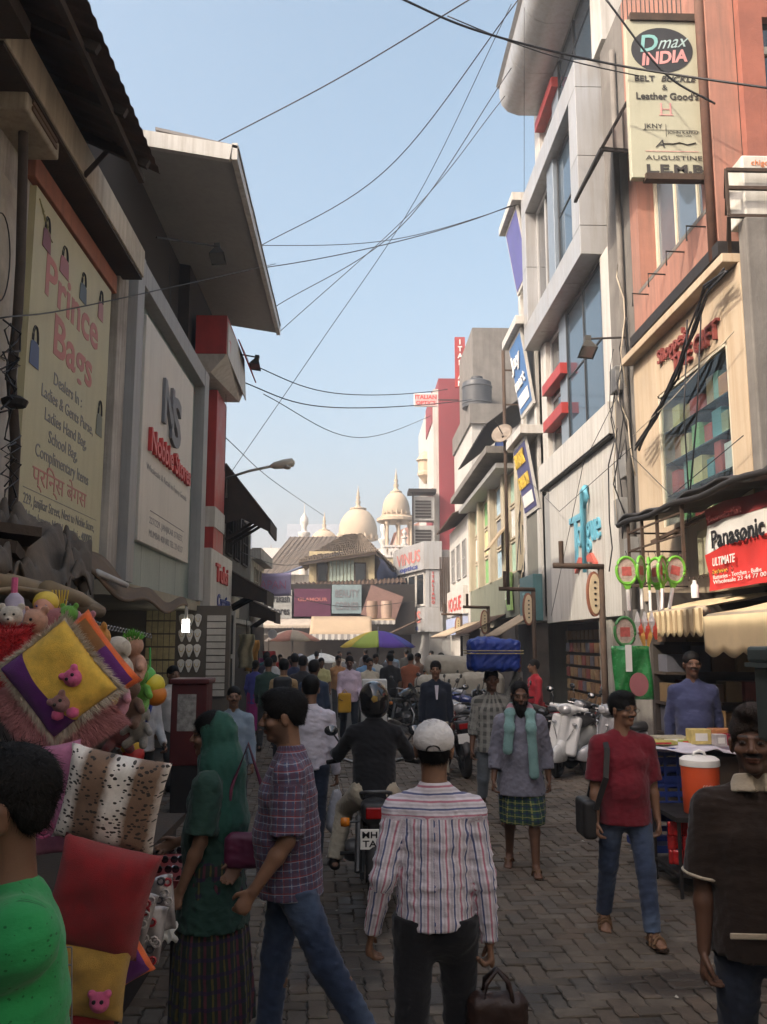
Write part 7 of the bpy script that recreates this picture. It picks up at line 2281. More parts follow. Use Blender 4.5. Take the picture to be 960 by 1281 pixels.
for k in range(3):
 z = .2 + k * .29
 o = MB().box(2.48, 7.76, z, 3.05, 8.2, z + .02)
 for a_ in (.02, .1, .18, .26):
  o.box(2.48, 7.76, z + a_, 2.5, 8.2, z + a_ + .04).box(3.03, 7.76, z + a_, 3.05, 8.2, z + a_ + .04).box(2.5, 7.76, z + a_, 3.03, 7.78, z + a_ + .04).box(2.5, 8.18, z + a_, 3.03, 8.2, z + a_ + .04)
 for i in range(6):
  x = 2.48 + i * .11
  o.box(x, 7.755, z, x + .02, 7.765, z + .28)
 o.build('crate', BLU, cr_)
bt2 = thing('goods_counter', 'counter with a crumpled white sheet behind the orange cooler', 'counter', (3.3, 8.1, 0))
MB().box(3.07, 7.78, 0, 4.2, 8.7, 1.0).build('counter', mat('dim_counter', (.10, .07, .05), .8), bt2)
MB().grid(lambda u, v: (2.45 + 1.5 * u, 7.55 + .95 * v, 1.085 + .02 * math.sin(u * 17 + v * 9) + .015 * math.sin(v * 23) - .2 * max(0, .2 - v) * (1 if u > .45 else .2)), 30, 16).build('sheet', mat('lilac_sheet', (.52, .50, .56), .8, var=.15), bt2, smooth=True, solid=.006)
for i, (x, y, w_, d_, h_, c_, lb) in enumerate(((2.55, 7.8, .3, .22, .03, (.45, .40, .12), 'flat yellow packet left on the counter sheet'), (2.72, 7.95, .3, .22, .05, (.40, .36, .26), 'printed packet lying behind the yellow packet'), (2.9, 7.9, .16, .14, .03, (.30, .34, .08), 'small olive packet in the middle of the sheet'), (2.98, 7.82, .18, .14, .13, (.62, .50, .18), 'pale yellow printed box on the counter sheet'), (3.18, 7.84, .2, .14, .13, (.55, .24, .10), 'orange printed box beside the pale yellow box'), (3.14, 7.68, .1, .1, .1, (.45, .42, .42), 'clear plastic cup stack in front of the boxes'), (3.27, 7.66, .11, .1, .1, (.50, .05, .10), 'crimson tub in front of the orange box'), (3.42, 7.7, .14, .12, .12, (.60, .46, .08), 'yellow carton at the right of the crimson tub'))):
 o = thing('packet', lb, 'packet', (x, y, 1.1), 'packets on the counter sheet')
 MB().box(x, y, 1.10, x + w_, y + d_, 1.10 + h_).build('carton', mat('packet_%d' % i, c_, .5, var=.35, scale=18), o, bevel=.006)
 MB().box(x + w_ * .2, y - .002, 1.10 + h_ * .25, x + w_ * .8, y, 1.10 + h_ * .75).build('printed_label', WHITEI if i % 2 else REDI, o)
for k in range(9):
 x, z = 2.56 + (k % 3) * .1, .22 + (k // 3) * .11
 t = thing('red_packet', 'glossy red snack packet, %s in the %s row under the iron table' % (ORD[k % 3], ('bottom', 'middle', 'top')[k // 3]), 'packet', (x, 7.3, z), 'red packets under the table')
 MB().grid(lambda u, v: (x + .1 * u, 7.3 + (k % 2) * .03 + .02 * math.sin(u * 7 + k), z + .11 * v), 6, 6).build('film', mat('red_film', (.45, .02, .02), .2, var=.6, scale=20, coat=.5), t, smooth=True, solid=.03)
# rackets
RG = mat('racket_green', (.16, .45, .05), .4)
NET = mat('racket_net', (.50, .40, .33), .7, var=.5, scale=30)
RPR = mat('racket_print', (.50, .12, .10), .6, var=.5, scale=20)
def racket(c, lab, rz, tilt, m=None):
 t = thing('mosquito_racket', lab, 'racket', tuple(c), 'mosquito rackets hung on the balcony rail')
 t.rotation_euler = (0, tilt, rz)
 MB().tube([(.105 * math.cos(a_), 0, .135 * math.sin(a_)) for a_ in np.linspace(0, 2 * PI, 28)], .016, 8).build('rim', m or RG, t, smooth=True, local=True)
 MB().prism([(.10 * math.cos(a_), -.003, .13 * math.sin(a_)) for a_ in np.linspace(0, 2 * PI, 26, endpoint=False)], (0, .006, 0)).build('net', NET, t, local=True)
 MB().box(-.05, -.006, -.05, .05, -.004, .04).build('printed_label', RPR, t, local=True)
 MB().prism([(-.06, -.01, -.11), (.06, -.01, -.11), (.02, -.01, -.19), (-.02, -.01, -.19)], (0, .022, 0)).build('throat', m or RG, t, bevel=.006, local=True)
 MB().box(-.017, -.014, -.40, .017, .014, -.185).build('handle', WHITEI, t, bevel=.008, local=True)
 MB().tube([(0, 0, .14), (.01, 0, .17), (0, 0, .2)], .004, 4).build('hook', IRON, t, local=True)
 return t
for i, (px, py, rz, tl_, lb) in enumerate(((784, 714, .1, -.02, 'green rimmed mosquito racket at the left end of the rail'), (802, 713, .9, .02, 'second mosquito racket from the left end, turned half side on'), (812, 715, 1.2, .03, 'third mosquito racket from the left, nearly edge on'), (821, 715, -1.1, -.05, 'fourth mosquito racket from the left with its white handle forward'), (829, 713, .8, .12, 'fifth mosquito racket from the left behind the last one'), (845, 713, .2, .22, 'mosquito racket at the right end with slanting handle'))):
 racket(aY(px, py, 8.6 + (i % 2) * .08), lb, rz, tl_)
racket(aY(782, 790, 8.4), 'dark green rimmed racket hanging alone below the rail', .15, 0, mat('racket_darkgreen', (.06, .22, .07), .4))
gp = thing('racket_packet', 'long glossy green packet printed with a racket', 'packet', tuple(aY(790, 840, 8.3)))
p = aY(790, 840, 8.3)
MB().grid(lambda u, v: (p[0] - .17 + .36 * u + .02 * (v - .5), 8.3 + .02 * math.sin(u * 8 + v * 5), p[2] + .24 - .5 * v), 10, 12).build('film', mat('green_film', (.03, .22, .06), .25, var=.5, scale=12, coat=.5), gp, smooth=True, solid=.02)
MB().prism([(p[0] + .06 + .09 * math.cos(a_), 8.27, p[2] - .12 + .11 * math.sin(a_)) for a_ in np.linspace(0, 2 * PI, 22, endpoint=False)], (0, .01, 0)).build('printed_racket', mat('print_rose', (.33, .12, .13)), gp)
MB().box(p[0] - .06, 8.262, p[2] + .0, p[0] + .0, 8.27, p[2] + .25).build('printed_handle', WHITEI, gp)
pk = thing('packet_bunch', 'bunch of crinkled white and red packets beside the rackets', 'packets', tuple(aY(806, 785, 8.4)))
for k in range(8):
 p = aY(798 + k * 3, 778 + (k % 3) * 9, 8.4)
 MB().tube([p + np.array((0, 0, .1)), p, p + np.array((.02 * math.sin(k), 0, -.1))], .03, 5, rs=[.008, .032, .012]).build('packet', mat('pack_%d' % (k % 3), ((.60, .58, .56), (.55, .08, .05), (.55, .30, .08))[k % 3], .35), pk)
bo = thing('white_bottle', 'small white bottle hanging from the spiral hooks', 'bottle', tuple(aY(870, 735, 8.3)))
MB().lathe([(0, 0), (.035, 0), (.036, .12), (.02, .14), (.018, .17), (0, .17)], aY(870, 748, 8.3), 12).build('bottle', WHITEI, bo, smooth=True, angle=40)
for k in range(10):
 a_ = aX(862 + k * 6, 722 - k * 1.5, 3.35)
 t_ = MB().tube([a_ + np.array((0, .02 * math.cos(q), -.02 - .02 * math.sin(q))) for q in np.linspace(0, 5, 8)], .004, 4).build('spiral_hook', RUST, br_)
# ---------------------------------------------------------------- vehicles (built facing +Y, wheels on z = 0)
RUB = mat('tyre_rubber', (.018, .017, .016), .85, var=.3, scale=20, bump=.3)
ALLOY = mat('wheel_alloy', (.20, .20, .20), .4, .7)
CHROME = mat('chrome', (.30, .30, .30), .28, 1.0, var=.1)
SEATM = mat('seat_vinyl', (.018, .017, .017), .5, var=.2, scale=10)
ENG = mat('engine_grey', (.10, .10, .10), .5, .6, var=.3, scale=12)
AMB = mat('amber_lens', (.60, .18, .01), .25)
TAIL = mat('tail_red', (.30, .008, .008), .2)
for nm, c_ in (('black', (.015, .015, .017)), ('red', (.25, .01, .012)), ('blue', (.02, .03, .12)), ('silver', (.32, .32, .33)), ('maroon', (.12, .01, .015)), ('green', (.03, .09, .05))):
 mat('bike_' + nm, c_, .25, .1, var=.1, coat=.6)
def wheel(parent, c, R_, w_, name='wheel'):
 ax = ((0, 1, 0), (0, 0, 1), (1, 0, 0))
 prof = [(R_ - .06 + .06 * math.cos(t), w_ * math.sin(t)) for t in np.linspace(-2.6, 2.6, 14)]
 wl = MB().lathe([(R_ - .085, -.025), (R_ - .07, -.03), (R_ - .07, .03), (R_ - .085, .025), (R_ - .085, -.025)], c, 26, ax).build(name, ALLOY, parent, smooth=True, local=True, angle=40)
 b = MB()
 n_ = 26
 vs, fs = [], []
 for r_, x in prof:
  for k in range(n_):
   t = 2 * PI * k / n_
   vs.append((c[0] + x, c[1] + r_ * math.cos(t), c[2] + r_ * math.sin(t)))
 m_ = len(prof)
 fs = [(i * n_ + k, i * n_ + (k + 1) % n_, ((i + 1) % m_) * n_ + (k + 1) % n_, ((i + 1) % m_) * n_ + k) for i in range(m_) for k in range(n_)]
 b.add(vs, fs).build('tyre', RUB, wl, smooth=True, local=True)
 MB().cyl((c[0] - .06, c[1], c[2]), (c[0] + .06, c[1], c[2]), .05, n=14).build('hub', ENG, wl, local=True)
 for k in range(6):
  t = 2 * PI * k / 6
  MB().bar((c[0], c[1], c[2]), (c[0], c[1] + (R_ - .08) * math.cos(t), c[2] + (R_ - .08) * math.sin(t)), .025, .018, (1, 0, 0)).build('spoke', ALLOY, wl, local=True)
 return wl
def sdf_part(name, m, parent, box_, prims, h=.016):
 f = Field(*(np.arange(box_[i], box_[i + 3] + h, h) for i in range(3)))
 for p in prims:
  getattr(f, p[0])(*p[1], **(p[2] if len(p) > 2 else {}))
 V, Q = f.mesh()
 return fastmesh(name, V, Q, m, parent)
def motorcycle(label, paint, plate=None):
 t = thing('motorcycle', label, 'motorcycle', (0, 0, 0), 'motorcycles in the street')
 P_ = MATS[paint]
 wheel(t, (0, -.64, .30), .30, .055)
 wheel(t, (0, .66, .30), .30, .045)
 sdf_part('fuel_tank', P_, t, (-.25, -.1, .6, .25, .5, 1.05), [('cone', ((0, .38, .86), (0, .02, .80), .125, .10)), ('ell', ((0, .25, .85), (.15, .18, .11)))])
 sdf_part('seat', SEATM, t, (-.22, -.8, .6, .22, .1, .95), [('cone', ((0, .02, .74), (0, -.35, .75), .085, .10), dict(e=.5, xd=(1, 0, 0))), ('cone', ((0, -.35, .76), (0, -.68, .82), .105, .08), dict(e=.45, xd=(1, 0, 0)))])
 for q in (-1, 1):
  sdf_part('side_panel', P_, t, (q * .11 - .1, -.75, .45, q * .11 + .1, .05, .9), [('cone', ((q * .09, -.08, .62), (q * .09, -.62, .76), .075, .05), dict(e=.5, xd=(0, 0, 1)))])
  MB().cyl((q * .13, -.62, .32), (q * .12, -.42, .68), .028, n=10).build('shock_absorber', ENG, t, local=True)
  MB().bar((q * .1, -.64, .3), (q * .08, -.1, .36), .03, .05).build('swingarm', ENG, t, local=True)
  MB().cyl((q * .08, .66, .3), (q * .08, .46, .92), .024, n=10).build('fork', CHROME, t, local=True)
  MB().cyl((q * .12, -.72, .70), (q * .20, -.74, .70), .008, n=6).build('indicator_stalk', ENG, t, local=True)
  MB().lathe([(0, -.035), (.03, -.03), (.035, 0), (.03, .03), (0, .035)], (q * .225, -.74, .70), 12, ((0, 1, 0), (0, 0, 1), (1, 0, 0))).build('indicator', AMB, t, smooth=True, local=True)
  MB().cyl((q * .14, -.12, .34), (q * .27, -.12, .34), .016, n=8).build('footpeg', RUB, t, local=True)
  MB().tube([(q * .25, .36, 1.02), (q * .27, .33, 1.12), (q * .34, .30, 1.22)], .008, 6).build('mirror_stalk', ENG, t, local=True)
  MB().lathe([(0, -.012), (.055, -.01), (.06, 0), (.05, .012), (0, .014)], (q * .36, .29, 1.25), 14, ((1, 0, 0), (0, 0, .75), (0, 1, 0))).build('mirror', DGLASS, t, smooth=True, local=True)
  MB().cyl((q * .28, .33, 1.0), (q * .39, .26, .99), .019, n=10).build('grip', RUB, t, local=True)
 MB().tube([(-.38, .27, .99), (-.25, .36, 1.0), (-.1, .42, .95), (.1, .42, .95), (.25, .36, 1.0), (.38, .27, .99)], .013, 8).build('handlebar', CHROME, t, smooth=True, local=True)
 sdf_part('headlamp', P_, t, (-.2, .4, .7, .2, .75, 1.1), [('ell', ((0, .55, .88), (.11, .10, .11))), ('cone', ((0, .52, .98), (0, .50, 1.04), .09, .06), dict(e=.4, xd=(1, 0, 0)))])
 MB().lathe([(0, 0), (.085, 0), (.08, .02), (0, .035)], (0, .635, .88), 18, ((1, 0, 0), (0, 0, 1), (0, 1, 0))).build('headlamp_glass', glass_mat('clear_lens', (.4, .4, .4), .05), t, smooth=True, local=True)
 for nm, cy, a0, a1, rr_ in (('rear_fender', -.64, .5, 2.9, .345), ('front_fender', .66, .35, 2.6, .335)):
  MB().grid(lambda u, v: ((u - .5) * .15, cy + rr_ * math.cos(a0 + (a1 - a0) * v) * (1 - .04 * abs(u - .5)), .30 + rr_ * math.sin(a0 + (a1 - a0) * v) - .05 * (2 * u - 1) ** 2), 6, 14).build(nm, P_ if cy > 0 else SEATM, t, smooth=True, solid=.008, local=True)
 sdf_part('engine', ENG, t, (-.25, -.25, .1, .25, .35, .7), [('box', ((0, .05, .36), (.13, .17, .12)), dict(rnd=.04)), ('cone', ((0, .12, .42), (0, .2, .62), .085, .08)), ('cone', ((-.17, .0, .34), (.17, .0, .34), .09, .09))])
 for k in range(5):
  MB().box(-.11, .06 + k * .006, .46 + k * .035, .11, .28 + k * .006, .468 + k * .035).build('cooling_fin', ENG, t, local=True)
 MB().tube([(.10, .26, .55), (.13, .33, .40), (.14, .22, .2), (.15, -.1, .2), (.17, -.35, .24)], .022, 8).build('exhaust_pipe', CHROME, t, smooth=True, local=True)
 MB().tube([(.17, -.33, .24), (.175, -.45, .26), (.18, -.85, .36), (.18, -.88, .365)], .05, 12, rs=[.025, .05, .055, .03]).build('muffler', CHROME, t, smooth=True, local=True)
 MB().tube([(-.10, -.55, .84), (-.11, -.72, .90), (-.06, -.80, .92), (.06, -.80, .92), (.11, -.72, .90), (.10, -.55, .84)], .014, 8).build('grab_rail', ENG, t, smooth=True, local=True)
 sdf_part('tail_unit', SEATM, t, (-.2, -.95, .55, .2, -.55, .95), [('box', ((0, -.76, .78), (.11, .09, .07)), dict(rnd=.04)), ('box', ((0, -.80, .66), (.06, .03, .12)), dict(rnd=.02, k=.03))])
 MB().box(-.075, -.862, .74, .075, -.845, .82).build('tail_lamp', TAIL, t, bevel=.01, local=True)
 if plate:
  pl = MB().box(-.115, -.872, .535, .115, -.862, .675).build('number_plate', WHITEI, t, bevel=.004, local=True)
  for k, s_ in enumerate(plate):
   text(s_, BLACKT, pl, (0, -.873, .615 - k * .06), (1, 0, 0), (0, 0, 1), .062, width=.19, ext=.002, bold=.02, local=True)
 return t
mc = motorcycle('black motorcycle ridden away by the helmeted man', 'bike_black', ('MH.01', 'TA.23'))
mc.location = (.155, 7.35, 0)
bikes = [((1.58, 13.9, 0), .12, 'maroon', 'maroon motorcycle with number plate standing behind the blue bundle porter'),
         ((1.05, 19.5, 0), -.6, 'black', 'dark motorcycle parked right of the black shirted man'),
         ((2.0, 16.2, 0), .9, 'silver', 'silver motorcycle parked left of the bundled white sacks'),
         ((2.4, 18.4, 0), 1.1, 'blue', 'blue motorcycle parked before the white sacks'),
         ((3.3, 15.3, 0), 1.2, 'black', 'black motorcycle behind the white scooter'),
         ((3.55, 16.6, 0), 1.15, 'red', 'red motorcycle second behind the white scooter'),
         ((1.7, 22.0, 0), .5, 'green', 'dull green motorcycle furthest down the parked row'),
         ((3.2, 19.2, 0), 1.2, 'black', 'black motorcycle in front of the poster shop'),
         ((2.6, 21.0, 0), 1.0, 'silver', 'silver motorcycle parked beyond the white sacks')]
for loc, rz, col_, lb in bikes:
 o = dup(mc, None, {'bike_black': 'bike_' + col_} if col_ != 'black' else None)
 o.location = loc
 o.rotation_euler = (0, math.radians(-6), rz)
 o['label'] = lb
 o['group'] = 'motorcycles parked along the street'
# plates on the copies show nothing readable
for o in list(bpy.data.objects):
 if o.name.startswith('lettering') and o.parent and o.parent.name.startswith('number_plate') and o.parent.parent != mc:
  bpy.data.objects.remove(o)
def scooter(label, m, loc, rz):
 t = thing('scooter', label, 'scooter', loc, None, rz)
 t.rotation_euler = (0, math.radians(-7), rz)
 wheel(t, (0, -.58, .215), .215, .055)
 wheel(t, (0, .62, .215), .215, .055)
 h = .012
 # leg shield, curved panel
 f = Field(np.arange(-.32, .32, h), np.arange(.2, .8, h), np.arange(.2, 1.0, h))
 f.box((0, .46, .62), (.235, .05, .30), rotm(0, .30), .05, .02)
 f.ell((0, .30, .64), (.20, .13, .30), rotm(0, .30), .03, 's')
 f.cone((0, .52, .42), (0, .46, .86), .085, .06, .04)
 V, Q = f.mesh()
 fastmesh('leg_shield', m, t) if False else fastmesh('leg_shield', V, Q, m, t)
 sdf_part('front_fender', m, t, (-.2, .3, .1, .2, .95, .6), [('ell', ((0, .62, .30), (.10, .29, .20)), dict(k=.02)), ('box', ((0, .62, .10), (.3, .4, .15)), dict(op='s', k=.02)), ('cone', ((0, .62, .40), (0, .54, .50), .08, .07))], .012)
 sdf_part('handlebar_cowl', m, t, (-.36, .2, .8, .36, .65, 1.2), [('ell', ((0, .42, 1.0), (.17, .12, .085))), ('cone', ((-.28, .36, 1.02), (.28, .36, 1.02), .035, .035), dict(k=.05)), ('cone', ((0, .42, .86), (0, .42, .98), .06, .1))], .012)
 MB().lathe([(0, 0), (.095, 0), (.09, .03), (.05, .05), (0, .055)], (0, .50, 1.0), 18, ((1.1, 0, 0), (0, 0, .75), (0, 1, .1))).build('headlamp', glass_mat('clear_lens', (.4, .4, .4)), t, smooth=True, local=True)
 for q in (-1, 1):
  MB().lathe([(0, 0), (.04, 0), (.035, .02), (0, .03)], (q * .16, .50, .80), 12, ((1, 0, 0), (0, 0, .6), (0, 1, 0))).build('indicator', glass_mat('clear_lens', (.4,) * 3), t, smooth=True, local=True)
  MB().cyl((q * .27, .36, 1.02), (q * .40, .30, 1.02), .02, n=10).build('grip', RUB, t, local=True)
  MB().tube([(q * .24, .38, 1.04), (q * .25, .38, 1.15), (q * .30, .36, 1.22)], .008, 6).build('mirror_stalk', ENG, t, local=True)
  MB().lathe([(0, -.012), (.055, -.01), (.062, 0), (.05, .012), (0, .014)], (q * .33, .35, 1.25), 14, ((1, 0, 0), (0, 0, .7), (0, 1, 0))).build('mirror', DGLASS, t, smooth=True, local=True)
  MB().tube([(q * .2, .40, 1.0), (q * .3, .45, 1.0), (q * .36, .42, 1.01)], .007, 6).build('brake_lever', CHROME, t, local=True)
 sdf_part('floorboard', SEATM, t, (-.28, -.25, .2, .28, .5, .4), [('box', ((0, .12, .30), (.19, .28, .03)), dict(rnd=.025))])
 sdf_part('rear_body', m, t, (-.3, -1.0, .2, .3, .15, .9), [('ell', ((0, -.45, .52), (.20, .46, .22))), ('cone', ((0, -.05, .40), (0, -.35, .60), .13, .17), dict(k=.05)), ('box', ((0, -.58, .18), (.3, .25, .2)), dict(op='s', k=.03))], .014)
 sdf_part('seat', SEATM, t, (-.25, -.9, .6, .25, .1, .95), [('cone', ((0, -.05, .74), (0, -.45, .77), .13, .14), dict(e=.45, xd=(1, 0, 0))), ('cone', ((0, -.45, .77), (0, -.78, .80), .14, .11), dict(e=.42, xd=(1, 0, 0)))])
 MB().tube([(-.12, -.6, .8), (-.13, -.85, .86), (0, -.95, .88), (.13, -.85, .86), (.12, -.6, .8)], .015, 8).build('grab_rail', CHROME, t, smooth=True, local=True)
 MB().box(-.07, -.915, .56, .07, -.88, .66).build('tail_lamp', TAIL, t, bevel=.012, local=True)
 for a_, b_ in (((-.16, .512, .74), (-.06, .545, .52)), ((.16, .512, .74), (.06, .545, .52))):
  MB().bar(a_, b_, .012, .008).build('trim_line', CHROME, t, local=True)
 return t
SCW = mat('scooter_white', (.62, .62, .60), .22, var=.06, coat=.5)
gx = aZ(688, 968, 0)
scooter('white scooter parked facing the street on the right', SCW, (gx[0] + .36, gx[1] + .1, 0), math.radians(146))
scooter('black scooter parked close behind the white scooter', MATS['bike_black'], (gx[0] + 1.0, gx[1] + .9, 0), math.radians(120))
scooter('grey scooter with seat toward the red shirted walker', MATS['bike_silver'], (gx[0] + 1.2, gx[1] - .25, 0), math.radians(100))
# bundled sacks on a hand cart
ct_ = thing('hand_cart', 'low wooden hand cart loaded with white sacks', 'cart', (2.2, 21, 0))
for y in (20.2, 20.7, 21.2, 21.7):
 MB().box(1.2, y, .62, 3.4, y + .4, .68).build('plank', DKWOOD, ct_)
for q in (1.3, 3.3):
 wheel(ct_, (q, 20.95, .45), .45, .03) if False else None
for i, (x, y, z, a_, b_, lb) in enumerate(((1.75, 20.7, .98, .62, .30, 'long white sack at the left end of the hand cart'), (2.75, 20.8, 1.0, .55, .33, 'white sack at the right end of the hand cart'), (2.2, 21.1, 1.45, .80, .26, 'white sack lying on top of the cart load'))):
 f = Field(np.arange(-1, 1, .035), np.arange(-.5, .5, .035), np.arange(-.45, .45, .035))
 f.box((0, 0, 0), (a_, .34, b_), rotm(0, 0, .05 * (i - 1)), .2, .02)
 f.ripple(.02, i, (.15, .4), 7, 1)
 V, Q = f.mesh()
 o = fastmesh('sack', V, Q, mat('sack_white', (.36, .33, .27), .85, var=.2, scale=4, bump=.4, bscale=30))
 o.location = (x + .3, y + .6, z - .05)
 tag(o, lb, 'sack', 'white sacks on the hand cart')
wheel(ct_, (1.25 - 2.2, 20.95 - 21, .32), .32, .03)
wheel(ct_, (3.35 - 2.2, 20.95 - 21, .32), .32, .03)
# ---------------------------------------------------------------- people
PLAID = cloth('blue_red_plaid', (.060, .075, .14), us=[(.034, 0, .016, (.10, .045, .07), .75), (.034, .25, .004, (.27, .28, .32), .85), (.068, .6, .006, (.22, .03, .03), .8)], vs=[(.034, 0, .016, (.09, .05, .08), .6), (.034, .3, .004, (.27, .28, .32), .8), (.068, .6, .006, (.22, .03, .03), .7)])
STRIPE = cloth('pink_blue_stripe', (.60, .57, .60), us=[(.072, 0, .009, (.04, .06, .18), .9), (.072, .5, .010, (.42, .11, .17), .85), (.072, .22, .012, (.36, .31, .35), .6), (.072, .76, .010, (.40, .34, .38), .55)])
JEAN = cloth('blue_denim', (.030, .045, .085), fade=(3.0, (.12, .17, .26), .6))
DJEAN = cloth('dark_denim', (.018, .024, .04), fade=(3.0, (.05, .065, .10), .5))
BLK = cloth('black_cloth', (.012, .012, .014))
NAVY = cloth('navy_cloth', (.012, .016, .028))
KHAKI = cloth('khaki_cloth', (.42, .37, .28))
MAROON = cloth('maroon_cloth', (.135, .010, .018))
GREENT = cloth('green_tee', (.02, .24, .07), spots=(70, .16, (.006, .08, .02), .8))
BROWNS = cloth('dark_brown_shirt', (.028, .018, .013))
GREYK = cloth('grey_blue_kurta', (.165, .165, .205))
LUNGI = cloth('green_lungi', (.03, .07, .045), us=[(.06, 0, .008, (.25, .25, .08), .8), (.06, .5, .012, (.015, .03, .06), .8)], vs=[(.06, 0, .008, (.25, .25, .08), .8), (.06, .5, .014, (.015, .03, .07), .8)])
GREYPL = cloth('grey_check', (.07, .075, .07), us=[(.09, 0, .045, (.24, .24, .22), .8)], vs=[(.09, 0, .045, (.24, .24, .22), .6)])
FJEAN = cloth('pale_denim', (.13, .15, .17))
WHITES = cloth('white_shirt', (.55, .52, .58))
PINKS = cloth('pale_pink_shirt', (.52, .42, .52))
DKGREEN = cloth('dark_green_cloth', (.020, .055, .040), rough=.75)
BANDM = cloth('dark_embroidered', (.022, .032, .026), us=[(.05, 0, .012, (.14, .03, .05), .7), (.05, .4, .008, (.16, .12, .03), .6)], vs=[(.08, 0, .02, (.03, .02, .06), .7)])
BLUES = cloth('slate_blue_shirt', (.06, .07, .15))
SHO = mat('black_shoe', (.015, .013, .012), .5)
walk = dict(legL=(20, 10, 2, 0), legR=(-16, 14, 2, 22), armL=('fk', -14, 7, 14), armR=('fk', 16, 7, 18))
def kid(root, J, name, V, Q, m, pat=None, cols=None):
 return fastmesh(name, V * J['k'], Q, m, root, cols, pat)
# --- man in white cap, from behind
g, J = person('man in pink and blue striped shirt and white cap walking away', (.335, 3.78, 0), PI - .04, 1.645, .97,
              pose=dict(legL=(-8, 6, 2, 6), legR=(12, 10, 2, 0), armL=('fk', -10, 13, 30, -4), armR=('fk', -3, 9, 8), lean=3, head=(-4, -3, 0)),
              hair='crop', top=dict(m=STRIPE, yoke=1, hem=.885, slack=1.0, amp=.009, sleeve=1.0, arm=1.0), bottom=dict(m=BLK), feet=SHO, h=.0095, skin=BROWN, hands=dict(R=dict(curl=60)))
hc, R = J['hc'], J['Rh']
f = Field(*(np.arange(hc[i] - .16, hc[i] + .16, .006) for i in range(3)))
P = lambda x, y, z: hc + R @ np.array([x, y, z])
f.ell(P(0, .022, .045), (.092, .112, .088), R, .01)
f.ell(P(0, -.11, .02), (.075, .05, .018), R, .02)
f.box(P(0, 0, -.10), (.3, .3, .105), R, .01, .005, 's')
f.ripple(.0035, 5, (.02, .06), 7, 1)
V, Q = f.mesh()
cap = fastmesh('cap', V * J['k'], Q, cloth('white_cap_cloth', (.60, .58, .56)), g)
cb = MB().tube([np.array(P(.03 * math.cos(t), .131 - .3 * abs(.03 * math.cos(t)) ** 1.0 * .3, .012 + .022 * math.sin(t))) * J['k'] for t in np.linspace(0, PI, 9)], .004, 5)
cb.build('cap_strap', IRON, cap, local=True)
# brown bag in his hand
hw = worldpt(g, J, J['wrR'] + unit(J['wrR'] - J['elR']) * .1)
bg_ = thing('brown_bag', 'dark brown leather bag hanging from the striped shirt man', 'bag', (hw[0] + .02, hw[1], hw[2] - .45))
BAGM = mat('brown_leather', (.030, .014, .010), .45, var=.4, scale=6, bump=.4, bscale=40)
f = Field(np.arange(-.2, .2, .01), np.arange(-.12, .12, .01), np.arange(-.05, .45, .01))
f.box((0, 0, .18), (.125, .055, .17), None, .05, .01)
f.ell((.05, 0, .10), (.1, .075, .11), None, .04)
f.ripple(.006, 2, (.06, .14), 6, 1)
V, Q = f.mesh()
fastmesh('body', V, Q, BAGM, bg_)
for q in (-1, 1):
 MB().tube([(-.06, q * .04, .31), (-.045, q * .03, .39), (0, q * .012, .435), (.045, q * .03, .39), (.06, q * .04, .31)], .010, 7).build('handle', BAGM, bg_, smooth=True, local=True)
# --- plaid man in profile
g, J = person('man in blue red plaid shirt and jeans walking left', (-.31, 4.42, 0), -PI / 2 + .05, 1.745, 1.0, .025,
              pose=dict(legL=(-24, 8, 2, 18), legR=(9, 4, 1, 0), armL=('fk', 4, 9, 34), armR=('fk', 18, 8, 25), lean=3, head=(3, 8, 0)),
              hair='full', face=dict(moustache=1, stubble=.45), top=dict(m=PLAID, sleeve=.46, hem=.80, slack=1.06, arm=1.14, amp=.007), bottom=dict(m=JEAN), feet=SHO, h=.0095, hf=.0055, skin=BROWN)
# --- woman in green
g, J = person('woman in dark green dress and head scarf facing left', (-.73, 4.78, 0), -PI / 2 - .1, 1.60, 1.0, .03,
              pose=dict(legL=(4, 3, 2, 0), legR=(-6, 3, 2, 4), armL=('fk', 6, 10, 18), armR=('fk', 10, 8, 60), lean=3, head=(4, 4, 0)),
              hair='long', jaw=.92, top=dict(m=DKGREEN, sleeve=.44, hem=.60, slack=1.08, flare=.05, amp=.009, arm=1.25, name='kameez'), bottom=dict(m=BANDM, kind='skirt', end=.10, rad=.25, ecc=.9, pleat=.016), feet='slipper', h=.0105, skin=BROWN)
hc, R = J['hc'], J['Rh']
nk = J['neck']
f = Field(np.arange(nk[0] - .32, nk[0] + .32, .0105), np.arange(nk[1] - .3, nk[1] + .34, .0105), np.arange(nk[2] - .42, hc[2] + .17, .0105))
f.ell(P_ := hc + R @ np.array([0, .035, .03]), (.098, .118, .108), R, .02)
f.cone(hc + R @ np.array([0, .05, -.03]), nk + np.array([0, .05, -.03]), .10, .125, .05)
f.cone(nk + np.array([0, .03, -.02]), nk + np.array([0, .05, -.30]), .15, .19, .06, .8, (1, 0, 0))
f.ell(hc + R @ np.array([0, -.135, -.012]), (.086, .125, .108), R, .015, 's')
f.ripple(.009, 12, (.06, .16), 8, .5)
V, Q = f.mesh()
fastmesh('head_scarf', V * J['k'], Q, cloth('green_scarf', (.020, .085, .060), rough=.7), g)
bw = worldpt(g, J, J['hipL'] + np.array([.04, .20, .12]))
hb = thing('pink_handbag', 'plum pink handbag behind the woman in green', 'bag', tuple(bw))
f = Field(np.arange(-.2, .2, .01), np.arange(-.12, .12, .01), np.arange(-.2, .25, .01))
f.box((0, 0, 0), (.105, .04, .09), None, .04, .02)
f.ripple(.005, 3, (.05, .12), 6)
V, Q = f.mesh()
fastmesh('body', V, Q, mat('plum_leather', (.12, .018, .05), .5, var=.2), hb)
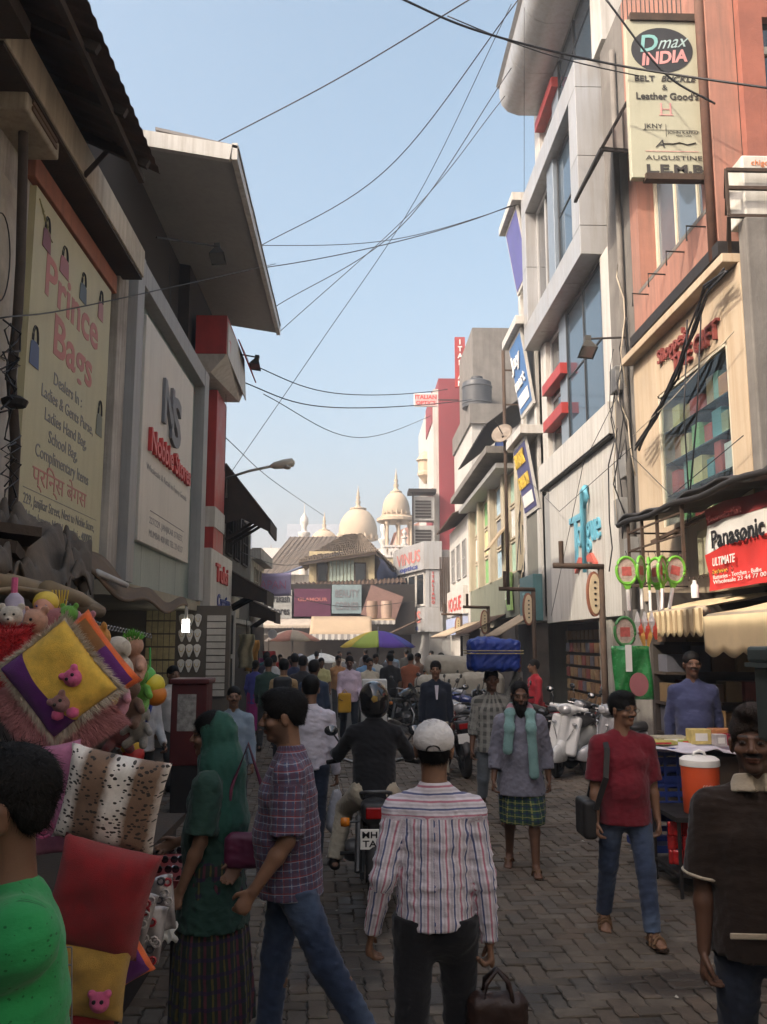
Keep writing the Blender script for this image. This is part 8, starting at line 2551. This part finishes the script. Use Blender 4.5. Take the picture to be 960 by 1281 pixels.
MB().tube([(-.09, 0, .1), (-.08, .02, .3), (.0, .05, .52), (.08, .02, .3), (.09, 0, .1)], .011, 7).build('strap', mat('plum_leather', (.2, .03, .085)), hb, smooth=True, local=True)
tw_ = worldpt(g, J, J['wrL'] + unit(J['wrL'] - J['elL']) * .13)
ti = thing('tissue', 'crumpled white tissue in the hand of the woman in green', 'tissue', tuple(tw_))
MB().grid(lambda u, v: ((u - .5) * .07 + .01 * math.sin(v * 9), -.035 + .012 * math.sin(u * 9 + v * 6), -.02 - v * .10 + .01 * math.sin(u * 12)), 8, 8).build('paper', WHITEI, ti, smooth=True, solid=.003, local=True)
bw = worldpt(g, J, J['wrL'])
# --- green t-shirt man at the left edge
g, J = person('man in bright green t-shirt at the left edge, hand at chin', (-.735, 1.98, 0), -PI / 2 + .5, 1.75, 1.0,
              pose=dict(armL=('ik', (-.07, -.23, 1.50), (.5, -.1, -1)), armR=('fk', 5, 8, 20), shrug=.04, lean=2, head=(-15, 2, 0)),
              hair='short', face=dict(stubble=.2), top=dict(m=GREENT, sleeve=.44, collar='tee', hem=.78, slack=1.04, arm=1.15, amp=.004), bottom=dict(m=DJEAN), feet=SHO, h=.009, hf=.005, skin=DARK, hands=dict(L=dict(curl=55)))
# --- man at the right edge
g, J = person('young man in dark brown shirt with cream collar at the right edge', (1.575, 3.5, 0), -.22, 1.70, 1.0,
              pose=dict(armL=('fk', 2, 8, 12), armR=('fk', 0, 8, 8), legL=(10, 6, 2, 0), legR=(-8, 8, 2, 10), head=(-14, 0, 0)),
              hair='quiff', face=dict(moustache=1, stubble=.35), top=dict(m=BROWNS, sleeve=.47, hem=.82, slack=1.08, arm=1.18, collar=cloth('cream_trim', (.45, .38, .28))), bottom=dict(m=DJEAN), feet=SHO, h=.009, hf=.0045, skin=DARK,
              haircol=mat('brown_hair', (.035, .020, .012), .5, var=.9, scale=45, bump=.6, bscale=200))
TRIM = cloth('cream_trim', (.45, .38, .28))
for s, q in (('L', 1), ('R', -1)):
 a, b = J['sh' + s], J['el' + s]
 d = unit(b - a)
 c0 = a + (b - a) * .90
 u, v, _ = basis(d)
 r_ = .083
 tb_ = MB()
 pts = [(c0 + u * r_ * math.cos(t) + v * r_ * math.sin(t)) * J['k'] for t in np.linspace(0, 2 * PI, 25)]
 tb_.tube(pts, .0065, 6).build('sleeve_band', TRIM, g, smooth=True, local=True)
MB().obox(J['k'] * (J['pel'] + np.array([-.07, -.172, -.02])), (.085, .004, .011), ((1, .12, 0), (-.1, 1, 0), (0, 0, 1))).build('pocket_band', TRIM, g, bevel=.004, local=True)
# porter just outside the frame with a metal trunk on his head
g, J = person('porter in white shirt carrying the metal trunk at the right border', (1.77, 2.72, 0), .3, 1.62, 1.0,
              pose=dict(armL=('ik', (.30, -.05, 1.72), (1, .2, 0)), armR=('ik', (-.28, -.05, 1.66), (-1, .3, 0))), top=dict(m=WHITES, sleeve=.5), bottom=dict(m=DJEAN), h=.016)
tk = thing('metal_trunk', 'dented grey green metal trunk at the right border', 'trunk', (1.64, 2.75, 1.70))
TIN = mat('trunk_tin', (.10, .125, .12), .5, .5, var=.3, scale=5, dirt=.5, dcol=(.05, .05, .045))
x0 = 1.37
MB().box(x0, 2.5, 1.67, x0 + .75, 3.0, 1.92).build('body', TIN, tk, bevel=.012)
MB().box(x0 - .015, 2.485, 1.93, x0 + .765, 3.015, 1.985).build('lid', TIN, tk, bevel=.012)
MB().box(x0 - .02, 2.48, 1.915, x0 + .77, 3.02, 1.93).build('lid_rim', mat('trunk_tin', (.1,) * 3), tk)
MB().tube([(x0 + .3, 2.48, 1.84), (x0 + .3, 2.46, 1.82), (x0 + .42, 2.46, 1.82), (x0 + .42, 2.48, 1.84)], .008, 6).build('handle', IRON, tk)
# --- man in maroon shirt
p = aZ(788, 1172, 0)
g, J = person('man in maroon t-shirt and glasses with a black shoulder bag', (p[0], p[1], 0), -.05, 1.63, 1.02, .035,
              pose=dict(legL=(16, 6, 2, -6), legR=(-12, 10, 3, 12), armL=('fk', -2, 9, 12), armR=('fk', 4, 9, 10), twist=4, head=(32, 4, 0)),
              hair='full', face=dict(moustache=1), top=dict(m=MAROON, sleeve=.46, hem=.80, collar='tee', slack=1.05, arm=1.15), bottom=dict(m=JEAN), feet='sandal', toes=True, h=.0095, hf=.0055, skin=BROWN)
hc, R, k = J['hc'], J['Rh'], J['k']
gl_ = MB()
for q in (-1, 1):
 gl_.tube([(hc + R @ np.array([q * .033 + .022 * math.cos(t), -.105, .006 + .016 * math.sin(t)])) * k for t in np.linspace(0, 2 * PI, 17)], .0018, 5)
 gl_.tube([(hc + R @ np.array([q * .055, -.103, .008])) * k, (hc + R @ np.array([q * .082, .01, .010])) * k], .0018, 5)
gl_.tube([(hc + R @ np.array([-.011, -.108, .008])) * k, (hc + R @ np.array([.011, -.108, .008])) * k], .0018, 5)
gl_.build('spectacles', mat('spectacle_wire', (.05, .045, .04), .3, .8), g, local=True)
sbg = thing('shoulder_bag', 'black shoulder bag worn by the man in maroon', 'bag', (0, 0, 0))
wp = lambda v: worldpt(g, J, v)
sh = J['shR']
pts = [sh + np.array(v) for v in ((-.07, -.13, -.44), (.0, -.168, -.22), (.03, -.115, -.02), (.03, -.02, .066), (.025, .085, .0), (-.01, .14, -.2), (-.08, .11, -.45))]
sp_ = [wp(q) for q in pts] 
mbs = MB()
for a, b in zip(sp_[:-1], sp_[1:]):
 mbs.bar(a, b + (b - a) * .05, .038, .010, (0, 1, 0))
mbs.build('strap', SEATM, sbg)
c0 = wp(sh + np.array([-.11, .02, -.52]))
f = Field(np.arange(-.14, .14, .012), np.arange(-.22, .22, .012), np.arange(-.2, .2, .012))
f.box((0, 0, 0), (.05, .13, .13), None, .03, .01)
V, Q = f.mesh()
o = fastmesh('body', V + c0, Q, SEATM, sbg)
# --- bearded man
p = aZ(655, 1090, 0)
g, J = person('bearded man in grey kurta and green checked lungi with a towel scarf', (p[0], p[1], 0), -.18, 1.63, 1.0, .02,
              pose=dict(legL=(14, 10, 2, 0), legR=(-10, 14, 3, 14), armL=('fk', -8, 12, 22), armR=('fk', 6, 12, 18), lean=4, head=(8, 10, 0)),
              hair='receding', face=dict(beard=2), top=dict(m=GREYK, sleeve=.82, hem=.70, slack=1.08, flare=.04, arm=1.25, amp=.008, collar='tee', name='kurta'), bottom=dict(m=LUNGI, kind='lungi', end=.44, rad=.19, name='lungi', pleat=.012), feet='slipper', toes=True, h=.0105, hf=.006, skin=DARK)
f = Field(np.arange(-.32, .32, .01), np.arange(-.3, .3, .01), np.arange(.6, 1.72, .01))
nk = J['neck']
for q, zb in ((1, -.55), (-1, -.33)):
 pt = [nk + np.array(v) for v in ((0, .085, .03), (q * .075, .03, .045), (q * .095, -.085, .0), (q * .10, -.165, -.13), (q * .12, -.185, zb))]
 for a_, b_ in zip(pt[:-1], pt[1:]):
  f.cone(a_, b_, .045, .048, .03, .55, (1, 0, 0) if abs(b_[0] - a_[0]) < .05 else (0, 0, 1))
f.ripple(.006, 8, (.03, .08), 7, .3)
V, Q = f.mesh()
fastmesh('towel_scarf', V * J['k'], Q, cloth('mint_towel', (.16, .28, .27), vs=[(.3, .2, .05, (.45, .15, .2), .7)]), g, None, V)
# --- porter with blue bundle
p = aZ(618, 1030, 0)
g, J = person('porter in grey checked shirt steadying a blue bundle on his head', (p[0], p[1], 0), -.05, 1.68, 1.0,
              pose=dict(legL=(10, 8, 2, 0), legR=(-10, 10, 2, 10), armL=('ik', (.33, -.02, 1.86), (1, .1, -.2)), armR=('fk', 2, 10, 12), head=(0, 2, 0)),
              hair='short', top=dict(m=GREYPL, sleeve=.7, hem=.80, arm=1.1), bottom=dict(m=FJEAN, end=.78), feet='slipper', h=.012, hf=.007, skin=DARK)
hc = worldpt(g, J, J['hc'])
bd = thing('blue_bundle', 'large blue tarpaulin bundle tied with cord on a porters head', 'bundle', (hc[0] + .02, hc[1], hc[2] + .095))
f = Field(np.arange(-.42, .42, .014), np.arange(-.35, .35, .014), np.arange(-.06, .5, .014))
f.box((0, 0, .18), (.285, .24, .18), None, .06, .01)
f.ell((-.08, 0, .30), (.2, .2, .09), None, .05)
f.ripple(.018, 4, (.10, .3), 7, .6)
V, Q = f.mesh()
fastmesh('wrap', V, Q, mat('tarp_blue', (.008, .03, .20), .5, var=.35, scale=6, bump=.4, bscale=14), bd)
for z in (.2, .23):
 MB().tube([(x, y, z) for x, y in ((-.305, -.26), (.305, -.26), (.305, .26), (-.305, .26), (-.305, -.26))], .006, 5).build('cord', mat('jute', (.3, .25, .12), .8), bd, local=True)
# --- man in black jacket
p = aZ(541, 985, 0)
g, J = person('man in black jacket standing beside the maroon motorcycle', (1.22, 13.4, 0), .0, 1.70, 1.02, pose=walk | dict(head=(-8, 0, 0), armL=('fk', 3, 8, 8), armR=('fk', 3, 8, 8)), hair='full', top=dict(m=NAVY, hem=.80), bottom=dict(m=KHAKI), h=.014, hf=.008, skin=BROWN)
MB().add([np.array(q) * J['k'] for q in ((-.03, -.150, 1.37), (.03, -.150, 1.37), (.012, -.168, 1.16), (-.012, -.168, 1.16))], [(0, 1, 2, 3)]).build('shirt_front', WHITES, g, solid=.006, local=True)
# --- rider
g, J = person('motorcycle rider in black with a black helmet seen from behind', (.155, 7.22, 0), PI, 1.72, .98, pose=dict(seat=.86, legL=(62, 78, 20, 0), legR=(62, 78, 20, 0), lean=6, armL=('ik', (.33, -.46, 1.06), (.35, .6, -.7)), armR=('ik', (-.33, -.46, 1.06), (-.35, .6, -.7)), head=(0, 0, 0)),
              hair=None, top=dict(m=BLK, hem=.86, slack=1.03, arm=1.02), bottom=dict(m=KHAKI, loose=1.1), feet=SHO, h=.011, hands=dict(L=dict(curl=70), R=dict(curl=70)))
hc, R = J['hc'], J['Rh']
f = Field(*(np.arange(hc[i] - .2, hc[i] + .2, .008) for i in range(3)))
f.ell(hc + np.array([0, .01, .015]), (.125, .150, .142), None, .02)
f.ell(hc + np.array([0, .02, -.06]), (.112, .125, .09), None, .03)
f.ell(hc + np.array([0, -.17, .0]), (.10, .08, .05), None, .01, 's')
V, Q = f.mesh()
hm = fastmesh('helmet', V * J['k'], Q, mat('helmet_black', (.012, .012, .013), .15, var=.1, coat=.8), g)
MB().lathe([(0, 0), (.03, .001), (.028, .004), (0, .006)], (hc + np.array([0, .158, .02])) * J['k'], 5, ((1, 0, 0), (0, 0, 1), (0, 1, 0))).build('helmet_emblem', mat('gilt', (.5, .35, .1)), hm, local=True)
# --- white shirt man with carrier bag
g, J = person('man in lilac white shirt from behind carrying a plastic bag', (-.42, 8.3, 0), PI - .1, 1.68, 1.05, pose=walk | dict(armL=('fk', -5, 8, 15), armR=('fk', 4, 10, 8), head=(6, 4, 0)), hair='full', top=dict(m=WHITES, hem=.88, amp=.009), bottom=dict(m=DJEAN), feet=SHO, h=.012)
hw = worldpt(g, J, J['wrR'] + np.array([0, -.01, -.09]))
cbg = thing('carrier_bag', 'thin white plastic carrier bag held by the lilac shirted man', 'bag', tuple(hw))
f = Field(np.arange(-.2, .2, .012), np.arange(-.16, .16, .012), np.arange(-.5, .1, .012))
f.cone((0, 0, -.1), (0, 0, -.34), .05, .11, .03, .6, (1, 0, 0))
f.ripple(.009, 6, (.04, .1), 7, .3)
V, Q = f.mesh()
fastmesh('film', V, Q, mat('thin_plastic', (.48, .48, .52), .35, var=.25, scale=9), cbg)
for q in (-1, 1):
 MB().tube([(q * .035, 0, -.09), (q * .02, 0, -.03), (0, 0, .01)], .006, 5).build('handle', WHITEI, cbg, local=True)
# --- others in the middle distance and the crowd: (label, px, py_head, Y, rz, H, top colour, bottom colour, hair, extra)
def cm(c_):
 nm = 'cloth_%d_%d_%d' % tuple(int(v * 255) for v in c_)
 return cloth(nm, c_)
crowd = [
 ('boy in pale blue shirt facing the street beside the red cabinet', -1.28, 9.4, .1, 1.52, (.22, .28, .34), (.05, .05, .06), 'crop', {}),
 ('vendor in white shirt with blue strap behind the toy row', -2.38, 9.9, .5, 1.70, (.42, .42, .43), (.02, .02, .02), 'short', {}),
 ('man in white shirt peering from the jewellery stall', -2.55, 12.4, .9, 1.66, (.55, .53, .5), (.05, .05, .05), 'short', {}),
 ('shopkeeper in slate blue shirt behind the counter', 3.45, 8.95, -.25, 1.78, None, (.03, .03, .03), 'short', dict(top=BLUES)),
 ('man in red shirt with towel by the parked scooters', 3.25, 15.9, -1.3, 1.66, (.34, .02, .03), (.03, .03, .03), 'short', {}),
 ('man in navy patterned shirt seen from behind', -.62, 13.2, PI, 1.70, (.03, .045, .08), (.02, .02, .02), 'full', {}),
 ('man in tan shirt with a dark backpack from behind', -1.18, 14.6, PI, 1.72, (.36, .24, .12), (.03, .03, .04), 'full', dict(pack=1)),
 ('man in pale pink shirt holding a yellow bag', -.12, 17.8, .1, 1.70, None, (.015, .02, .03), 'short', dict(top=PINKS)),
 ('man in black shirt seen from behind by the rainbow umbrella', .80, 20.3, PI + .3, 1.72, (.018, .018, .02), (.02, .02, .025), 'short', {}),
 ('woman in blue and magenta sari by the left shops', -2.2, 19.5, PI - .3, 1.56, (.06, .06, .26), (.26, .02, .14), 'long', dict(skirt=1)),
 ('man in white shirt left of the backpack man', -1.9, 20.6, PI, 1.68, (.5, .5, .5), (.04, .04, .05), 'short', {}),
 ('man in blue shirt crossing behind the pink shirt', .25, 21.4, PI, 1.66, (.16, .30, .48), (.03, .03, .04), 'short', {}),
 ('man in orange checked shirt facing the camera in the crowd', -.45, 23.0, .2, 1.66, (.42, .22, .10), (.05, .05, .05), 'short', {}),
 ('man in yellow shirt facing the camera in the crowd', -.85, 22.0, .1, 1.60, (.45, .42, .20), (.05, .05, .05), 'short', {}),
 ('man in white cap and grey shirt far in the crowd', -1.5, 24.0, .3, 1.68, (.22, .22, .24), (.04, .04, .04), 'cap', {}),
 ('man in dark blue shirt just right of the backpack man', -1.25, 18.2, PI, 1.72, (.035, .045, .09), (.02, .02, .03), 'full', {}),
 ('man in pale shirt standing under the rainbow umbrella', .55, 24.4, .3, 1.68, (.48, .47, .44), (.05, .05, .05), 'short', {}),
 ('man in grey shirt pushing past the rainbow umbrella', 1.0, 25.2, PI, 1.7, (.20, .20, .22), (.03, .03, .03), 'short', {}),
 ('man in white shirt on the right past the parked motorcycles', 2.3, 23.6, -.6, 1.7, (.50, .50, .52), (.04, .04, .04), 'short', {}),
 ('man in brown shirt behind the parked motorcycles', 1.75, 24.5, -.9, 1.66, (.16, .10, .07), (.03, .03, .03), 'short', {}),
 ('man in teal shirt deep in the crowd on the left', -2.5, 25.0, PI, 1.7, (.05, .16, .18), (.03, .03, .03), 'short', {}),
 ('woman in maroon dress deep in the crowd', -2.0, 27.0, .2, 1.55, (.20, .02, .05), (.16, .02, .05), 'long', dict(skirt=1)),
 ('man in cream shirt under the buff awning', -.6, 33.0, .3, 1.68, (.48, .42, .32), (.05, .05, .05), 'short', {}),
 ('man in dark shirt under the buff awning', .4, 34.5, PI, 1.7, (.03, .03, .035), (.03, .03, .03), 'short', {}),
 ('man in striped grey shirt near the small white umbrella', -1.3, 29.5, PI, 1.68, (.28, .28, .30), (.03, .03, .04), 'short', {}),
 ('woman in red by the far left awning', -2.6, 30.5, .2, 1.55, (.36, .03, .03), (.2, .02, .02), 'long', dict(skirt=1)),
 ('man in light blue shirt beyond the rainbow umbrella', 1.2, 29.0, .1, 1.7, (.24, .34, .45), (.03, .03, .04), 'short', {}),
 ('man in black jacket far beyond the rainbow umbrella', 1.8, 31.0, PI, 1.7, (.02, .02, .022), (.03, .03, .03), 'short', {}),
 ('man in dark green shirt at the left of the far crowd', -1.65, 16.8, PI, 1.70, (.03, .06, .05), (.03, .03, .03), 'short', {}),
 ('man in charcoal shirt between the lilac and navy shirts', -.95, 16.0, PI, 1.74, (.03, .03, .035), (.02, .02, .02), 'full', {}),
 ('man in cream shirt close behind the pink shirt', .3, 19.2, .4, 1.66, (.42, .38, .30), (.04, .04, .04), 'short', {}),
 ('woman in green sari walking away on the left', -1.6, 22.6, PI, 1.56, (.04, .14, .07), (.04, .12, .06), 'long', dict(skirt=1)),
 ('man in rust shirt walking away past the black shirt', 1.35, 21.6, PI, 1.68, (.24, .08, .04), (.03, .03, .03), 'short', {}),
 ('man in pale grey shirt far under the umbrellas', -.2, 27.5, .1, 1.68, (.34, .34, .34), (.03, .03, .03), 'short', {}),
 ('man in dark checked shirt far on the left', -2.3, 22.8, PI, 1.7, (.06, .05, .08), (.03, .03, .03), 'short', {}),
 ('man in ochre shirt far down the right side', 2.6, 30.0, -.5, 1.68, (.36, .24, .06), (.03, .03, .03), 'short', {}),
]
for i, (lb, x, y, rz, H_, tc, bc, hr, ex) in enumerate(crowd):
 rr = random.Random(i + 40)
 sw = rr.uniform(6, 20) * rr.choice((-1, 1))
 ps = dict(legL=(sw, 8, 2, 0 if sw > 0 else 12), legR=(-sw, 8, 2, 12 if sw > 0 else 0), armL=('fk', -sw * .7, 8, 12 + rr.uniform(0, 30)), armR=('fk', sw * .7, 8, 12 + rr.uniform(0, 30)), head=(rr.uniform(-15, 15), rr.uniform(-2, 8), 0))
 hh = .013 if y < 11 else (.018 if y < 19 else .023)
 z0 = .08 if 'shopkeeper' in lb else 0
 if 'pink shirt holding' in lb:
  ps.update(armR=('fk', 6, 6, 50), armL=('fk', 6, 6, 45), head=(-6, 16, 0))
 if z0:
  ps.update(armL=('fk', -12, 10, 20), armR=('fk', -12, 10, 20))
 bot = dict(m=cm(bc)) if not ex.get('skirt') else dict(m=cm(bc), kind='skirt', end=.12, rad=.22, pleat=.014)
 g, J = person(lb, (x, y, z0), rz, H_, rr.uniform(.95, 1.08), rr.uniform(0, .03), pose=ps, skin=DARK if i % 2 else BROWN, hair=hr if hr != 'cap' else 'crop', face=dict(moustache=i % 3 == 0),
                  top=dict(m=ex.get('top') or cm(tc), sleeve=rr.choice((.46, 1.0, 1.0)), hem=.82 if not ex.get('skirt') else .7), bottom=bot, feet=SHO, h=hh, hf=min(hh * .7, .013), group='people in the crowd' if y > 12 else None)
 if hr == 'cap' or ex.get('pack'):
  c0 = J['hc'] if hr == 'cap' else J['chest'] + J['Rl'] @ np.array([0, .19, -.02])
  f = Field(*(np.arange(c0[q] - .3, c0[q] + .3, .02) for q in range(3)))
  if hr == 'cap':
   f.ell(c0 + np.array([0, .02, .05]), (.095, .115, .085), None, .02)
   f.box(c0 + np.array([0, 0, -.12]), (.3, .3, .13), None, .01, .01, 's')
  else:
   f.box(c0, (.15, .10, .21), None, .06, .02)
  V, Q = f.mesh()
  fastmesh('cap' if hr == 'cap' else 'backpack', V * J['k'], Q, WHITES if hr == 'cap' else SEATM, g)
 if 'pink shirt holding' in lb:
  hw = worldpt(g, J, (J['wrR'] + J['wrL']) / 2 + np.array([-.12, -.06, -.10]))
  yb = thing('yellow_bag', 'bright yellow cloth bag held by the pale pink shirted man', 'bag', tuple(hw))
  f = Field(np.arange(-.2, .2, .02), np.arange(-.12, .12, .02), np.arange(-.26, .26, .02))
  f.box((0, 0, 0), (.13, .045, .19), None, .03, .02)
  V, Q = f.mesh()
  fastmesh('body', V, Q, mat('yellow_cloth', (.48, .27, .02), .8), yb)
  MB().tube([(-.06, 0, .18), (0, 0, .26), (.06, 0, .18)], .01, 6).build('handle', mat('yellow_cloth', (.5, .3, .02)), yb, local=True)
 if 'blue strap' in lb:
  MB().tube([np.array(q) * J['k'] for q in ((.12, -.10, 1.42), (.05, -.17, 1.2), (.0, -.18, 1.02), (-.08, -.17, 1.2), (-.13, -.09, 1.42))], .02, 6).build('lanyard', mat('strap_blue', (.02, .04, .22), .6), g, smooth=True, local=True)
wbx = thing('white_boxes', 'tall stacked white foam boxes behind the helmeted rider', 'boxes', (.38, 18.6, 0))
for k, z in enumerate((0, .62)):
 MB().box(.12 + .02 * k, 18.4, z, .66, 18.9, z + .6).build('foam_box', mat('foam_white', (.60, .60, .58), .7), wbx, bevel=.02)
# ---------------------------------------------------------------- overhead cables
def cable(label, pts, r_=.012, sag=0., depth=None):
 P3 = [aY(px, py, Y) for px, py, Y in pts]
 E_ = [P3[0] * 2 - P3[1]] + P3 + [P3[-1] * 2 - P3[-2]]
 out = []
 for i in range(1, len(E_) - 2):
  a, b, c, d = E_[i - 1:i + 3]
  for k in range(10):
   t = k / 10
   out.append(.5 * (2 * b + (c - a) * t + (2 * a - 5 * b + 4 * c - d) * t * t + (3 * b - a - 3 * c + d) * t ** 3))
 out.append(P3[-1])
 n_ = len(out) - 1
 out = [q - np.array((0, 0, sag * 4 * (i / n_) * (1 - i / n_))) for i, q in enumerate(out)]
 o = MB().tube(out, r_, 5).build('overhead_cable', BLACKT, smooth=True)
 tag(o, label, 'cable', 'overhead cables')
cable('cable rising from the grey canopy to the top centre of the sky', [(248, 190, 14.5), (420, 100, 13), (600, -8, 11)], .011)
cable('cable climbing from the canopy edge to the sky right of centre', [(325, 308, 20), (480, 210, 17), (652, -5, 13)], .011, .1)
cable('long cable sagging from the canopy edge to the end bay hoods', [(328, 335, 21), (500, 290, 21), (640, 257, 20.5)], .013, .25)
cable('second cable running just above the long sagging one', [(322, 307, 20.8), (490, 293, 21), (650, 255, 20.6)], .010, .15)
cable('cable from the far canopy corner up past the cornice', [(344, 384, 22.4), (500, 285, 20), (640, 85, 18)], .011)
cable('steep cable from the canopy corner to the cornice end', [(350, 415, 22.5), (520, 260, 21), (632, 120, 19.2)], .010)
cable('thick cable crossing in front of the hanging sign top', [(495, -5, 9), (600, 35, 9.3), (760, 75, 9.6), (975, 112, 8.6)], .014, .05)
cable('thin cable crossing the sky under the thick one', [(560, 20, 10), (680, 62, 10), (800, 95, 10)], .008, .05)
cable('cable slanting across the face of the hanging sign', [(755, -5, 9.4), (830, 90, 9.5), (895, 130, 9.5)], .013)
cable('vertical drop cable beside the cornice', [(656, -5, 16.5), (656, 130, 17), (656, 255, 20.4)], .006)
cable('upper of two cables from the red box sign to the poster building', [(325, 460, 20.5), (430, 478, 24), (560, 487, 30)], .014, .35)
cable('lower of two cables from the red box sign to the poster building', [(300, 476, 20.3), (420, 497, 24), (590, 500, 32)], .016, .3)
cable('faint cable sagging beneath the two by the red box sign', [(330, 493, 21), (450, 540, 28), (540, 520, 40)], .012, .2)
cable('thin cable from the timber house up to the sky centre', [(290, 590, 22), (400, 430, 20), (520, 250, 18), (640, 5, 15)], .008)
cable('thin cable descending from the timber house toward the domes', [(282, 547, 21), (340, 600, 30), (405, 645, 48)], .012)
cable('cable crossing low over the street by the violet banner', [(300, 690, 24), (365, 700, 32), (430, 690, 44)], .012, .2)
cable('green cord strung low across the sign row', [(345, 740, 40), (430, 756, 40), (520, 752, 42)], .015, .1)
cable('cable across the clad store and canopy to the right', [(0, 398, 7.0), (120, 380, 10), (345, 330, 18)], .008)
cable('thin drop cable hanging over the store sign board', [(212, 330, 15.2), (216, 450, 15.2), (217, 600, 15.2)], .008)
cable('drop cable from the red box sign', [(282, 440, 19.6), (283, 520, 19.6), (281, 590, 19.6)], .006)
# bundle drooping over the cream shop
for k in range(5):
 rr = random.Random(k)
 j = lambda s_: rr.uniform(-s_, s_)
 pts = [(797 + j(3), 560 + j(4)), (820 + j(4), 525 + j(5)), (846 + j(4), 470 + j(6)), (866 + j(5), 410 + j(6)), (885 + j(5), 365 + j(8)), (905 + j(5), 340 + j(6))]
 o = MB().tube([aX(px, py, 4.12 + .02 * k) for px, py in pts], .016, 6).build('cable_bundle', BLACKT, smooth=True)
 tag(o, ('thickest strand', 'second strand', 'third strand', 'fourth strand', 'innermost strand')[k] + ' of the cable bundle drooping over the cream shop', 'cable', 'cable bundle on the cream shop')
for k, (a, b, c, lb) in enumerate((((860, 400), (856, 520), (864, 650), 'left of two vertical cables before the display window'), ((878, 380), (872, 520), (860, 655), 'right of two vertical cables before the display window'), ((792, 545), (840, 500), (918, 415), 'pale twine from the cable knot to the window head'), ((790, 570), (840, 620), (930, 545), 'loose wire sagging below the display window'), ((790, 560), (700, 640), (660, 600), 'wire sagging across the white logo panels'), ((770, 500), (730, 580), (690, 770), 'thin wire slanting down the white panels'))):
 o = MB().tube([aX(a[0], a[1], 4.15), aX(b[0], b[1], 4.1), aX(c[0], c[1], 4.2)], .010 if k < 2 else .006, 5).build('hanging_wire', BLACKT if k != 2 else CREAM, smooth=True)
 tag(o, lb, 'wire', 'loose wires on the right facades')
floodlight(aX(783, 422, 4.3), aX(735, 424, 3.75), 'rusty floodlight on an arm between the salmon and silver buildings', aim=(-.1, -.3, -1))
# junction boxes and conduit on the party wall
jbx = thing('meter_boxes', 'grey electric meter boxes and conduit on the concrete party wall', 'meter boxes', (4.3, 13.7, 3))
for k, (z, y) in enumerate(((3.2, 13.3), (3.9, 13.75), (4.6, 13.4), (6.1, 13.7))):
 MB().box(4.26, y, z, 4.4, y + .34, z + .42).build('box', mat('meter_grey', (.22, .22, .21), .6, streak=.4), jbx, bevel=.012)
for k in range(9):
 rr = random.Random(k + 70)
 y, z = 13.15 + rr.uniform(0, 1.0), rr.uniform(5.2, 8.5)
 pts = [(4.34, y, z)]
 for q in range(5):
  y, z = y + rr.uniform(-.22, .22), z - rr.uniform(.3, .7)
  pts.append((4.30 + rr.uniform(-.12, .04), min(max(y, 12.9), 14.3), z))
 MB().tube(pts, rr.choice((.008, .012, .018)), 5).build('conduit', BLACKT if k % 3 else CREAM, jbx, smooth=True)
# ---------------------------------------------------------------- haze: the dusty air over the whole place
hz = MB().box(-165, -75, -1.6, 165, 415, 46).build('haze', None)
m = bpy.data.materials.new('haze_air')
m.use_nodes = True
m.node_tree.nodes.clear()
pv = m.node_tree.nodes.new('ShaderNodeVolumePrincipled')
pv.inputs['Color'].default_value = (.92, .93, .95, 1)
pv.inputs['Density'].default_value = .0028
pv.inputs['Anisotropy'].default_value = .15
ou = m.node_tree.nodes.new('ShaderNodeOutputMaterial')
m.node_tree.links.new(pv.outputs[0], ou.inputs['Volume'])
hz.data.materials.append(m)
tag(hz, 'thin pale dusty haze filling the street air', 'haze', kind='stuff')
S.cycles.volume_bounces = 0
